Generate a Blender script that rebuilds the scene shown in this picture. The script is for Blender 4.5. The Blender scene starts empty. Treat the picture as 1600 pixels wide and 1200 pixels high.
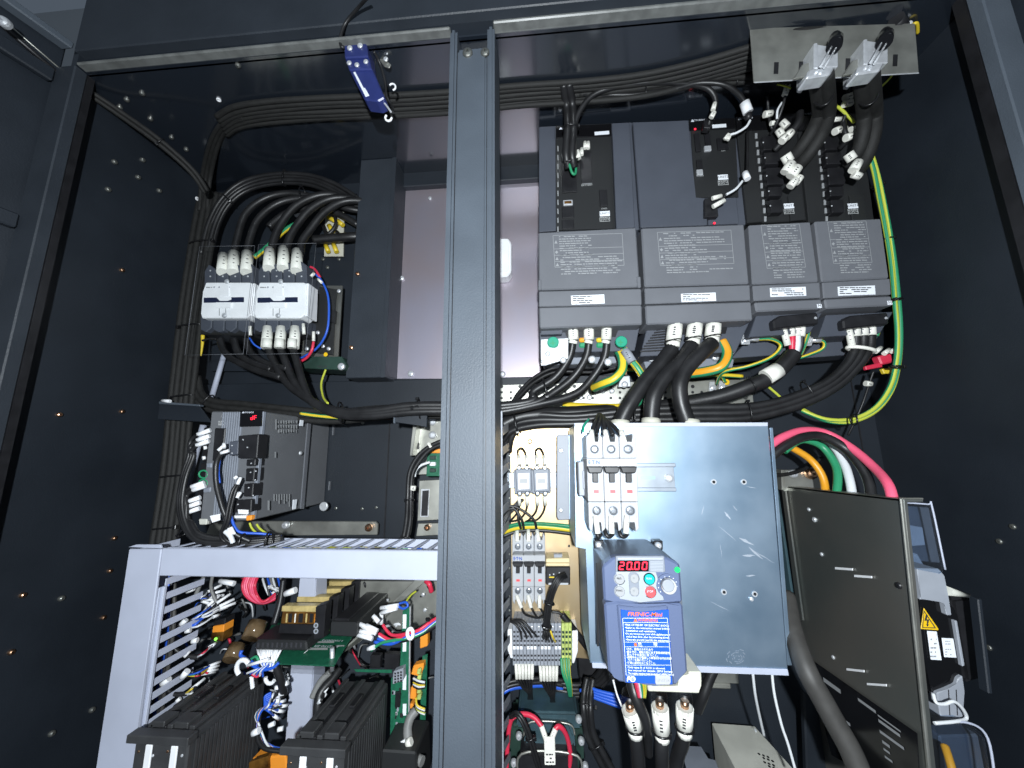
import bpy, bmesh, math, random
from mathutils import Vector, Matrix
R = random.Random(11)
S = bpy.context.scene
COL = S.collection
rad = math.radians
# ---------------------------------------------------------------- camera, light, exposure
F0 = 580.0                                   # focal length of the wide phone lens, in px of a 1600 px wide picture
CAM = Vector((0, 0, 1.35))
_z = Vector((-30, 3240, -580)).normalized()  # world up, depth and right seen in camera axes
_y = Vector((46, -104, -580)); _y = (_y - _z * _y.dot(_z)).normalized()
_x = _y.cross(_z)
AT = Matrix((_x, _y, _z))                    # camera axes -> world
cd = bpy.data.cameras.new('camera'); cam = bpy.data.objects.new('camera', cd); COL.objects.link(cam)
cd.sensor_width = 36; cd.lens = F0 / 1600 * 36; cd.clip_start = 0.01; cd.clip_end = 50
cam.matrix_world = Matrix.Translation(CAM) @ AT.to_4x4()
S.camera = cam
S.view_settings.view_transform = 'Standard'; S.view_settings.look = 'None'
S.view_settings.exposure = 0.12; S.view_settings.gamma = 1
W = bpy.data.worlds.new('World'); S.world = W; W.use_nodes = True
bg = W.node_tree.nodes['Background']; bg.inputs[0].default_value = (0.62, 0.78, 1.0, 1); bg.inputs[1].default_value = 0.11
def lamp(name, kind, loc, power, size, col, target=None):
    l = bpy.data.lights.new(name, kind); l.energy = power; l.color = col
    if kind == 'AREA': l.shape = 'DISK'; l.size = size
    else: l.shadow_soft_size = size
    o = bpy.data.objects.new(name, l); COL.objects.link(o); o.location = loc
    if target is not None: o.rotation_euler = (Vector(target) - Vector(loc)).to_track_quat('-Z', 'Y').to_euler()
    return o
lamp('phone_torch', 'POINT', CAM + Vector((0.015, -0.20, 0.04)), 43, 0.012, (0.90, 0.96, 1.0))
lamp('workshop_lamp', 'AREA', CAM + Vector((0.9, -1.6, 1.3)), 2.5, 0.9, (0.85, 0.93, 1.0), CAM + Vector((0, 0.6, 0)))

# ---------------------------------------------------------------- from a pixel of the photograph to a point on a plane of the cabinet
def ray(px, py): return AT @ Vector(((px - 800) / F0, -(py - 600) / F0, -1))
DEEP = 0.0                                    # shift in depth for one assembly, see the servo amplifier
def P(px, py, Y): w = ray(px, py); return CAM + w * ((Y + DEEP) / w.y)
def PX(px, py, X): w = ray(px, py); return CAM + w * (X / w.x)
def PZ(px, py, Z): w = ray(px, py); return CAM + w * ((Z - CAM.z) / w.z)
def sz(Y, py=640): return Y / F0 / ray(800, py).y        # metres per pixel across, at that depth and picture row
def szv(Y, py): return abs(P(800, py + .5, Y).z - P(800, py - .5, Y).z)
# ---------------------------------------------------------------- materials
def mat(name, col, rough=0.5, metal=0.0, bump=0, bscale=400, var=0, vscale=25, col2=None, spec=0.5, emit=0, alpha=None, aniso=None):
    m = bpy.data.materials.new(name); m.use_nodes = True; nt = m.node_tree; b = nt.nodes['Principled BSDF']
    c = (*col, 1); b.inputs['Base Color'].default_value = c; b.inputs['Roughness'].default_value = rough
    b.inputs['Metallic'].default_value = metal; b.inputs['Specular IOR Level'].default_value = spec
    tc = nt.nodes.new('ShaderNodeTexCoord')
    if var or col2:
        n = nt.nodes.new('ShaderNodeTexNoise'); n.inputs['Scale'].default_value = vscale; n.inputs['Detail'].default_value = 5
        if aniso:
            mp = nt.nodes.new('ShaderNodeMapping'); mp.inputs['Scale'].default_value = aniso
            nt.links.new(tc.outputs['Object'], mp.inputs['Vector']); nt.links.new(mp.outputs['Vector'], n.inputs['Vector'])
        else: nt.links.new(tc.outputs['Object'], n.inputs['Vector'])
        r = nt.nodes.new('ShaderNodeValToRGB'); nt.links.new(n.outputs['Fac'], r.inputs['Fac'])
        r.color_ramp.elements[0].position = 0.35; r.color_ramp.elements[1].position = 0.65
        c2 = col2 or tuple(min(1, x * (1 + var)) for x in col); c1 = col if col2 else tuple(x * (1 - var) for x in col)
        r.color_ramp.elements[0].color = (*c1, 1); r.color_ramp.elements[1].color = (*c2, 1)
        nt.links.new(r.outputs['Color'], b.inputs['Base Color'])
        mr = nt.nodes.new('ShaderNodeMapRange'); mr.inputs['To Min'].default_value = rough * 0.85; mr.inputs['To Max'].default_value = min(1, rough * 1.2)
        nt.links.new(n.outputs['Fac'], mr.inputs['Value']); nt.links.new(mr.outputs['Result'], b.inputs['Roughness'])
    if bump:
        n2 = nt.nodes.new('ShaderNodeTexNoise'); n2.inputs['Scale'].default_value = bscale; n2.inputs['Detail'].default_value = 2
        nt.links.new(tc.outputs['Object'], n2.inputs['Vector'])
        bp = nt.nodes.new('ShaderNodeBump'); bp.inputs['Strength'].default_value = bump; bp.inputs['Distance'].default_value = 0.0006
        nt.links.new(n2.outputs['Fac'], bp.inputs['Height']); nt.links.new(bp.outputs['Normal'], b.inputs['Normal'])
    if emit: b.inputs['Emission Color'].default_value = c; b.inputs['Emission Strength'].default_value = emit
    return m
def clear(name, tint, gloss=0.08, rough=0.08):
    m = bpy.data.materials.new(name); m.use_nodes = True; nt = m.node_tree; nt.nodes.clear()
    o = nt.nodes.new('ShaderNodeOutputMaterial'); t = nt.nodes.new('ShaderNodeBsdfTransparent'); t.inputs[0].default_value = (*tint, 1)
    g = nt.nodes.new('ShaderNodeBsdfGlossy'); g.inputs['Roughness'].default_value = rough
    fr = nt.nodes.new('ShaderNodeLayerWeight'); fr.inputs[0].default_value = 0.5
    pw = nt.nodes.new('ShaderNodeMath'); pw.operation = 'POWER'; pw.inputs[1].default_value = 4; nt.links.new(fr.outputs['Facing'], pw.inputs[0])
    ad = nt.nodes.new('ShaderNodeMath'); ad.operation = 'MULTIPLY_ADD'; ad.inputs[1].default_value = 0.3; ad.inputs[2].default_value = gloss; nt.links.new(pw.outputs[0], ad.inputs[0])
    mx = nt.nodes.new('ShaderNodeMixShader'); nt.links.new(ad.outputs[0], mx.inputs[0])
    nt.links.new(t.outputs[0], mx.inputs[1]); nt.links.new(g.outputs[0], mx.inputs[2]); nt.links.new(mx.outputs[0], o.inputs[0])
    return m
M = dict(
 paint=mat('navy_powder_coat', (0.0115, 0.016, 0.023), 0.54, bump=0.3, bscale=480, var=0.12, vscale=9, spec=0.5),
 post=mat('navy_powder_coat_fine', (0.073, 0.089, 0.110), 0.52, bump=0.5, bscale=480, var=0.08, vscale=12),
 ceil=mat('glossy_navy_paint', (0.012, 0.016, 0.023), 0.24, bump=0.05, bscale=480, spec=0.5), scr=mat('scratched_zinc', (0.56, 0.62, 0.70), 0.5, 0.7), cwin=mat('dark_blue_window', (0.016, 0.022, 0.055), 0.3),
 frame=mat('frame_paint', (0.025, 0.031, 0.040), 0.5, bump=0.5, bscale=480, var=0.1, vscale=14),
 rim=mat('lip_highlight_paint', (0.13, 0.135, 0.13), 0.36, var=0.2, vscale=60),  # paler than the cabinet paint: the highlight on the lips put into the colour
 pink=mat('passivated_zinc', (0.47, 0.40, 0.43), 0.45, 0.75, col2=(0.42, 0.40, 0.48), vscale=6, bump=0.05),
 gold=mat('yellow_passivated_zinc', (0.55, 0.40, 0.21), 0.42, 0.85, col2=(0.52, 0.42, 0.29), vscale=10, bump=0.05),
 alum=mat('galvanised_sheet', (0.30, 0.42, 0.55), 0.44, 0.9, col2=(0.37, 0.48, 0.60), vscale=16, bump=0.08, bscale=900),
 galv=mat('zinc_bracket', (0.42, 0.42, 0.38), 0.42, 0.8, var=0.15, vscale=30),
 dsteel=mat('dark_zinc_sheet', (0.21, 0.235, 0.225), 0.38, 0.8, col2=(0.31, 0.295, 0.265), vscale=5, bump=0.08, bscale=700),
 silver=mat('bright_steel', (0.72, 0.74, 0.77), 0.34, 0.55, var=0.1, vscale=90),
 brass=mat('copper_screw', (0.70, 0.42, 0.26), 0.3, 1.0),
 lilac=mat('grey_pvc', (0.44, 0.47, 0.57), 0.5, var=0.05, vscale=14),
 black=mat('black_plastic', (0.012, 0.012, 0.014), 0.42, var=0.2, vscale=60),
 cable=mat('black_pvc_sheath', (0.013, 0.013, 0.014), 0.42, var=0.25, vscale=45, bump=0.15, bscale=500),
 sheath=mat('braided_sleeve', (0.011, 0.011, 0.0105), 0.7, bump=0.8, bscale=700, var=0.25, vscale=120),
 tie=mat('black_nylon', (0.008, 0.008, 0.009), 0.3),
 drive=mat('drive_grey', (0.062, 0.070, 0.090), 0.55, bump=0.25, bscale=900, var=0.05, vscale=20),
 cover=mat('cover_grey', (0.132, 0.138, 0.154), 0.55, bump=0.25, bscale=900, var=0.05, vscale=20),
 face=mat('drive_black_face', (0.017, 0.018, 0.019), 0.5, bump=0.2, bscale=900),
 gloss=mat('smoked_window', (0.006, 0.006, 0.007), 0.12),
 rail=mat('din_rail_zinc', (0.34, 0.38, 0.43), 0.4, 0.6, var=0.05, vscale=60), tsc=mat('terminal_screw_steel', (0.30, 0.32, 0.35), 0.3, 0.7),
 bwhite=mat('breaker_white', (0.40, 0.41, 0.43), 0.5, var=0.04, vscale=30), amp=mat('amplifier_grey', (0.125, 0.13, 0.14), 0.5, bump=0.2, bscale=900, var=0.05, vscale=20), modb=mat('module_black', (0.038, 0.039, 0.041), 0.5, bump=0.3, bscale=900, var=0.15, vscale=40),
 white=mat('white_plastic', (0.84, 0.85, 0.87), 0.45, var=0.05, vscale=30),
 grey=mat('light_grey_plastic', (0.29, 0.31, 0.35), 0.5, var=0.06, vscale=40),
 mid=mat('mid_grey_plastic', (0.20, 0.22, 0.26), 0.5, var=0.06, vscale=40),
 slv=mat('ivory_marker_tube', (0.80, 0.79, 0.72), 0.45, var=0.06, vscale=50),
 beige=mat('beige_plastic', (0.52, 0.51, 0.43), 0.5, var=0.05, vscale=30),
 cream=mat('cream_plastic', (0.70, 0.58, 0.34), 0.5),
 paper=mat('paper_label', (0.80, 0.83, 0.88), 0.5),
 inkw=mat('pale_print', (0.42, 0.43, 0.43), 0.6),
 inkg=mat('grey_print', (0.30, 0.31, 0.32), 0.6),
 inkk=mat('dark_print', (0.03, 0.03, 0.035), 0.6),
 inkb=mat('blue_print', (0.01, 0.06, 0.34), 0.5),
 inko=mat('orange_print', (0.62, 0.15, 0.03), 0.5),
 inkwh=mat('white_print', (0.75, 0.78, 0.85), 0.5),
 blue=mat('drive_blue', (0.092, 0.120, 0.210), 0.45, bump=0.15, bscale=900),
 lblue=mat('label_blue', (0.015, 0.09, 0.50), 0.35),
 sblue=mat('switch_blue', (0.022, 0.032, 0.14), 0.35, var=0.1, vscale=40),
 red=mat('red_pvc', (0.62, 0.03, 0.07), 0.4), pinkw=mat('pink_pvc', (0.80, 0.11, 0.20), 0.4),
 green=mat('green_pvc', (0.02, 0.22, 0.12), 0.4), yell=mat('yellow_pvc', (0.68, 0.50, 0.03), 0.4),
 lime=mat('lime_pvc', (0.50, 0.55, 0.06), 0.4), orange=mat('orange_pvc', (0.75, 0.33, 0.02), 0.4),
 bluew=mat('blue_pvc', (0.02, 0.10, 0.55), 0.4), whitew=mat('white_pvc', (0.68, 0.70, 0.72), 0.42),
 greyw=mat('grey_pvc_cable', (0.048, 0.046, 0.043), 0.55, var=0.15, vscale=60),
 gdot=mat('green_dot', (0.0, 0.55, 0.12), 0.5), teal=mat('green_cap', (0.01, 0.30, 0.18), 0.4),
 rund=mat('run_key', (0.0, 0.38, 0.36), 0.4), stop=mat('stop_key', (0.75, 0.08, 0.09), 0.4),
 key=mat('grey_key', (0.30, 0.31, 0.32), 0.45), pad=mat('silver_keypad', (0.40, 0.43, 0.47), 0.4, 0.3),
 led=mat('red_led', (1.0, 0.02, 0.05), 0.4, emit=1.3), gled=mat('green_led', (0.3, 1.0, 0.1), 0.4, emit=0.8),
 pcb=mat('pcb_green', (0.012, 0.10, 0.055), 0.35, col2=(0.016, 0.14, 0.075), vscale=140),
 amber=mat('amber_relay', (0.16, 0.075, 0.015), 0.15, col2=(0.03, 0.012, 0.004), vscale=60),
 gtop=mat('gold_relay_top', (0.62, 0.48, 0.20), 0.3, 0.3, var=0.2, vscale=80),
 oran=mat('orange_connector', (0.85, 0.30, 0.03), 0.45), brown=mat('film_capacitor', (0.045, 0.025, 0.010), 0.12, col2=(0.16, 0.11, 0.06), vscale=50),
 dgreen=mat('dark_green_plate', (0.02, 0.045, 0.035), 0.4, var=0.3, vscale=30), dteal=mat('teal_steel', (0.035, 0.07, 0.085), 0.45, var=0.2, vscale=30),
 warn=mat('warning_yellow', (0.80, 0.50, 0.01), 0.45), gyt=mat('earth_terminal', (0.42, 0.50, 0.14), 0.5, var=0.3, vscale=120),
 wall=mat('pale_wall', (0.45, 0.47, 0.48), 0.8, var=0.03, vscale=2), pale=mat('pale_metal_box', (0.56, 0.56, 0.50), 0.6, 0.0, var=0.08, vscale=30),
 clr=clear('clear_acrylic', (0.985, 0.99, 0.99), 0.0), clb=clear('blue_tint_cover', (0.80, 0.87, 0.95), 0.07, 0.45), clt=clear('clear_tube', (0.85, 0.85, 0.85), 0.02, 0.35),
)
_b = M['ceil'].node_tree.nodes['Principled BSDF']; _b.inputs['Coat Weight'].default_value = 1; _b.inputs['Coat IOR'].default_value = 2.1; _b.inputs['Coat Roughness'].default_value = 0.13
# ---------------------------------------------------------------- mesh collector and objects
CUR = None
class MB:
    def __init__(s): s.bm = bmesh.new()
    def prism(s, front, vec, bev=None, mi=0):
        bm = s.bm; vec = Vector(vec); n = len(front)
        a = [bm.verts.new(p) for p in front]; b = [bm.verts.new(Vector(p) + vec) for p in front]
        fs = [bm.faces.new(a), bm.faces.new(b[::-1])] + [bm.faces.new((a[i], b[i], b[(i + 1) % n], a[(i + 1) % n])) for i in range(n)]
        for f in fs: f.material_index = mi
        if bev is None: bev = min(0.0008, 0.12 * vec.length, 0.12 * min((Vector(front[i]) - Vector(front[i - 1])).length for i in range(n)))
        if bev > 1e-5:
            es = list({e for f in fs for e in f.edges})
            bmesh.ops.bevel(bm, geom=es, offset=bev, segments=2 if bev > 0.002 else 1, affect='EDGES', clamp_overlap=True, material=-1)
        return s
    def box(s, a, b, bev=None):                          # two opposite corners
        x0, x1 = sorted((a[0], b[0])); y0, y1 = sorted((a[1], b[1])); z0, z1 = sorted((a[2], b[2]))
        return s.prism([(x0, y0, z0), (x1, y0, z0), (x1, y0, z1), (x0, y0, z1)], (0, y1 - y0, 0), bev)
    def rect(s, x0, y0, x1, y1, Y, th=0.004, bev=None):  # axis-aligned box, its front face seen between those pixels
        xm, ym = (x0 + x1) / 2, (y0 + y1) / 2
        X0 = P(x0, ym, Y).x; X1 = P(x1, ym, Y).x; Z1 = P(xm, y0, Y).z; Z0 = P(xm, y1, Y).z
        return s.box((X0, Y, Z0), (X1, Y + th, Z1), bev)
    def poly(s, pts, Y, th=0.004, bev=None):             # an outline standing at depth Y, extruded backwards
        return s.prism([P(a, b, Y) for a, b in pts], (0, th, 0), bev)
    def cyl(s, c, axis, r, h, n=20, r2=None, bev=True):  # from c along axis
        ax = Vector(axis).normalized(); u = ax.orthogonal().normalized(); v = ax.cross(u); c = Vector(c); r2 = r if r2 is None else r2
        prof = [(r, 0), (r2, h)] if not bev else [(r, 0), (r2, h * 0.8), (r2 * 0.88, h)]
        rings = [[s.bm.verts.new(c + ax * z + (u * math.cos(2 * math.pi * i / n) + v * math.sin(2 * math.pi * i / n)) * q) for i in range(n)] for q, z in prof]
        for A, B in zip(rings, rings[1:]):
            for i in range(n):
                f = s.bm.faces.new((A[i], A[(i + 1) % n], B[(i + 1) % n], B[i])); f.smooth = True
        s.bm.faces.new(rings[0][::-1]); s.bm.faces.new(rings[-1]); return s
    def disc(s, px, py, Y, rpx, h=0.002, n=20, bev=True): return s.cyl(P(px, py, Y + h), (0, -1, 0), rpx * sz(Y, py), h, n, bev=bev)
    def tube(s, pts, r, n=10, sub=6, closed=False, stripe=0, twist=0.0, cap=True, r1=None):
        pts = [Vector(p) for p in pts]
        if len(pts) == 2 and not closed: sub = 1
        out = []; m = len(pts)
        for i in range(m if closed else m - 1):
            g = (lambda k: pts[k % m]) if closed else (lambda k: pts[max(0, min(m - 1, k))])
            p0, p1, p2, p3 = g(i - 1), g(i), g(i + 1), g(i + 2)
            for j in range(sub):
                t = j / sub
                out.append(0.5 * ((2 * p1) + (p2 - p0) * t + (2 * p0 - 5 * p1 + 4 * p2 - p3) * t * t + (3 * p1 - p0 - 3 * p2 + p3) * t ** 3))
        if not closed: out.append(pts[-1])
        k = len(out); u = None; rings = []
        for i, p in enumerate(out):
            d = (out[(i + 1) % k] - out[i - 1]) if closed else (out[min(k - 1, i + 1)] - out[max(0, i - 1)])
            d = d.normalized() if d.length > 1e-9 else Vector((0, 0, 1))
            u = (d.orthogonal() if u is None else u - d * u.dot(d)); u = u.normalized(); v = d.cross(u)
            rr = r if r1 is None else r + (r1 - r) * i / (k - 1); a0 = twist * i
            rings.append([s.bm.verts.new(p + (u * math.cos(a0 + 2 * math.pi * q / n) + v * math.sin(a0 + 2 * math.pi * q / n)) * rr) for q in range(n)])
        for i in range(k if closed else k - 1):
            A, B = rings[i], rings[(i + 1) % k]
            for q in range(n):
                f = s.bm.faces.new((A[q], A[(q + 1) % n], B[(q + 1) % n], B[q])); f.smooth = True
                if stripe: f.material_index = 1 if (q % n) < stripe or (n // 2 <= q < n // 2 + stripe) else 0
        if not closed and cap: s.bm.faces.new(rings[0][::-1]); s.bm.faces.new(rings[-1])
        return s
    def quad(s, pts): s.bm.faces.new([s.bm.verts.new(p) for p in pts]); return s
    def build(s, name, m, parent=None, solid=True, kind=None):
        me = bpy.data.meshes.new(name)
        if solid: bmesh.ops.recalc_face_normals(s.bm, faces=s.bm.faces)
        p = parent or CUR
        if p is None:
            c = sum((v.co for v in s.bm.verts), Vector()) / max(1, len(s.bm.verts))
        else:
            c = p; 
            while c.parent: c = c.parent
            c = c.location.copy()
        bmesh.ops.translate(s.bm, verts=s.bm.verts, vec=-c)
        s.bm.to_mesh(me); s.bm.free()
        for q in (m if isinstance(m, (list, tuple)) else [m]): me.materials.append(M[q])
        o = bpy.data.objects.new(name, me); COL.objects.link(o)
        if kind: o['kind'] = kind
        if p is None: o.location = c
        elif p.type == 'EMPTY': o.parent = p
        else: o.parent = p; o.location = (0, 0, 0) if p.parent else c - p.location
        return o
def tag(o, label, cat, group=None, kind=None):
    o['label'] = label; o['category'] = cat
    if group: o['group'] = group
    if kind: o['kind'] = kind
    return o
def T(name, label, cat, at, group=None):             # a thing with parts: an Empty; what is built next goes under it
    global CUR
    o = bpy.data.objects.new(name, None); COL.objects.link(o); o.location = P(*at); o.empty_display_size = 0.02
    CUR = o; return tag(o, label, cat, group)
def one(name, label, cat, mb, m, group=None):        # a thing that is one mesh
    global CUR
    CUR = None; return tag(mb.build(name, m), label, cat, group)
def fb(name, m, x0, y0, x1, y1, Y, th=0.004, bev=None, parent=None): return MB().rect(x0, y0, x1, y1, Y, th, bev).build(name, m, parent)
def fp(name, m, pts, Y, th=0.004, bev=None, parent=None): return MB().poly(pts, Y, th, bev).build(name, m, parent)
def pp(pts):
    out = []
    for p in pts:
        q = P(*p); out.append(PZ(p[0], p[1], ZC - .006) if q.z > ZC - .006 and q.y > 0.445 else q)   # keep cables below the ceiling
    return out
def tb(name, m, pts, rpx, parent=None, **k):
    Y = sum(p[2] for p in pts) / len(pts); yy = sum(p[1] for p in pts) / len(pts); st = k.pop('stripe', 0)
    if isinstance(m, (list, tuple)) and not st: st = 3
    return MB().tube(pp(pts), rpx * sz(Y, yy), stripe=st, **k).build(name, m, parent)
_screw = {}
def screw(px, py, Y, rpx, m='silver', name='screw', parent=None, pt=None, ax=(0, -1, 0), h=0.45):
    """a round head with a cross recess, mesh shared between alike screws"""
    if m not in _screw:
        b = MB(); bm = b.bm; n = 16; rings = []
        for q, z in ((1, 0), (1, .45), (.85, .75), (.55, .95)): rings.append([bm.verts.new((q * math.cos(2 * math.pi * i / n), q * math.sin(2 * math.pi * i / n), z)) for i in range(n)])
        for i in range(n): rings.append(None) if False else None
        cr = [bm.verts.new((0.42 * math.cos(2 * math.pi * i / n) * (1 if i % 4 == 0 else .35 if i % 4 == 2 else .5), 0.42 * math.sin(2 * math.pi * i / n) * (1 if i % 4 == 0 else .35 if i % 4 == 2 else .5), .96)) for i in range(n)]
        lo = [bm.verts.new((v.co.x * .8, v.co.y * .8, .35)) for v in cr]
        seq = rings + [cr, lo]
        for A, B in zip(seq, seq[1:]):
            for i in range(n): bm.faces.new((A[i], A[(i + 1) % n], B[(i + 1) % n], B[i]))
        bm.faces.new(lo)
        bmesh.ops.recalc_face_normals(bm, faces=bm.faces)
        me = bpy.data.meshes.new('screw'); bm.to_mesh(me); bm.free(); me.materials.append(M[m]); _screw[m] = me
    o = bpy.data.objects.new(name, _screw[m]); COL.objects.link(o)
    p = parent or CUR; pt = P(px, py, Y) if pt is None else pt
    root = p
    while root.parent: root = root.parent
    o.parent = p; o.location = pt - root.location
    if p.type != 'EMPTY' and not p.parent: o.location = pt - p.location
    r = rpx * sz(Y, py if py else 640); o.scale = (r, r, r * h * 1.6)
    o.rotation_euler = (Vector(ax).to_track_quat('Z', 'Y') @ Matrix.Rotation(R.uniform(0, 3), 3, 'Z').to_quaternion()).to_euler()
    return o
def txt(s, px, py, hpx, Y, m='inkk', parent=None, name='lettering', al='CENTER', wpx=None, th=0.0003, rot=0, M3=None, pt=None, shear=0, bold=0):
    """lettering that stands on a front face; (px, py) is its middle, hpx the capital height"""
    c = bpy.data.curves.new(name, 'FONT'); c.body = s; c.align_x = al; c.align_y = 'CENTER'; c.size = hpx * szv(Y, py) / 0.7; c.shear = shear
    c.offset = bold * hpx * sz(Y, py); c.resolution_u = 2
    o = bpy.data.objects.new(name, c); me = bpy.data.meshes.new_from_object(o); bpy.data.objects.remove(o)
    if len(me.vertices) == 0: return None
    if wpx:
        xs = [v.co.x for v in me.vertices]; w = max(xs) - min(xs); k = wpx * sz(Y, py) / w
        for v in me.vertices: v.co.x *= k
    me.materials.clear(); me.materials.append(M[m])
    o = bpy.data.objects.new(name, me); COL.objects.link(o); p = parent or CUR; root = p
    while root.parent: root = root.parent
    pt = P(px, py, Y) if pt is None else pt
    o.parent = p; base = root.location if p.type == 'EMPTY' or p.parent else p.location
    o.location = pt - base + (Vector((0, -th, 0)) if M3 is None else M3 @ Vector((0, 0, th)))
    o.rotation_euler = (M3 @ Matrix.Rotation(rot, 3, 'Z')).to_euler() if M3 is not None else (Matrix.Rotation(rad(90), 3, 'X') @ Matrix.Rotation(rot, 3, 'Z')).to_euler()
    return o
def dashes(x0, y0, x1, y1, rows, Y, m='inkw', fill=0.6, hh=0.5, parent=None, name='small_print', lens=(2, 8), ragged=0.3, ind=0):
    """print too small to read: rows of word-long strokes on a front face"""
    b = MB()
    for i in range(rows):
        y = y0 + (y1 - y0) * (i + 0.5) / rows; h = (y1 - y0) / rows * hh / 2; x = x0 + ind; end = x1 - (x1 - x0) * R.uniform(0, ragged)
        while x < end:
            w = R.uniform(*lens); e = min(end, x + w)
            if R.random() < fill: b.quad([P(x, y - h, Y - .0004), P(e, y - h, Y - .0004), P(e, y + h, Y - .0004), P(x, y + h, Y - .0004)])
            x += w + R.uniform(0.5, 1.2)
    return b.build(name, m, parent, solid=False)
def sleeve(a, b, rpx, parent=None, m='slv', name='marker_tube', marks=2):
    Y = (a[2] + b[2]) / 2; o = MB().tube(pp([a, b]), rpx * sz(Y, (a[1] + b[1]) / 2), 12).build(name, m, parent)
    if marks:
        d = MB(); A, B = P(*a), P(*b); ax = (B - A); fw = (CAM - (A + B) / 2); fw = (fw - ax * fw.dot(ax) / ax.length_squared).normalized(); sd = ax.normalized().cross(fw)
        r = rpx * sz(Y, (a[1] + b[1]) / 2)
        for k in range(marks + 2):
            t = 0.3 + 0.4 * k / (marks + 1); c = A + ax * t + fw * (r * 1.02); hw = r * R.uniform(.12, .22); hl = r * .1
            u = ax.normalized()
            d.quad([c - sd * hw - u * hl, c + sd * hw - u * hl, c + sd * hw + u * hl, c - sd * hw + u * hl])
        d.build('marking', 'inkk', o if o.parent and o.parent.type == 'EMPTY' else parent, solid=False)
    return o
def ring(c, d, a, b, r=0.0012, side=None):
    """a cable tie: a band round a bundle, axis d, half-width a across the picture and b in depth"""
    d = Vector(d).normalized(); fw = Vector((0, 1, 0)); u = d.cross(fw).normalized(); v = u.cross(d); mb = MB()
    pts = [Vector(c) + u * a * math.cos(t * math.pi / 6) + v * b * math.sin(t * math.pi / 6) for t in range(12)]
    mb.tube(pts, r, 6, 2, closed=True)
    h = Vector(c) + u * a * R.choice((-1, 1)) * 0.9 - v * b * .5
    mb.prism([h + (d * i + v * j) * r * 2 for i, j in ((-1, -1), (1, -1), (1, 1), (-1, 1))], u * r * 3)
    return mb
def bundle(name, label, cat, path, offs, rpx, ties=(), m='cable', group=None, ends=(), tie_r=None, jit=0.6, new=True):
    """cables that run together: each a part, the ties that hold them parts too. offs = [(across px, depth mm)]"""
    if new: T(name, label, cat, path[len(path) // 2], group)
    def perp(i):
        a = path[max(0, i - 1)]; b = path[min(len(path) - 1, i + 1)]; dx, dy = b[0] - a[0], b[1] - a[1]; L = math.hypot(dx, dy) or 1
        return -dy / L, dx / L
    for k, (o, dz) in enumerate(offs):
        pts = []
        for i, p in enumerate(path):
            nx, ny = perp(i); j = R.uniform(-jit, jit)
            pts.append((p[0] + nx * (o + j), p[1] + ny * (o + j), p[2] + dz / 1000))
        mm = m[k % len(m)] if isinstance(m, list) else m
        tb('cable', mm, pts, rpx if not isinstance(rpx, list) else rpx[k])
    rr = max(rpx) if isinstance(rpx, list) else rpx
    a = (max(o for o, _ in offs) - min(o for o, _ in offs)) / 2 + rr; mo = (max(o for o, _ in offs) + min(o for o, _ in offs)) / 2
    mz = [z for _, z in offs]; bz = (max(mz) - min(mz)) / 2000
    for t in ties:
        i = min(len(path) - 2, int(t)); q = t - i; A, B = path[i], path[i + 1]; nx, ny = perp(i if q < .5 else i + 1)
        c = [A[k] + (B[k] - A[k]) * q for k in range(3)]; c = (c[0] + nx * mo, c[1] + ny * mo, c[2] + (max(mz) + min(mz)) / 2000)
        s = sz(c[2], c[1]); ring(P(*c), P(*B) - P(*A), a * s + .0012, bz + rr * s + .0012, tie_r or .0013).build('cable_tie', 'tie')
    return CUR
def seg7(s, x0, y0, dw, dh, Y, parent, m='led', gap=0.45, name='digit', sk=0.08):
    segs = {'0': 'abcdef', '1': 'bc', '2': 'abged', '3': 'abgcd', '4': 'fgbc', 'd': 'bcdeg', 'F': 'aefg', 'A': 'abcefg', '6': 'afgcde', '8': 'abcdefg'}
    x = x0
    for ch in s:
        if ch == '.': 
            MB().rect(x - dw * gap * .75, y0 + dh * .88, x - dw * gap * .35, y0 + dh, Y, .0006, 0).build('decimal_point', m, parent); continue
        b = MB(); t = dw * .2; h2 = dh / 2
        L = {'a': (t*.6, 0, dw - t*.6, t), 'g': (t*.6, h2 - t / 2, dw - t*.6, h2 + t / 2), 'd': (t*.6, dh - t, dw - t*.6, dh), 'f': (0, t*.6, t, h2 - t*.3), 'b': (dw - t, t*.6, dw, h2 - t*.3), 'e': (0, h2 + t*.3, t, dh - t*.6), 'c': (dw - t, h2 + t*.3, dw, dh - t*.6)}
        for k in segs[ch]:
            a, bb, c, d = L[k]; q = lambda yy: sk * (dh - yy)
            b.poly([(x + a + q(bb), y0 + bb), (x + c + q(bb), y0 + bb), (x + c + q(d), y0 + d), (x + a + q(d), y0 + d)], Y, .0006, 0)
        b.build(name, m, parent); x += dw * (1 + gap)
# ================================================================ the cabinet
FY, BY = 0.43, 0.72                                   # front edge and back wall
XL, XR, XW, XV = -0.714, 0.580, -0.748, 0.602      # lips of the opening, side walls
ZC = P(760, 273, BY).z; ZF = CAM.z - 0.72
global_wall = MB().box((-4, 1.6, -1), (4, 1.62, 4)).build('room_wall', 'wall'); global_wall['kind'] = 'structure'
zl = P(715, 43, FY).z                                  # underside of the top lip
cab = T('electrical_cabinet', 'open dark navy steel control cabinet that holds all the wiring and drives', 'cabinet', (846, 1190, 0.72))
bx = lambda n, m, a, b, bev=None: MB().box(a, b, bev).build(n, m)
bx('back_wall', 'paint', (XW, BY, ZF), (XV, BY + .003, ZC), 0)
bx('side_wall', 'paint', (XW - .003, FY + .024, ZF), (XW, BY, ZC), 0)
bx('flange_return', 'black', (XL - .003, FY + .0165, ZF), (XL, FY + .026, zl), 0)  # return flange coloured black, standing in for its shade at grazing light
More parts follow.
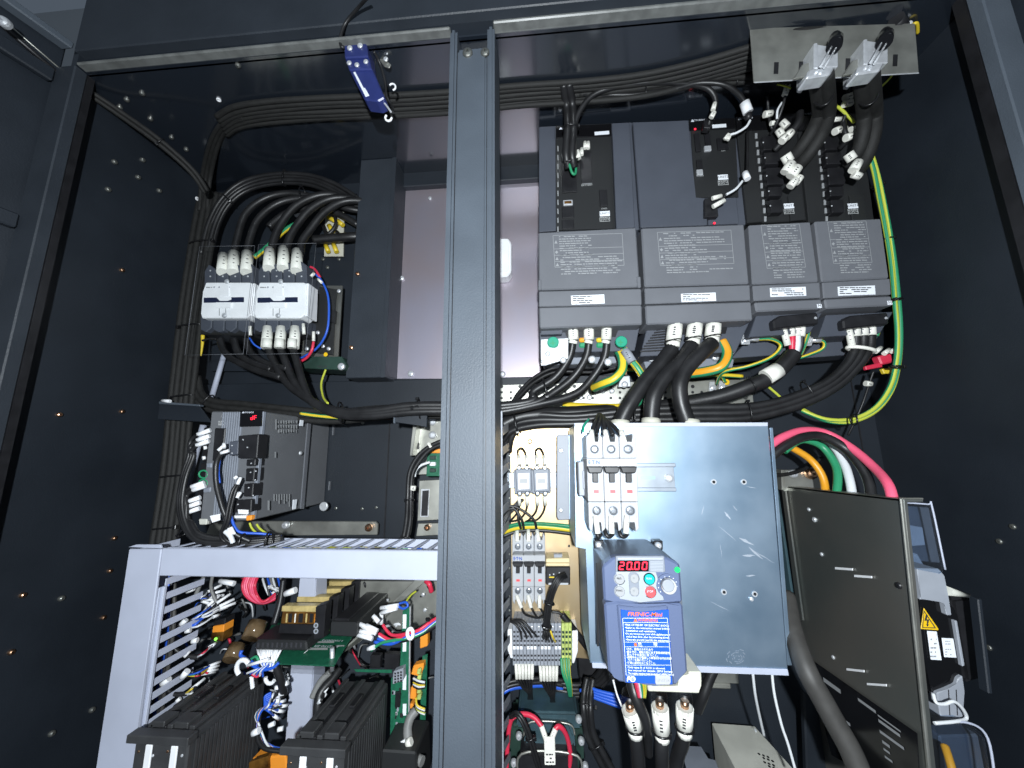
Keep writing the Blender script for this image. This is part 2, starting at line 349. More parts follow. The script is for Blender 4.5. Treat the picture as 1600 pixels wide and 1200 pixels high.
bx('side_wall', 'paint', (XV, FY + .024, ZF), (XV + .003, BY, ZC), 0)
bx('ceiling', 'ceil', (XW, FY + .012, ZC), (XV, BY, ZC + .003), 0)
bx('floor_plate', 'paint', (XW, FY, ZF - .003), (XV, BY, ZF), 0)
xa, xb = P(713, 300, FY).x, P(773, 300, FY).x          # outer edges of the post
pl, pr = P(684, 800, FY).x, P(773, 800, FY).x
def rim(name, a, b, m='post'):
    mb = MB(); mb.box(a, b, .0016); return mb.build(name, m)
rim('opening_lip', (XL, FY, zl), (pl, FY + .016, zl + .005), 'rim')
rim('opening_lip', (pr - .002, FY - .002, zl), (XR, FY + .016, zl + .0055), 'rim')
bx('header', 'paint', (XW, FY + .0165, zl + .004), (XV, FY + .019, ZC), 0)
bx('flange_return', 'black', (XR, FY + .0165, ZF), (XR + .003, FY + .030, zl), 0)  # right return, its grazing shade put into the black colour as well
# folded centre post: face, two rolled edges, side flanges
zt = P(742, 76, FY + .004).z
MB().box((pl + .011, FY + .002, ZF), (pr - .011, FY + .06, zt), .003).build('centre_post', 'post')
for a, b in ((pl, pl + .0105), (pr - .0105, pr)):
    mb = MB(); mb.box((a, FY, ZF), (b, FY + .07, zl - .0006), .0034); o = mb.build('post_edge', 'post')
    for f in o.data.polygons: f.use_smooth = False
bx('post_seam', 'black', (pl + .0104, FY + .0032, ZF), (pl + .0112, FY + .02, zt - .002), 0)
bx('post_seam', 'black', (pr - .0112, FY + .0032, ZF), (pr - .0104, FY + .02, zt - .002), 0)
bx('post_back', 'paint', (pl + .01, FY + .03, zt), (pr - .01, FY + .06, zl + .06), 0)
screw(731, 84, FY + .002, 8, 'dark' if 'dark' in M else 'dsteel', 'post_screw'); screw(758, 83, FY + .002, 7, 'dsteel', 'post_screw')
# channel round the opening, outer flange
g = .030
bx('gasket_channel', 'paint', (XL - .03, FY + .0192, zl + .003), (XR + .03, FY + .024, zl + .05), 0)
bx('gasket_channel', 'paint', (XW - .004, FY + .02, ZF), (XL - .004, FY + .0235, zl), 0)
bx('gasket_channel', 'paint', (XR + .004, FY + .02, ZF), (XV + .003, FY + .0235, ZC), 0)
rim('outer_flange', (XL - .036, FY, ZF), (XL, FY + .0165, zl - .0005), 'frame')
rim('outer_flange', (XR + .0005, FY, ZF), (XR + .033, FY + .0165, zl - .0005), 'post')
rim('outer_flange', (XL - .018, FY + .005, zl + .034), (XR + .033, FY + .03, zl + .30), 'frame')
rim('outer_flange', (XL - .06, FY + .0305, zl + .0345), (XL - .0185, FY + .05, zl + .30), 'frame')
bx('seam_line', 'black', (P(600, 830, BY).x, BY - .0012, ZF), (P(602, 830, BY).x, BY, P(600, 660, BY).z), 0)
bx('seam_line', 'black', (P(1350, 700, .715).x, BY - .0012, ZF), (P(1352, 700, .715).x, BY, P(1350, 560, BY).z), 0)
# shelf step across the back under the plates and the flange above the zinc plate
a, b = P(330, 598, .70), P(800, 640, .70)
bx('back_rail', 'paint', (XW + .001, .70, P(600, 640, .70).z), (P(1180, 620, .70).x, BY, P(600, 594, .70).z), .0012)
bx('back_rail', 'paint', (P(627, 270, .705).x, .700, P(700, 287, .700).z), (P(850, 270, .705).x, BY, P(700, 262, .700).z), .0015)
# bolts on walls and ceiling
for px, py in ((190, 643), (92, 648), (178, 841), (171, 892), (35, 930), (161, 965), (17, 1019), (190, 422)): screw(0, 0, .6, 3.6, 'brass', 'bolt', pt=PX(px, py, XW), ax=(1, 0, 0), h=.7)
for px, py in ((143, 1109), (80, 1146), (95, 935), (178, 253), (222, 250), (215, 277), (168, 296), (248, 298)): screw(0, 0, .6, 4, 'dsteel', 'bolt', pt=PX(px, py, XW), ax=(1, 0, 0), h=.7)
for px, py in ((198, 155), (222, 145), (235, 185), (268, 214), (291, 233), (372, 101), (187, 167)): screw(0, 0, .5, 4.5, 'dsteel', 'bolt', pt=PZ(px, py, ZC), ax=(0, 0, -1), h=.7)
for px, py, Y in ((566, 795, BY), (588, 793, BY), (525, 794, BY), (567, 661, BY), (1563, 843, BY), (1584, 822, BY)):
    screw(px, py, Y, 2.5, 'dsteel', 'bolt')
for px, py in ((1583, 823), (1562, 846), (1546, 1012)): screw(0, 0, .5, 4, 'dsteel', 'bolt', pt=PX(px, py, XV), ax=(-1, 0, 0))
# white adhesive bases that hold the cable ties
def clip(pt, ax, r):
    ax = Vector(ax); o = MB().cyl(pt, ax, r, r * .5, 12).tube([pt + ax * r * .5 + Vector((math.cos(t / 8 * 6.28) * r * .8, math.sin(t / 8 * 6.28) * r * .8, 0)) if abs(ax.z) > .5 else pt + ax * r * .5 + Vector((0, math.cos(t / 8 * 6.28) * r * .8, math.sin(t / 8 * 6.28) * r * .8)) for t in range(8)], r * .3, 6, 2, closed=True).build('tie_base', 'white')
for px, py in ((163, 182), (342, 155)): clip(PZ(px, py, ZC), (0, 0, -1), .0035)
for px, py in ((284, 462), (307, 311), (379, 338), (307, 310)): clip(PX(px, py, XW + .03), (1, 0, 0), .0032)
# doors folded back on either side
def door(x, s, zt, lab):
    T('cabinet_door', lab, 'door', (20 if s < 0 else 1590, 600, FY))
    h = Vector((x, FY + .01, 0))
    d = Vector((s * .10, -.42, 0)); n = Vector((s * .02, .004, 0))
    MB().prism([h + Vector((0, 0, ZF)), h + d + Vector((0, 0, ZF)), h + d + Vector((0, 0, zt)), h + Vector((0, 0, zt))], n, .002).build('door_panel', 'paint')
    for k in (.12, .62):
        z = zt - k * .5
        q = h + Vector((-s * .012, -.012, 0))
        MB().prism([q + Vector((0, 0, z)), q + d * .9 + Vector((0, 0, z)), q + d * .9 + Vector((0, 0, z - .022)), q + Vector((0, 0, z - .022))], Vector((s * .011, 0, 0)), .002).build('stiffener', 'paint')
    MB().prism([h + Vector((-s * .02, -.004, zt - .012)), h + d + Vector((-s * .02, 0, zt - .012)), h + d + Vector((-s * .02, 0, zt)), h + Vector((-s * .02, -.004, zt))], Vector((s * .0195, 0, 0)), .002).build('door_rim', 'post')
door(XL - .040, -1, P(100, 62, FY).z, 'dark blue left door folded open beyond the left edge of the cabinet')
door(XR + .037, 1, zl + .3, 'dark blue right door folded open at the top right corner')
T('door_stay', 'thin steel door stay rod with round bolt at the top left corner', 'stay rod', (60, 85, .38))
a, b = P(-60, -25, .345), P(122, 132, .452)
MB().tube([a, b], .0013, 8).build('rod', 'galv'); MB().tube([P(-60, -15, .345), P(122, 142, .456)], .0035, 8).build('arm', 'black')
screw(10, 38, .36, 9, 'silver', 'pivot_bolt', ax=(0.5, -1, -.3), h=.9)
# ================================================================ zinc plates, bus bar
T('zinc_backplate', 'large pinkish zinc backplate behind the centre post left of the drives', 'backplate', (700, 440, .715))
MB().poly([(629, 287), (846, 278), (846, 592), (613, 592)], .714, .004, .0006).build('plate', 'pink')
for px, py, r in ((655, 283 + 8, 5), (642, 584, 5), (785, 585, 5), (628, 435, 4), (790, 284, 4), (672, 310, 3), (704, 540, 2.5)): screw(px, py, .713, r, 'silver', 'screw')
T('cable_grommet', 'small oval white plastic grommet on the zinc backplate beside the post', 'grommet', (786, 404, .69))
MB().poly([(779, 372), (794, 372), (799, 380), (799, 424), (793, 432), (779, 433), (774, 425), (774, 380)], .685, .028, .002).build('rim', 'white')
MB().poly([(780, 379), (792, 379), (795, 384), (795, 422), (790, 426), (780, 426)], .6835, .003, .0006).build('insert', 'white')
T('earth_bar', 'perforated zinc earth bar under the drives with rows of small holes', 'earth bar', (970, 612, .69))
MB().rect(772, 597, 1176, 634, .695, .004, .0006).build('bar', 'galv')
for i in range(27):
    x = 784 + i * 14.2
    for j, y in enumerate((604, 613, 622)):
        if (i + j) % 3 != 1 or j == 1: MB().disc(x, y, .6947, 2.2 if j else 2.8, .0006, 8, bev=False).build('hole', 'black')
for px, py in ((893, 621), (907, 621), (921, 621), (942, 611), (956, 611)): screw(px, py, .6945, 4, 'silver', 'screw')
# ================================================================ four servo drives in a row
GRP = 'servo drives in the top row'
def warnprint(x0, y0, x1, y1, Y, skew, par, dense=False):
    """the pale framed caution text on a cover: frame lines, row lines, warning triangles, print"""
    b = MB()
    def ln(xa, ya, xb, yb, w=.7):
        dx, dy = xb - xa, yb - ya; L = math.hypot(dx, dy); nx, ny = -dy / L * w / 2, dx / L * w / 2
        b.quad([P(xa + nx, ya + ny, Y - .0004), P(xb + nx, yb + ny, Y - .0004), P(xb - nx, yb - ny, Y - .0004), P(xa - nx, ya - ny, Y - .0004)])
    H = y1 - y0; k = lambda y: skew * (y - y0) / H; t = -.03
    hb = y0 + H * .8
    for q in (0, .34, .5, .66, .8):
        y = y0 + H * q; ln(x0 + k(y), y, x1 + k(y), y + t * (x1 - x0))
    for x in (x0, x1): ln(x, y0 + (t * (x1 - x0) if x == x1 else 0), x + k(hb), hb + (t * (x1 - x0) if x == x1 else 0))
    for q in (.16, .42, .58, .73):
        y = y0 + H * q; cx = x0 + 4 + k(y); s = 2.6
        if q != .42: b.quad([P(cx - s, y + s, Y - .0004), P(cx, y - s, Y - .0004), P(cx + .01, y - s, Y - .0004), P(cx + s, y + s, Y - .0004)])
        else: b.quad([P(cx - s, y, Y - .0004), P(cx, y - s, Y - .0004), P(cx + s, y, Y - .0004), P(cx, y + s, Y - .0004)])
    rows = 17 if not dense else 22
    for i in range(rows):
        y = y0 + H * (i + .6) / rows; x = x0 + 9 + k(y); end = x1 + k(y) - (x1 - x0) * R.choice((.02, .1, .35, .5, .45)) if not dense else x1 + k(y) - R.uniform(1, 8)
        while x < end:
            w = R.uniform(2, 9); h = .75
            if R.random() < .86:
                yy = y + t * (x - x0); b.quad([P(x, yy - h, Y - .0004), P(min(end, x + w), yy - h, Y - .0004), P(min(end, x + w), yy + h, Y - .0004), P(x, yy + h, Y - .0004)])
            x += w + R.uniform(.6, 1.4)
    b.build('caution_print', 'inkg', par, solid=False)
def serial(x0, y0, x1, y1, Y, m='paper'):
    o = fp('rating_label', m, [(x0, y0 + 1), (x1, y0 - 1), (x1 + 1, y1 - 1), (x0 + 1, y1 + 1)], Y - .0008, .0007, 0)
    dashes(x0 + 3, y0 + 1, x1 - 2, y1 - 1, 4, Y - .0008, 'inkk', .8, .45, o, lens=(3, 12), ragged=.5); return o
def voltage(x, y, Y, s, par):
    o = MB().rect(x - 8, y - 4.5, x + 8, y + 3.5, Y, .001, .0004).build('unit_label', 'paper', par)
    txt(s, x, y - .5, 3.2, Y, 'inkk', o)
    b = MB(); 
    for a in ((x - 8, y + 5, x + 8, y + 5.7), (x - 8, y + 11.3, x + 8, y + 12), (x - 8, y + 5, x - 7.3, y + 12), (x + 7.3, y + 5, x + 8, y + 12)): b.rect(*a, Y - .0002, .0003, 0)
    b.build('print_frame', 'inkw', par); txt('200V', x, y + 8.5, 4.2, Y, 'inkw', par)
CY, UY, DY = .565, .592, .70
def drive_top(lab, x0, x1, y0, y1, cuts):
    """upper body: grey housing and black control face"""
    return T('servo_drive', lab, 'servo drive', ((x0 + x1) / 2, y1, UY), GRP)
# ---- first drive
d1 = drive_top('leftmost servo drive with black control face between two grey strips and a green wire loop', 842, 1000, 195, 360, None)
fp('housing', 'drive', [(842, 197), (988, 190), (1000, 358), (842, 362)], UY + .006, .10, .002)
fp('front_strip', 'drive', [(842, 199), (867, 197.5), (869, 360), (842, 362)], UY - .006, .02, .001)
fp('front_strip', 'drive', [(956, 193), (984, 191), (992, 355), (963, 357)], UY - .006, .02, .001)
fp('strip_step', 'drive', [(842, 219), (868, 217), (869, 360), (842, 362)], UY - .009, .004, .001)
fp('strip_step', 'drive', [(957, 211), (985, 209), (992, 355), (963, 357)], UY - .009, .004, .001)
f = fp('control_face', 'face', [(868, 197), (956, 193), (963, 357), (869, 360)], UY + .004, .01, 0)
fp('window', 'gloss', [(869, 197), (955, 193), (956, 212), (869, 215)], UY + .002, .003, .0005)
txt('▲', 876, 201, 3.6, UY + .002, 'inkwh', None, 'emblem'); txt('MITSUBISHI', 886, 200.5, 2.6, UY + .002, 'inkwh')
fb('model_label', 'paper', 929, 205, 952, 210, UY + .001, .001)
fb('port', 'black', 878, 236, 900, 300, UY + .001, .006, .0004); fb('battery_door', 'black', 907, 236, 925, 286, UY + .0025, .004, .0006)
txt('BATTERY', 917, 289.5, 2.6, UY + .004, 'inkw'); fb('print_bar', 'inkg', 909, 286.6, 925, 287.2, UY + .0035, .0006, 0)
fb('slider', 'black', 937, 296, 949, 322, UY + .0015, .004, .0006); fb('small_port', 'black', 894, 232, 922, 236, UY, .005, .0004)
o = fb('charge_connector', 'silver', 880, 312, 895, 320, UY + .001, .006, .0008); fb('connector_insert', 'amber', 882, 314, 893, 318, UY + .0008, .002, 0, o)
fb('cap', 'black', 878, 322, 897, 340, UY + .002, .005, .0008); fb('cap', 'black', 878, 343, 897, 357, UY + .002, .005, .0008)
for y in range(228, 356, 14): fb('pin_mark', 'inkg', 871, y, 872.6, y + 8, UY + .0032, .001, 0)
voltage(945, 334, UY + .0035, 'UNIT1', f)
txt('CN20', 944, 326, 2.2, UY + .004, 'inkw')
fp('cover', 'cover', [(841, 363), (994, 355), (1000, 448), (842, 453)], CY, .05, .002); warnprint(864, 368, 972, 430, CY, 4, None)
fp('cover_tab', 'cover', [(841, 437), (846, 437), (846, 453), (841, 453)], CY - .002, .006, .001); fp('cover_tab', 'cover', [(995, 432), (1001, 432), (1002, 449), (996, 449)], CY - .002, .006, .001)
fp('name_band', 'cover', [(842, 455), (1002, 451), (1003, 476), (842, 479)], CY + .002, .05, .0012); serial(892, 461, 944, 475, CY + .002)
fp('lower_band', 'cover', [(842, 480), (1003, 476), (1004, 507), (843, 513)], CY - .002, .05, .002)
fp('terminal_bay', 'drive', [(843, 514), (1000, 508), (992, 548), (843, 552)], CY + .024, .1, .001); fp('bay_recess', 'black', [(880, 512), (968, 510), (962, 526), (886, 527)], CY + .0225, .004, 0)
fp('vent_box', 'drive', [(845, 514), (880, 513), (878, 522), (845, 523)], CY + .012, .02, .0006)
fp('heat_sink', 'mid', [(846, 545), (992, 540), (985, 567), (850, 570)], CY + .06, .04, .001)
b = fp('earth_plate', 'silver', [(845, 530), (888, 528), (888, 560), (852, 571), (845, 571)], CY + .018, .003, .0006)
for px, py, r in ((856, 553, 4), (848, 565, 3), (880, 563, 5), (925, 562, 6), (950, 566, 6)): screw(px, py, CY + .017, r, 'silver', 'terminal_screw')
for px, py in ((864, 536), (970, 535)):
    o = MB().disc(px, py, CY + .010, 9, .006, 20).build('green_cap', 'teal', None); 
    MB().rect(px - 4, py - .8, px + 4, py + .8, CY + .0096, .0008, 0).rect(px - .8, py - 4, px + .8, py + 4, CY + .0094, .0008, 0).build('cross_slot', 'green', o)
for x in (905, 932): fp('jumper', ['orange', 'yell'][x > 920], [(x, 527), (x + 11, 527), (x + 11, 534), (x, 534)], CY + .02, .01, .002); fp('jumper_foot', 'green', [(x, 535), (x + 12, 534), (x + 11, 543), (x, 543)], CY + .022, .01, .002)
# ---- second drive
d2 = drive_top('wide servo drive second from the left, plain grey upper front with a stepped black corner', 1000, 1172, 188, 355, None)
fp('housing', 'drive', [(987, 190), (1148, 185), (1168, 350), (1001, 355)], UY + .004, .10, .002)
fp('front_panel', 'drive', [(989, 191), (1076, 187), (1086, 310), (1104, 309), (1106, 351), (1001, 355)], UY - .006, .012, .0015)
fp('lower_panel', 'drive', [(1106, 310), (1151, 308), (1155, 349), (1107, 351)], UY - .003, .01, .001)
f = fp('control_face', 'face', [(1078, 187), (1148, 185), (1154, 308), (1087, 309)], UY + .002, .006, 0)
fp('window', 'gloss', [(1077, 186), (1148, 184), (1149, 200), (1078, 203)], UY + .0, .003, .0005); txt('▲', 1082, 189, 3.4, UY, 'inkwh', None, 'emblem'); txt('MITSUBISHI', 1091, 188, 2.4, UY, 'inkwh')
fb('model_label', 'paper', 1113, 194, 1135, 199, UY - .001, .001)
fb('port', 'black', 1086, 208, 1094, 236, UY - .001, .006, .0004); fb('port', 'black', 1102, 208, 1111, 232, UY - .001, .006, .0004); fb('port', 'black', 1121, 215, 1138, 233, UY - .001, .006, .0004)
fb('connector_clip', 'silver', 1101, 227, 1112, 235, UY - .003, .005, .001); fb('port', 'black', 1089, 249, 1098, 270, UY - .001, .006, .0004); fb('connector_clip', 'silver', 1089, 264, 1099, 273, UY - .003, .005, .001)
for x, y in ((1091, 237), (1107, 237), (1130, 236), (1096, 275)): txt('CN%d' % R.randint(1, 9), x, y, 2, UY + .002, 'inkw')
MB().disc(1086, 202, UY - .001, 1.6, .001, 10).build('indicator_light', 'led'); MB().disc(1116, 349, UY - .007, 1.8, .001, 10).build('indicator_light', 'led')
voltage(1130, 277, UY + .0015, 'UNIT2', f)
fp('connector_block', 'black', [(1101, 310), (1120, 308), (1123, 338), (1101, 339)], UY - .012, .01, .001)
fp('cover', 'cover', [(1002, 356), (1163, 350), (1171, 443), (1007, 448)], CY, .05, .002); warnprint(1027, 363, 1142, 428, CY, 6, None)
fp('name_band', 'cover', [(1007, 450), (1172, 445), (1173, 469), (1008, 475)], CY + .002, .05, .0012); serial(1064, 458, 1118, 471, CY + .002)
fp('lower_band', 'cover', [(1008, 477), (1174, 471), (1177, 500), (1010, 507)], CY - .002, .05, .002)
fp('terminal_bay', 'drive', [(1012, 508), (1172, 502), (1150, 550), (1000, 557)], CY + .03, .08, .001); fp('bay_recess', 'black', [(1038, 508), (1138, 505), (1134, 521), (1042, 523)], CY + .028, .004, 0)
g = MB()
for i in range(9): g.poly([(1000 + i * 3.2, 548 - i * 4.2), (1040 + i * 1.5, 546 - i * 4.4), (1040 + i * 1.5, 548 - i * 4.4), (1000 + i * 3.2, 550 - i * 4.2)], CY + .028, .003, 0)
g.build('vent_grille', 'black')
fp('heat_sink', 'mid', [(1002, 552), (1150, 546), (1145, 574), (1010, 578)], CY + .07, .04, .001)
for px, py, r in ((1018, 560, 6), (1032, 566, 5), (1118, 558, 6), (1125, 548, 5)): screw(px, py, CY + .065, r, 'silver', 'terminal_screw')
# ---- third and fourth drives
def narrow(lab, xs, cov, band, low, lx, ux, un, seri):
    drive_top(lab, xs[0], xs[2], 180, 345, None)
    a, m_, b = xs
    fp('housing', 'face', [(a, 183), (b, 177), (b + 22, 343), (a + 17, 349)], UY + .004, .10, .002)
    fp('window', 'gloss', [(a, 182), (b, 176), (b + 2, 198), (a + 2, 204)], UY + .001, .003, .0005)
    txt('▲', a + 6, 186 if a < 1200 else 179, 3.4, UY + .001, 'inkwh', None, 'emblem'); txt('MITSUBISHI', a + 15, 185 if a < 1200 else 178, 2.4, UY + .001, 'inkwh')
    fp('side_panel', 'drive' if a < 1 else 'face', [(a + 2, 206), (m_, 203), (m_ + 17, 346), (a + 18, 348)], UY - .002, .008, .001)
    k = lambda x, y: x + (y - 200) * .11
    for i in range(11):
        y = 208 + i * 13; fp('pin_label', 'inkg', [(k(m_ + 3, y), y), (k(m_ + 6.5, y), y), (k(m_ + 6.5, y), y + 8), (k(m_ + 3, y), y + 8)], UY + .0025, .001, 0)
    for i, (y, h, w) in enumerate(((212, 22, 22), (238, 18, 24), (262, 26, 26), (292, 14, 22), (312, 20, 20))):
        fp('connector', 'black', [(k(m_ + 14, y), y), (k(m_ + 14 + w, y), y - 1), (k(m_ + 14 + w, y + h), y + h - 1), (k(m_ + 14, y + h), y + h)], UY - .008 - .003 * (i % 2), .012, .001)
        MB().disc(k(m_ + 15, y), y + h * .5, UY - .012, 1.1, .001, 8).build('latch', 'silver')
    f = fp('label_panel', 'face', [(k(m_ + 44, 305), 305), (k(m_ + 66, 305), 304), (k(m_ + 66, 344), 343), (k(m_ + 44, 344), 345)], UY + .001, .004, .0006)
    voltage(ux, 322, UY - .0, un, f)
    fp('cover', 'cover', cov, CY, .05, .002); warnprint(lx, 352 if a < 1200 else 347, lx + 60, 436 if a < 1200 else 428, CY, 12, None, True)
    fp('name_band', 'cover', band, CY + .002, .05, .0012); serial(*seri, CY + .002)
    fp('lower_band', 'cover', low, CY - .001, .05, .002)
    x, y = low[2]; o = fb('terminal_mark', 'paper', x - 9, y - 7, x - 2, y - 1, CY - .0016, .001, 0); txt('M', x - 5.5, y - 4, 4, CY - .0016, 'inkk', o)
    x0, x1 = low[3][0], low[2][0]
    fp('terminal_bay', 'drive', [(x0, 492), (x1, 487), (x1 - 20, 520), (x0 - 12, 527)], CY + .02, .09, .001)
    fp('connector_housing', 'black', [(x0 + 36, 493), (x1 - 8, 488), (x1 - 6, 506), (x0 + 28, 514), (x0 + 26, 500)], CY + .008, .03, .002)
    MB().disc(x1 - 12, 497, CY + .007, 2, .001, 8).build('latch', 'silver')
    fp('heat_sink', 'drive', [(x0 - 10, 528), (x1 - 20, 521), (x1 - 40, 552), (x0 - 40, 560)], CY + .06, .04, .001)
narrow('third servo drive from the left, narrow and black with white connector tags at its top', (1150, 1176, 1244), [(1170, 351), (1267, 346), (1280, 440), (1176, 444)], [(1176, 446), (1281, 441), (1283, 465), (1178, 470)], [(1179, 472), (1284, 467), (1286, 482), (1182, 487)], 1189, 1233, 'UNIT3', (1203, 449, 1259, 463))
narrow('fourth servo drive, narrow and black at the right end of the row', (1246, 1272, 1345), [(1273, 345), (1377, 341), (1390, 434), (1284, 440)], [(1285, 441), (1391, 435), (1393, 460), (1287, 466)], [(1288, 467), (1393, 462), (1396, 477), (1291, 482)], 1293, 1333, 'UNIT4', (1309, 447, 1367, 461))
for k, (y, h) in enumerate(((196, 6), (190, 4))): pass
CUR = d2
# ================================================================ signal wires on the drive faces
tagw = ['slv']
def wire(name, label, cat, pts, r, m='cable', sl=(), group=None, ties=()):
    """one wire with its marker tubes as parts"""
    T(name, label, cat, pts[len(pts) // 2], group)
    tb('wire', m, pts, r)
    for a, b, rr in sl: sleeve(a, b, rr)
    return CUR
wire('ground_wire', 'small green wire loop hanging at the bottom of the black cable on the leftmost drive', 'wire', [(886, 240, .575), (889, 255, .57), (894, 270, .572), (899, 271, .575), (900, 258, .577), (899, 245, .578)], 2, 'green')
bundle('signal_cable', 'pair of black signal cables dropping onto the face of the leftmost drive', 'cable', [(884, 130, .55), (889, 165, .55), (891, 200, .555), (889, 240, .562), (892, 262, .575)], [(-5, 0), (4, 2)], 6, (2.0, 3.5))
for a, b in (((884, 232, .572), (886, 250, .572)), ((902, 236, .57), (904, 248, .572)), ((909, 232, .578), (909, 242, .578)), ((914, 222, .583), (914, 232, .583)), ((919, 222, .583), (919, 232, .583))): sleeve(a, b, 4 if a[0] < 905 else 2.8)
T('looping_cable', 'black cable arching from the leftmost drive to the grey plug on the second drive', 'cable', (1000, 130, .53))
tb('cable', 'cable', [(899, 245, .572), (897, 215, .56), (903, 180, .55), (925, 150, .54), (960, 136, .535), (1010, 129, .535), (1060, 130, .535), (1100, 136, .54), (1115, 148, .545), (1118, 165, .555), (1110, 185, .57), (1105, 205, .58)], 4)
sleeve((1117, 161, .55), (1114, 172, .552), 3.2); sleeve((1116, 175, .552), (1111, 184, .555), 3.6); fp('plug', 'black', [(1102, 184), (1113, 186), (1110, 200), (1100, 199)], .572, .012, .001)
T('looping_cable', 'black cable with a white clamp and two white leads plugged into the second drive', 'cable', (1140, 135, .53))
tb('cable', 'cable', [(905, 168, .56), (935, 150, .55), (990, 148, .545), (1050, 140, .54), (1090, 130, .535), (1130, 132, .53), (1155, 148, .54), (1166, 165, .55)], 3.5)
MB().tube(pp([(1163, 160, .548), (1169, 176, .552)]), .0075, 14).build('clamp', 'white'); MB().tube(pp([(1170, 176, .553), (1169, 188, .558)]), .005, 12).build('plug', 'black')
tb('lead', 'whitew', [(1172, 188, .556), (1166, 198, .558), (1152, 207, .563), (1140, 211, .568), (1131, 217, .575)], 1.7); sleeve((1139, 209, .566), (1132, 218, .57), 2.4); sleeve((1142, 210, .568), (1137, 219, .57), 2.2)
wire('encoder_wire', 'thin black wire ending in two white tags at the stepped corner of the second drive', 'wire', [(1168, 205, .575), (1168, 240, .57), (1167, 268, .565), (1158, 288, .563), (1142, 300, .565), (1125, 312, .57)], 1.8, 'cable', [((1127, 306, .567), (1113, 310, .567), 3.2), ((1132, 313, .562), (1114, 323, .564), 3.4)])
tb('lead', 'whitew', [(1160, 283, .561), (1150, 295, .56), (1135, 304, .562)], 1.8); MB().tube(pp([(1164, 270, .562), (1168, 280, .56)]), .005, 10).build('clamp', 'white')
for i, (a, b, lab) in enumerate((((1201, 178), (1198, 200), 'short tagged lead under the left end of the cable bracket'), ((1190, 214), (1206, 212), 'lowest tagged lead between the second and third drives'))):
    pass
def tagged(lab, path, tags, r=2.0, m='cable'):
    wire('tagged_wire', lab, 'wire', path, r, m, tags)
tagged('thin black wire with a white tag dropping from the left end of the cable bracket', [(1232, 128, .53), (1228, 145, .54), (1222, 170, .55), (1212, 195, .565), (1204, 210, .58)], [((1231, 133, .535), (1226, 149, .54), 4)])
tb('lead', 'whitew', [(1222, 160, .548), (1215, 172, .55), (1214, 186, .556)], 1.5)
tagged('thin wire with two white tags crossing the dark window of the third drive', [(1199, 150, .56), (1201, 175, .57), (1206, 200, .575), (1222, 208, .58)], [((1194, 179, .568), (1206, 177, .568), 4.6), ((1204, 193, .57), (1214, 191, .57), 3.2), ((1222, 190, .562), (1230, 198, .562), 5)])
tagged('black lead with two white tags over the upper connectors of the third drive', [(1250, 175, .555), (1248, 190, .556), (1238, 205, .562), (1226, 218, .568), (1210, 235, .582)], [((1237, 206, .558), (1229, 214, .56), 5.5), ((1230, 212, .56), (1221, 221, .562), 5.5), ((1216, 203, .565), (1222, 212, .566), 5)], 5)
tagged('thin black lead with two stacked white tags between the two descending cable pairs', [(1325, 122, .53), (1325, 140, .54), (1325, 165, .55), (1318, 188, .56), (1310, 205, .57)], [((1319, 153, .545), (1331, 149, .545), 4.2), ((1318, 163, .545), (1331, 160, .545), 4.6)])
tagged('black lead with a knot of white tags over the upper connectors of the fourth drive', [(1318, 190, .562), (1320, 205, .564), (1324, 218, .568), (1312, 232, .582)], [((1304, 206, .566), (1312, 202, .566), 5), ((1313, 203, .566), (1322, 201, .566), 4), ((1321, 216, .563), (1332, 212, .563), 5.2), ((1328, 204, .564), (1338, 202, .564), 5), ((1300, 187, .57), (1315, 186, .57), 3.2)], 3.5)
# thick cable pairs from the two clamps
def pair(lab, path, offs, sl, ties=(0.9,)):
    bundle('feedback_cable', lab, 'cable', path, [(a * .86, b) for a, b in offs], 9, ties, 'sheath')
    for a, b, r in sl: sleeve(a, b, r, marks=1)
pair('thick pair of black cables from the left bracket clamp to the third drive', [(1282, 116, .457), (1286, 150, .495), (1287, 180, .53), (1275, 210, .54), (1258, 236, .555), (1240, 256, .575)], [(-9, 0), (9, 2)], [((1227, 242, .552), (1233, 253, .556), 7), ((1237, 254, .55), (1226, 270, .555), 6.5), ((1247, 261, .55), (1235, 276, .555), 7), ((1244, 280, .552), (1234, 292, .556), 5.5), ((1251, 276, .553), (1243, 286, .556), 5)])
pair('thick pair of black cables from the right bracket clamp to the fourth drive', [(1352, 112, .457), (1356, 150, .495), (1358, 180, .53), (1356, 210, .54), (1347, 240, .555), (1334, 262, .575)], [(-10, 2), (9, 0)], [((1325, 240, .55), (1332, 250, .552), 6.5), ((1341, 253, .548), (1333, 267, .55), 6.5), ((1333, 272, .552), (1344, 276, .553), 5), ((1368, 148, .53), (1366, 160, .53), 2.5)])
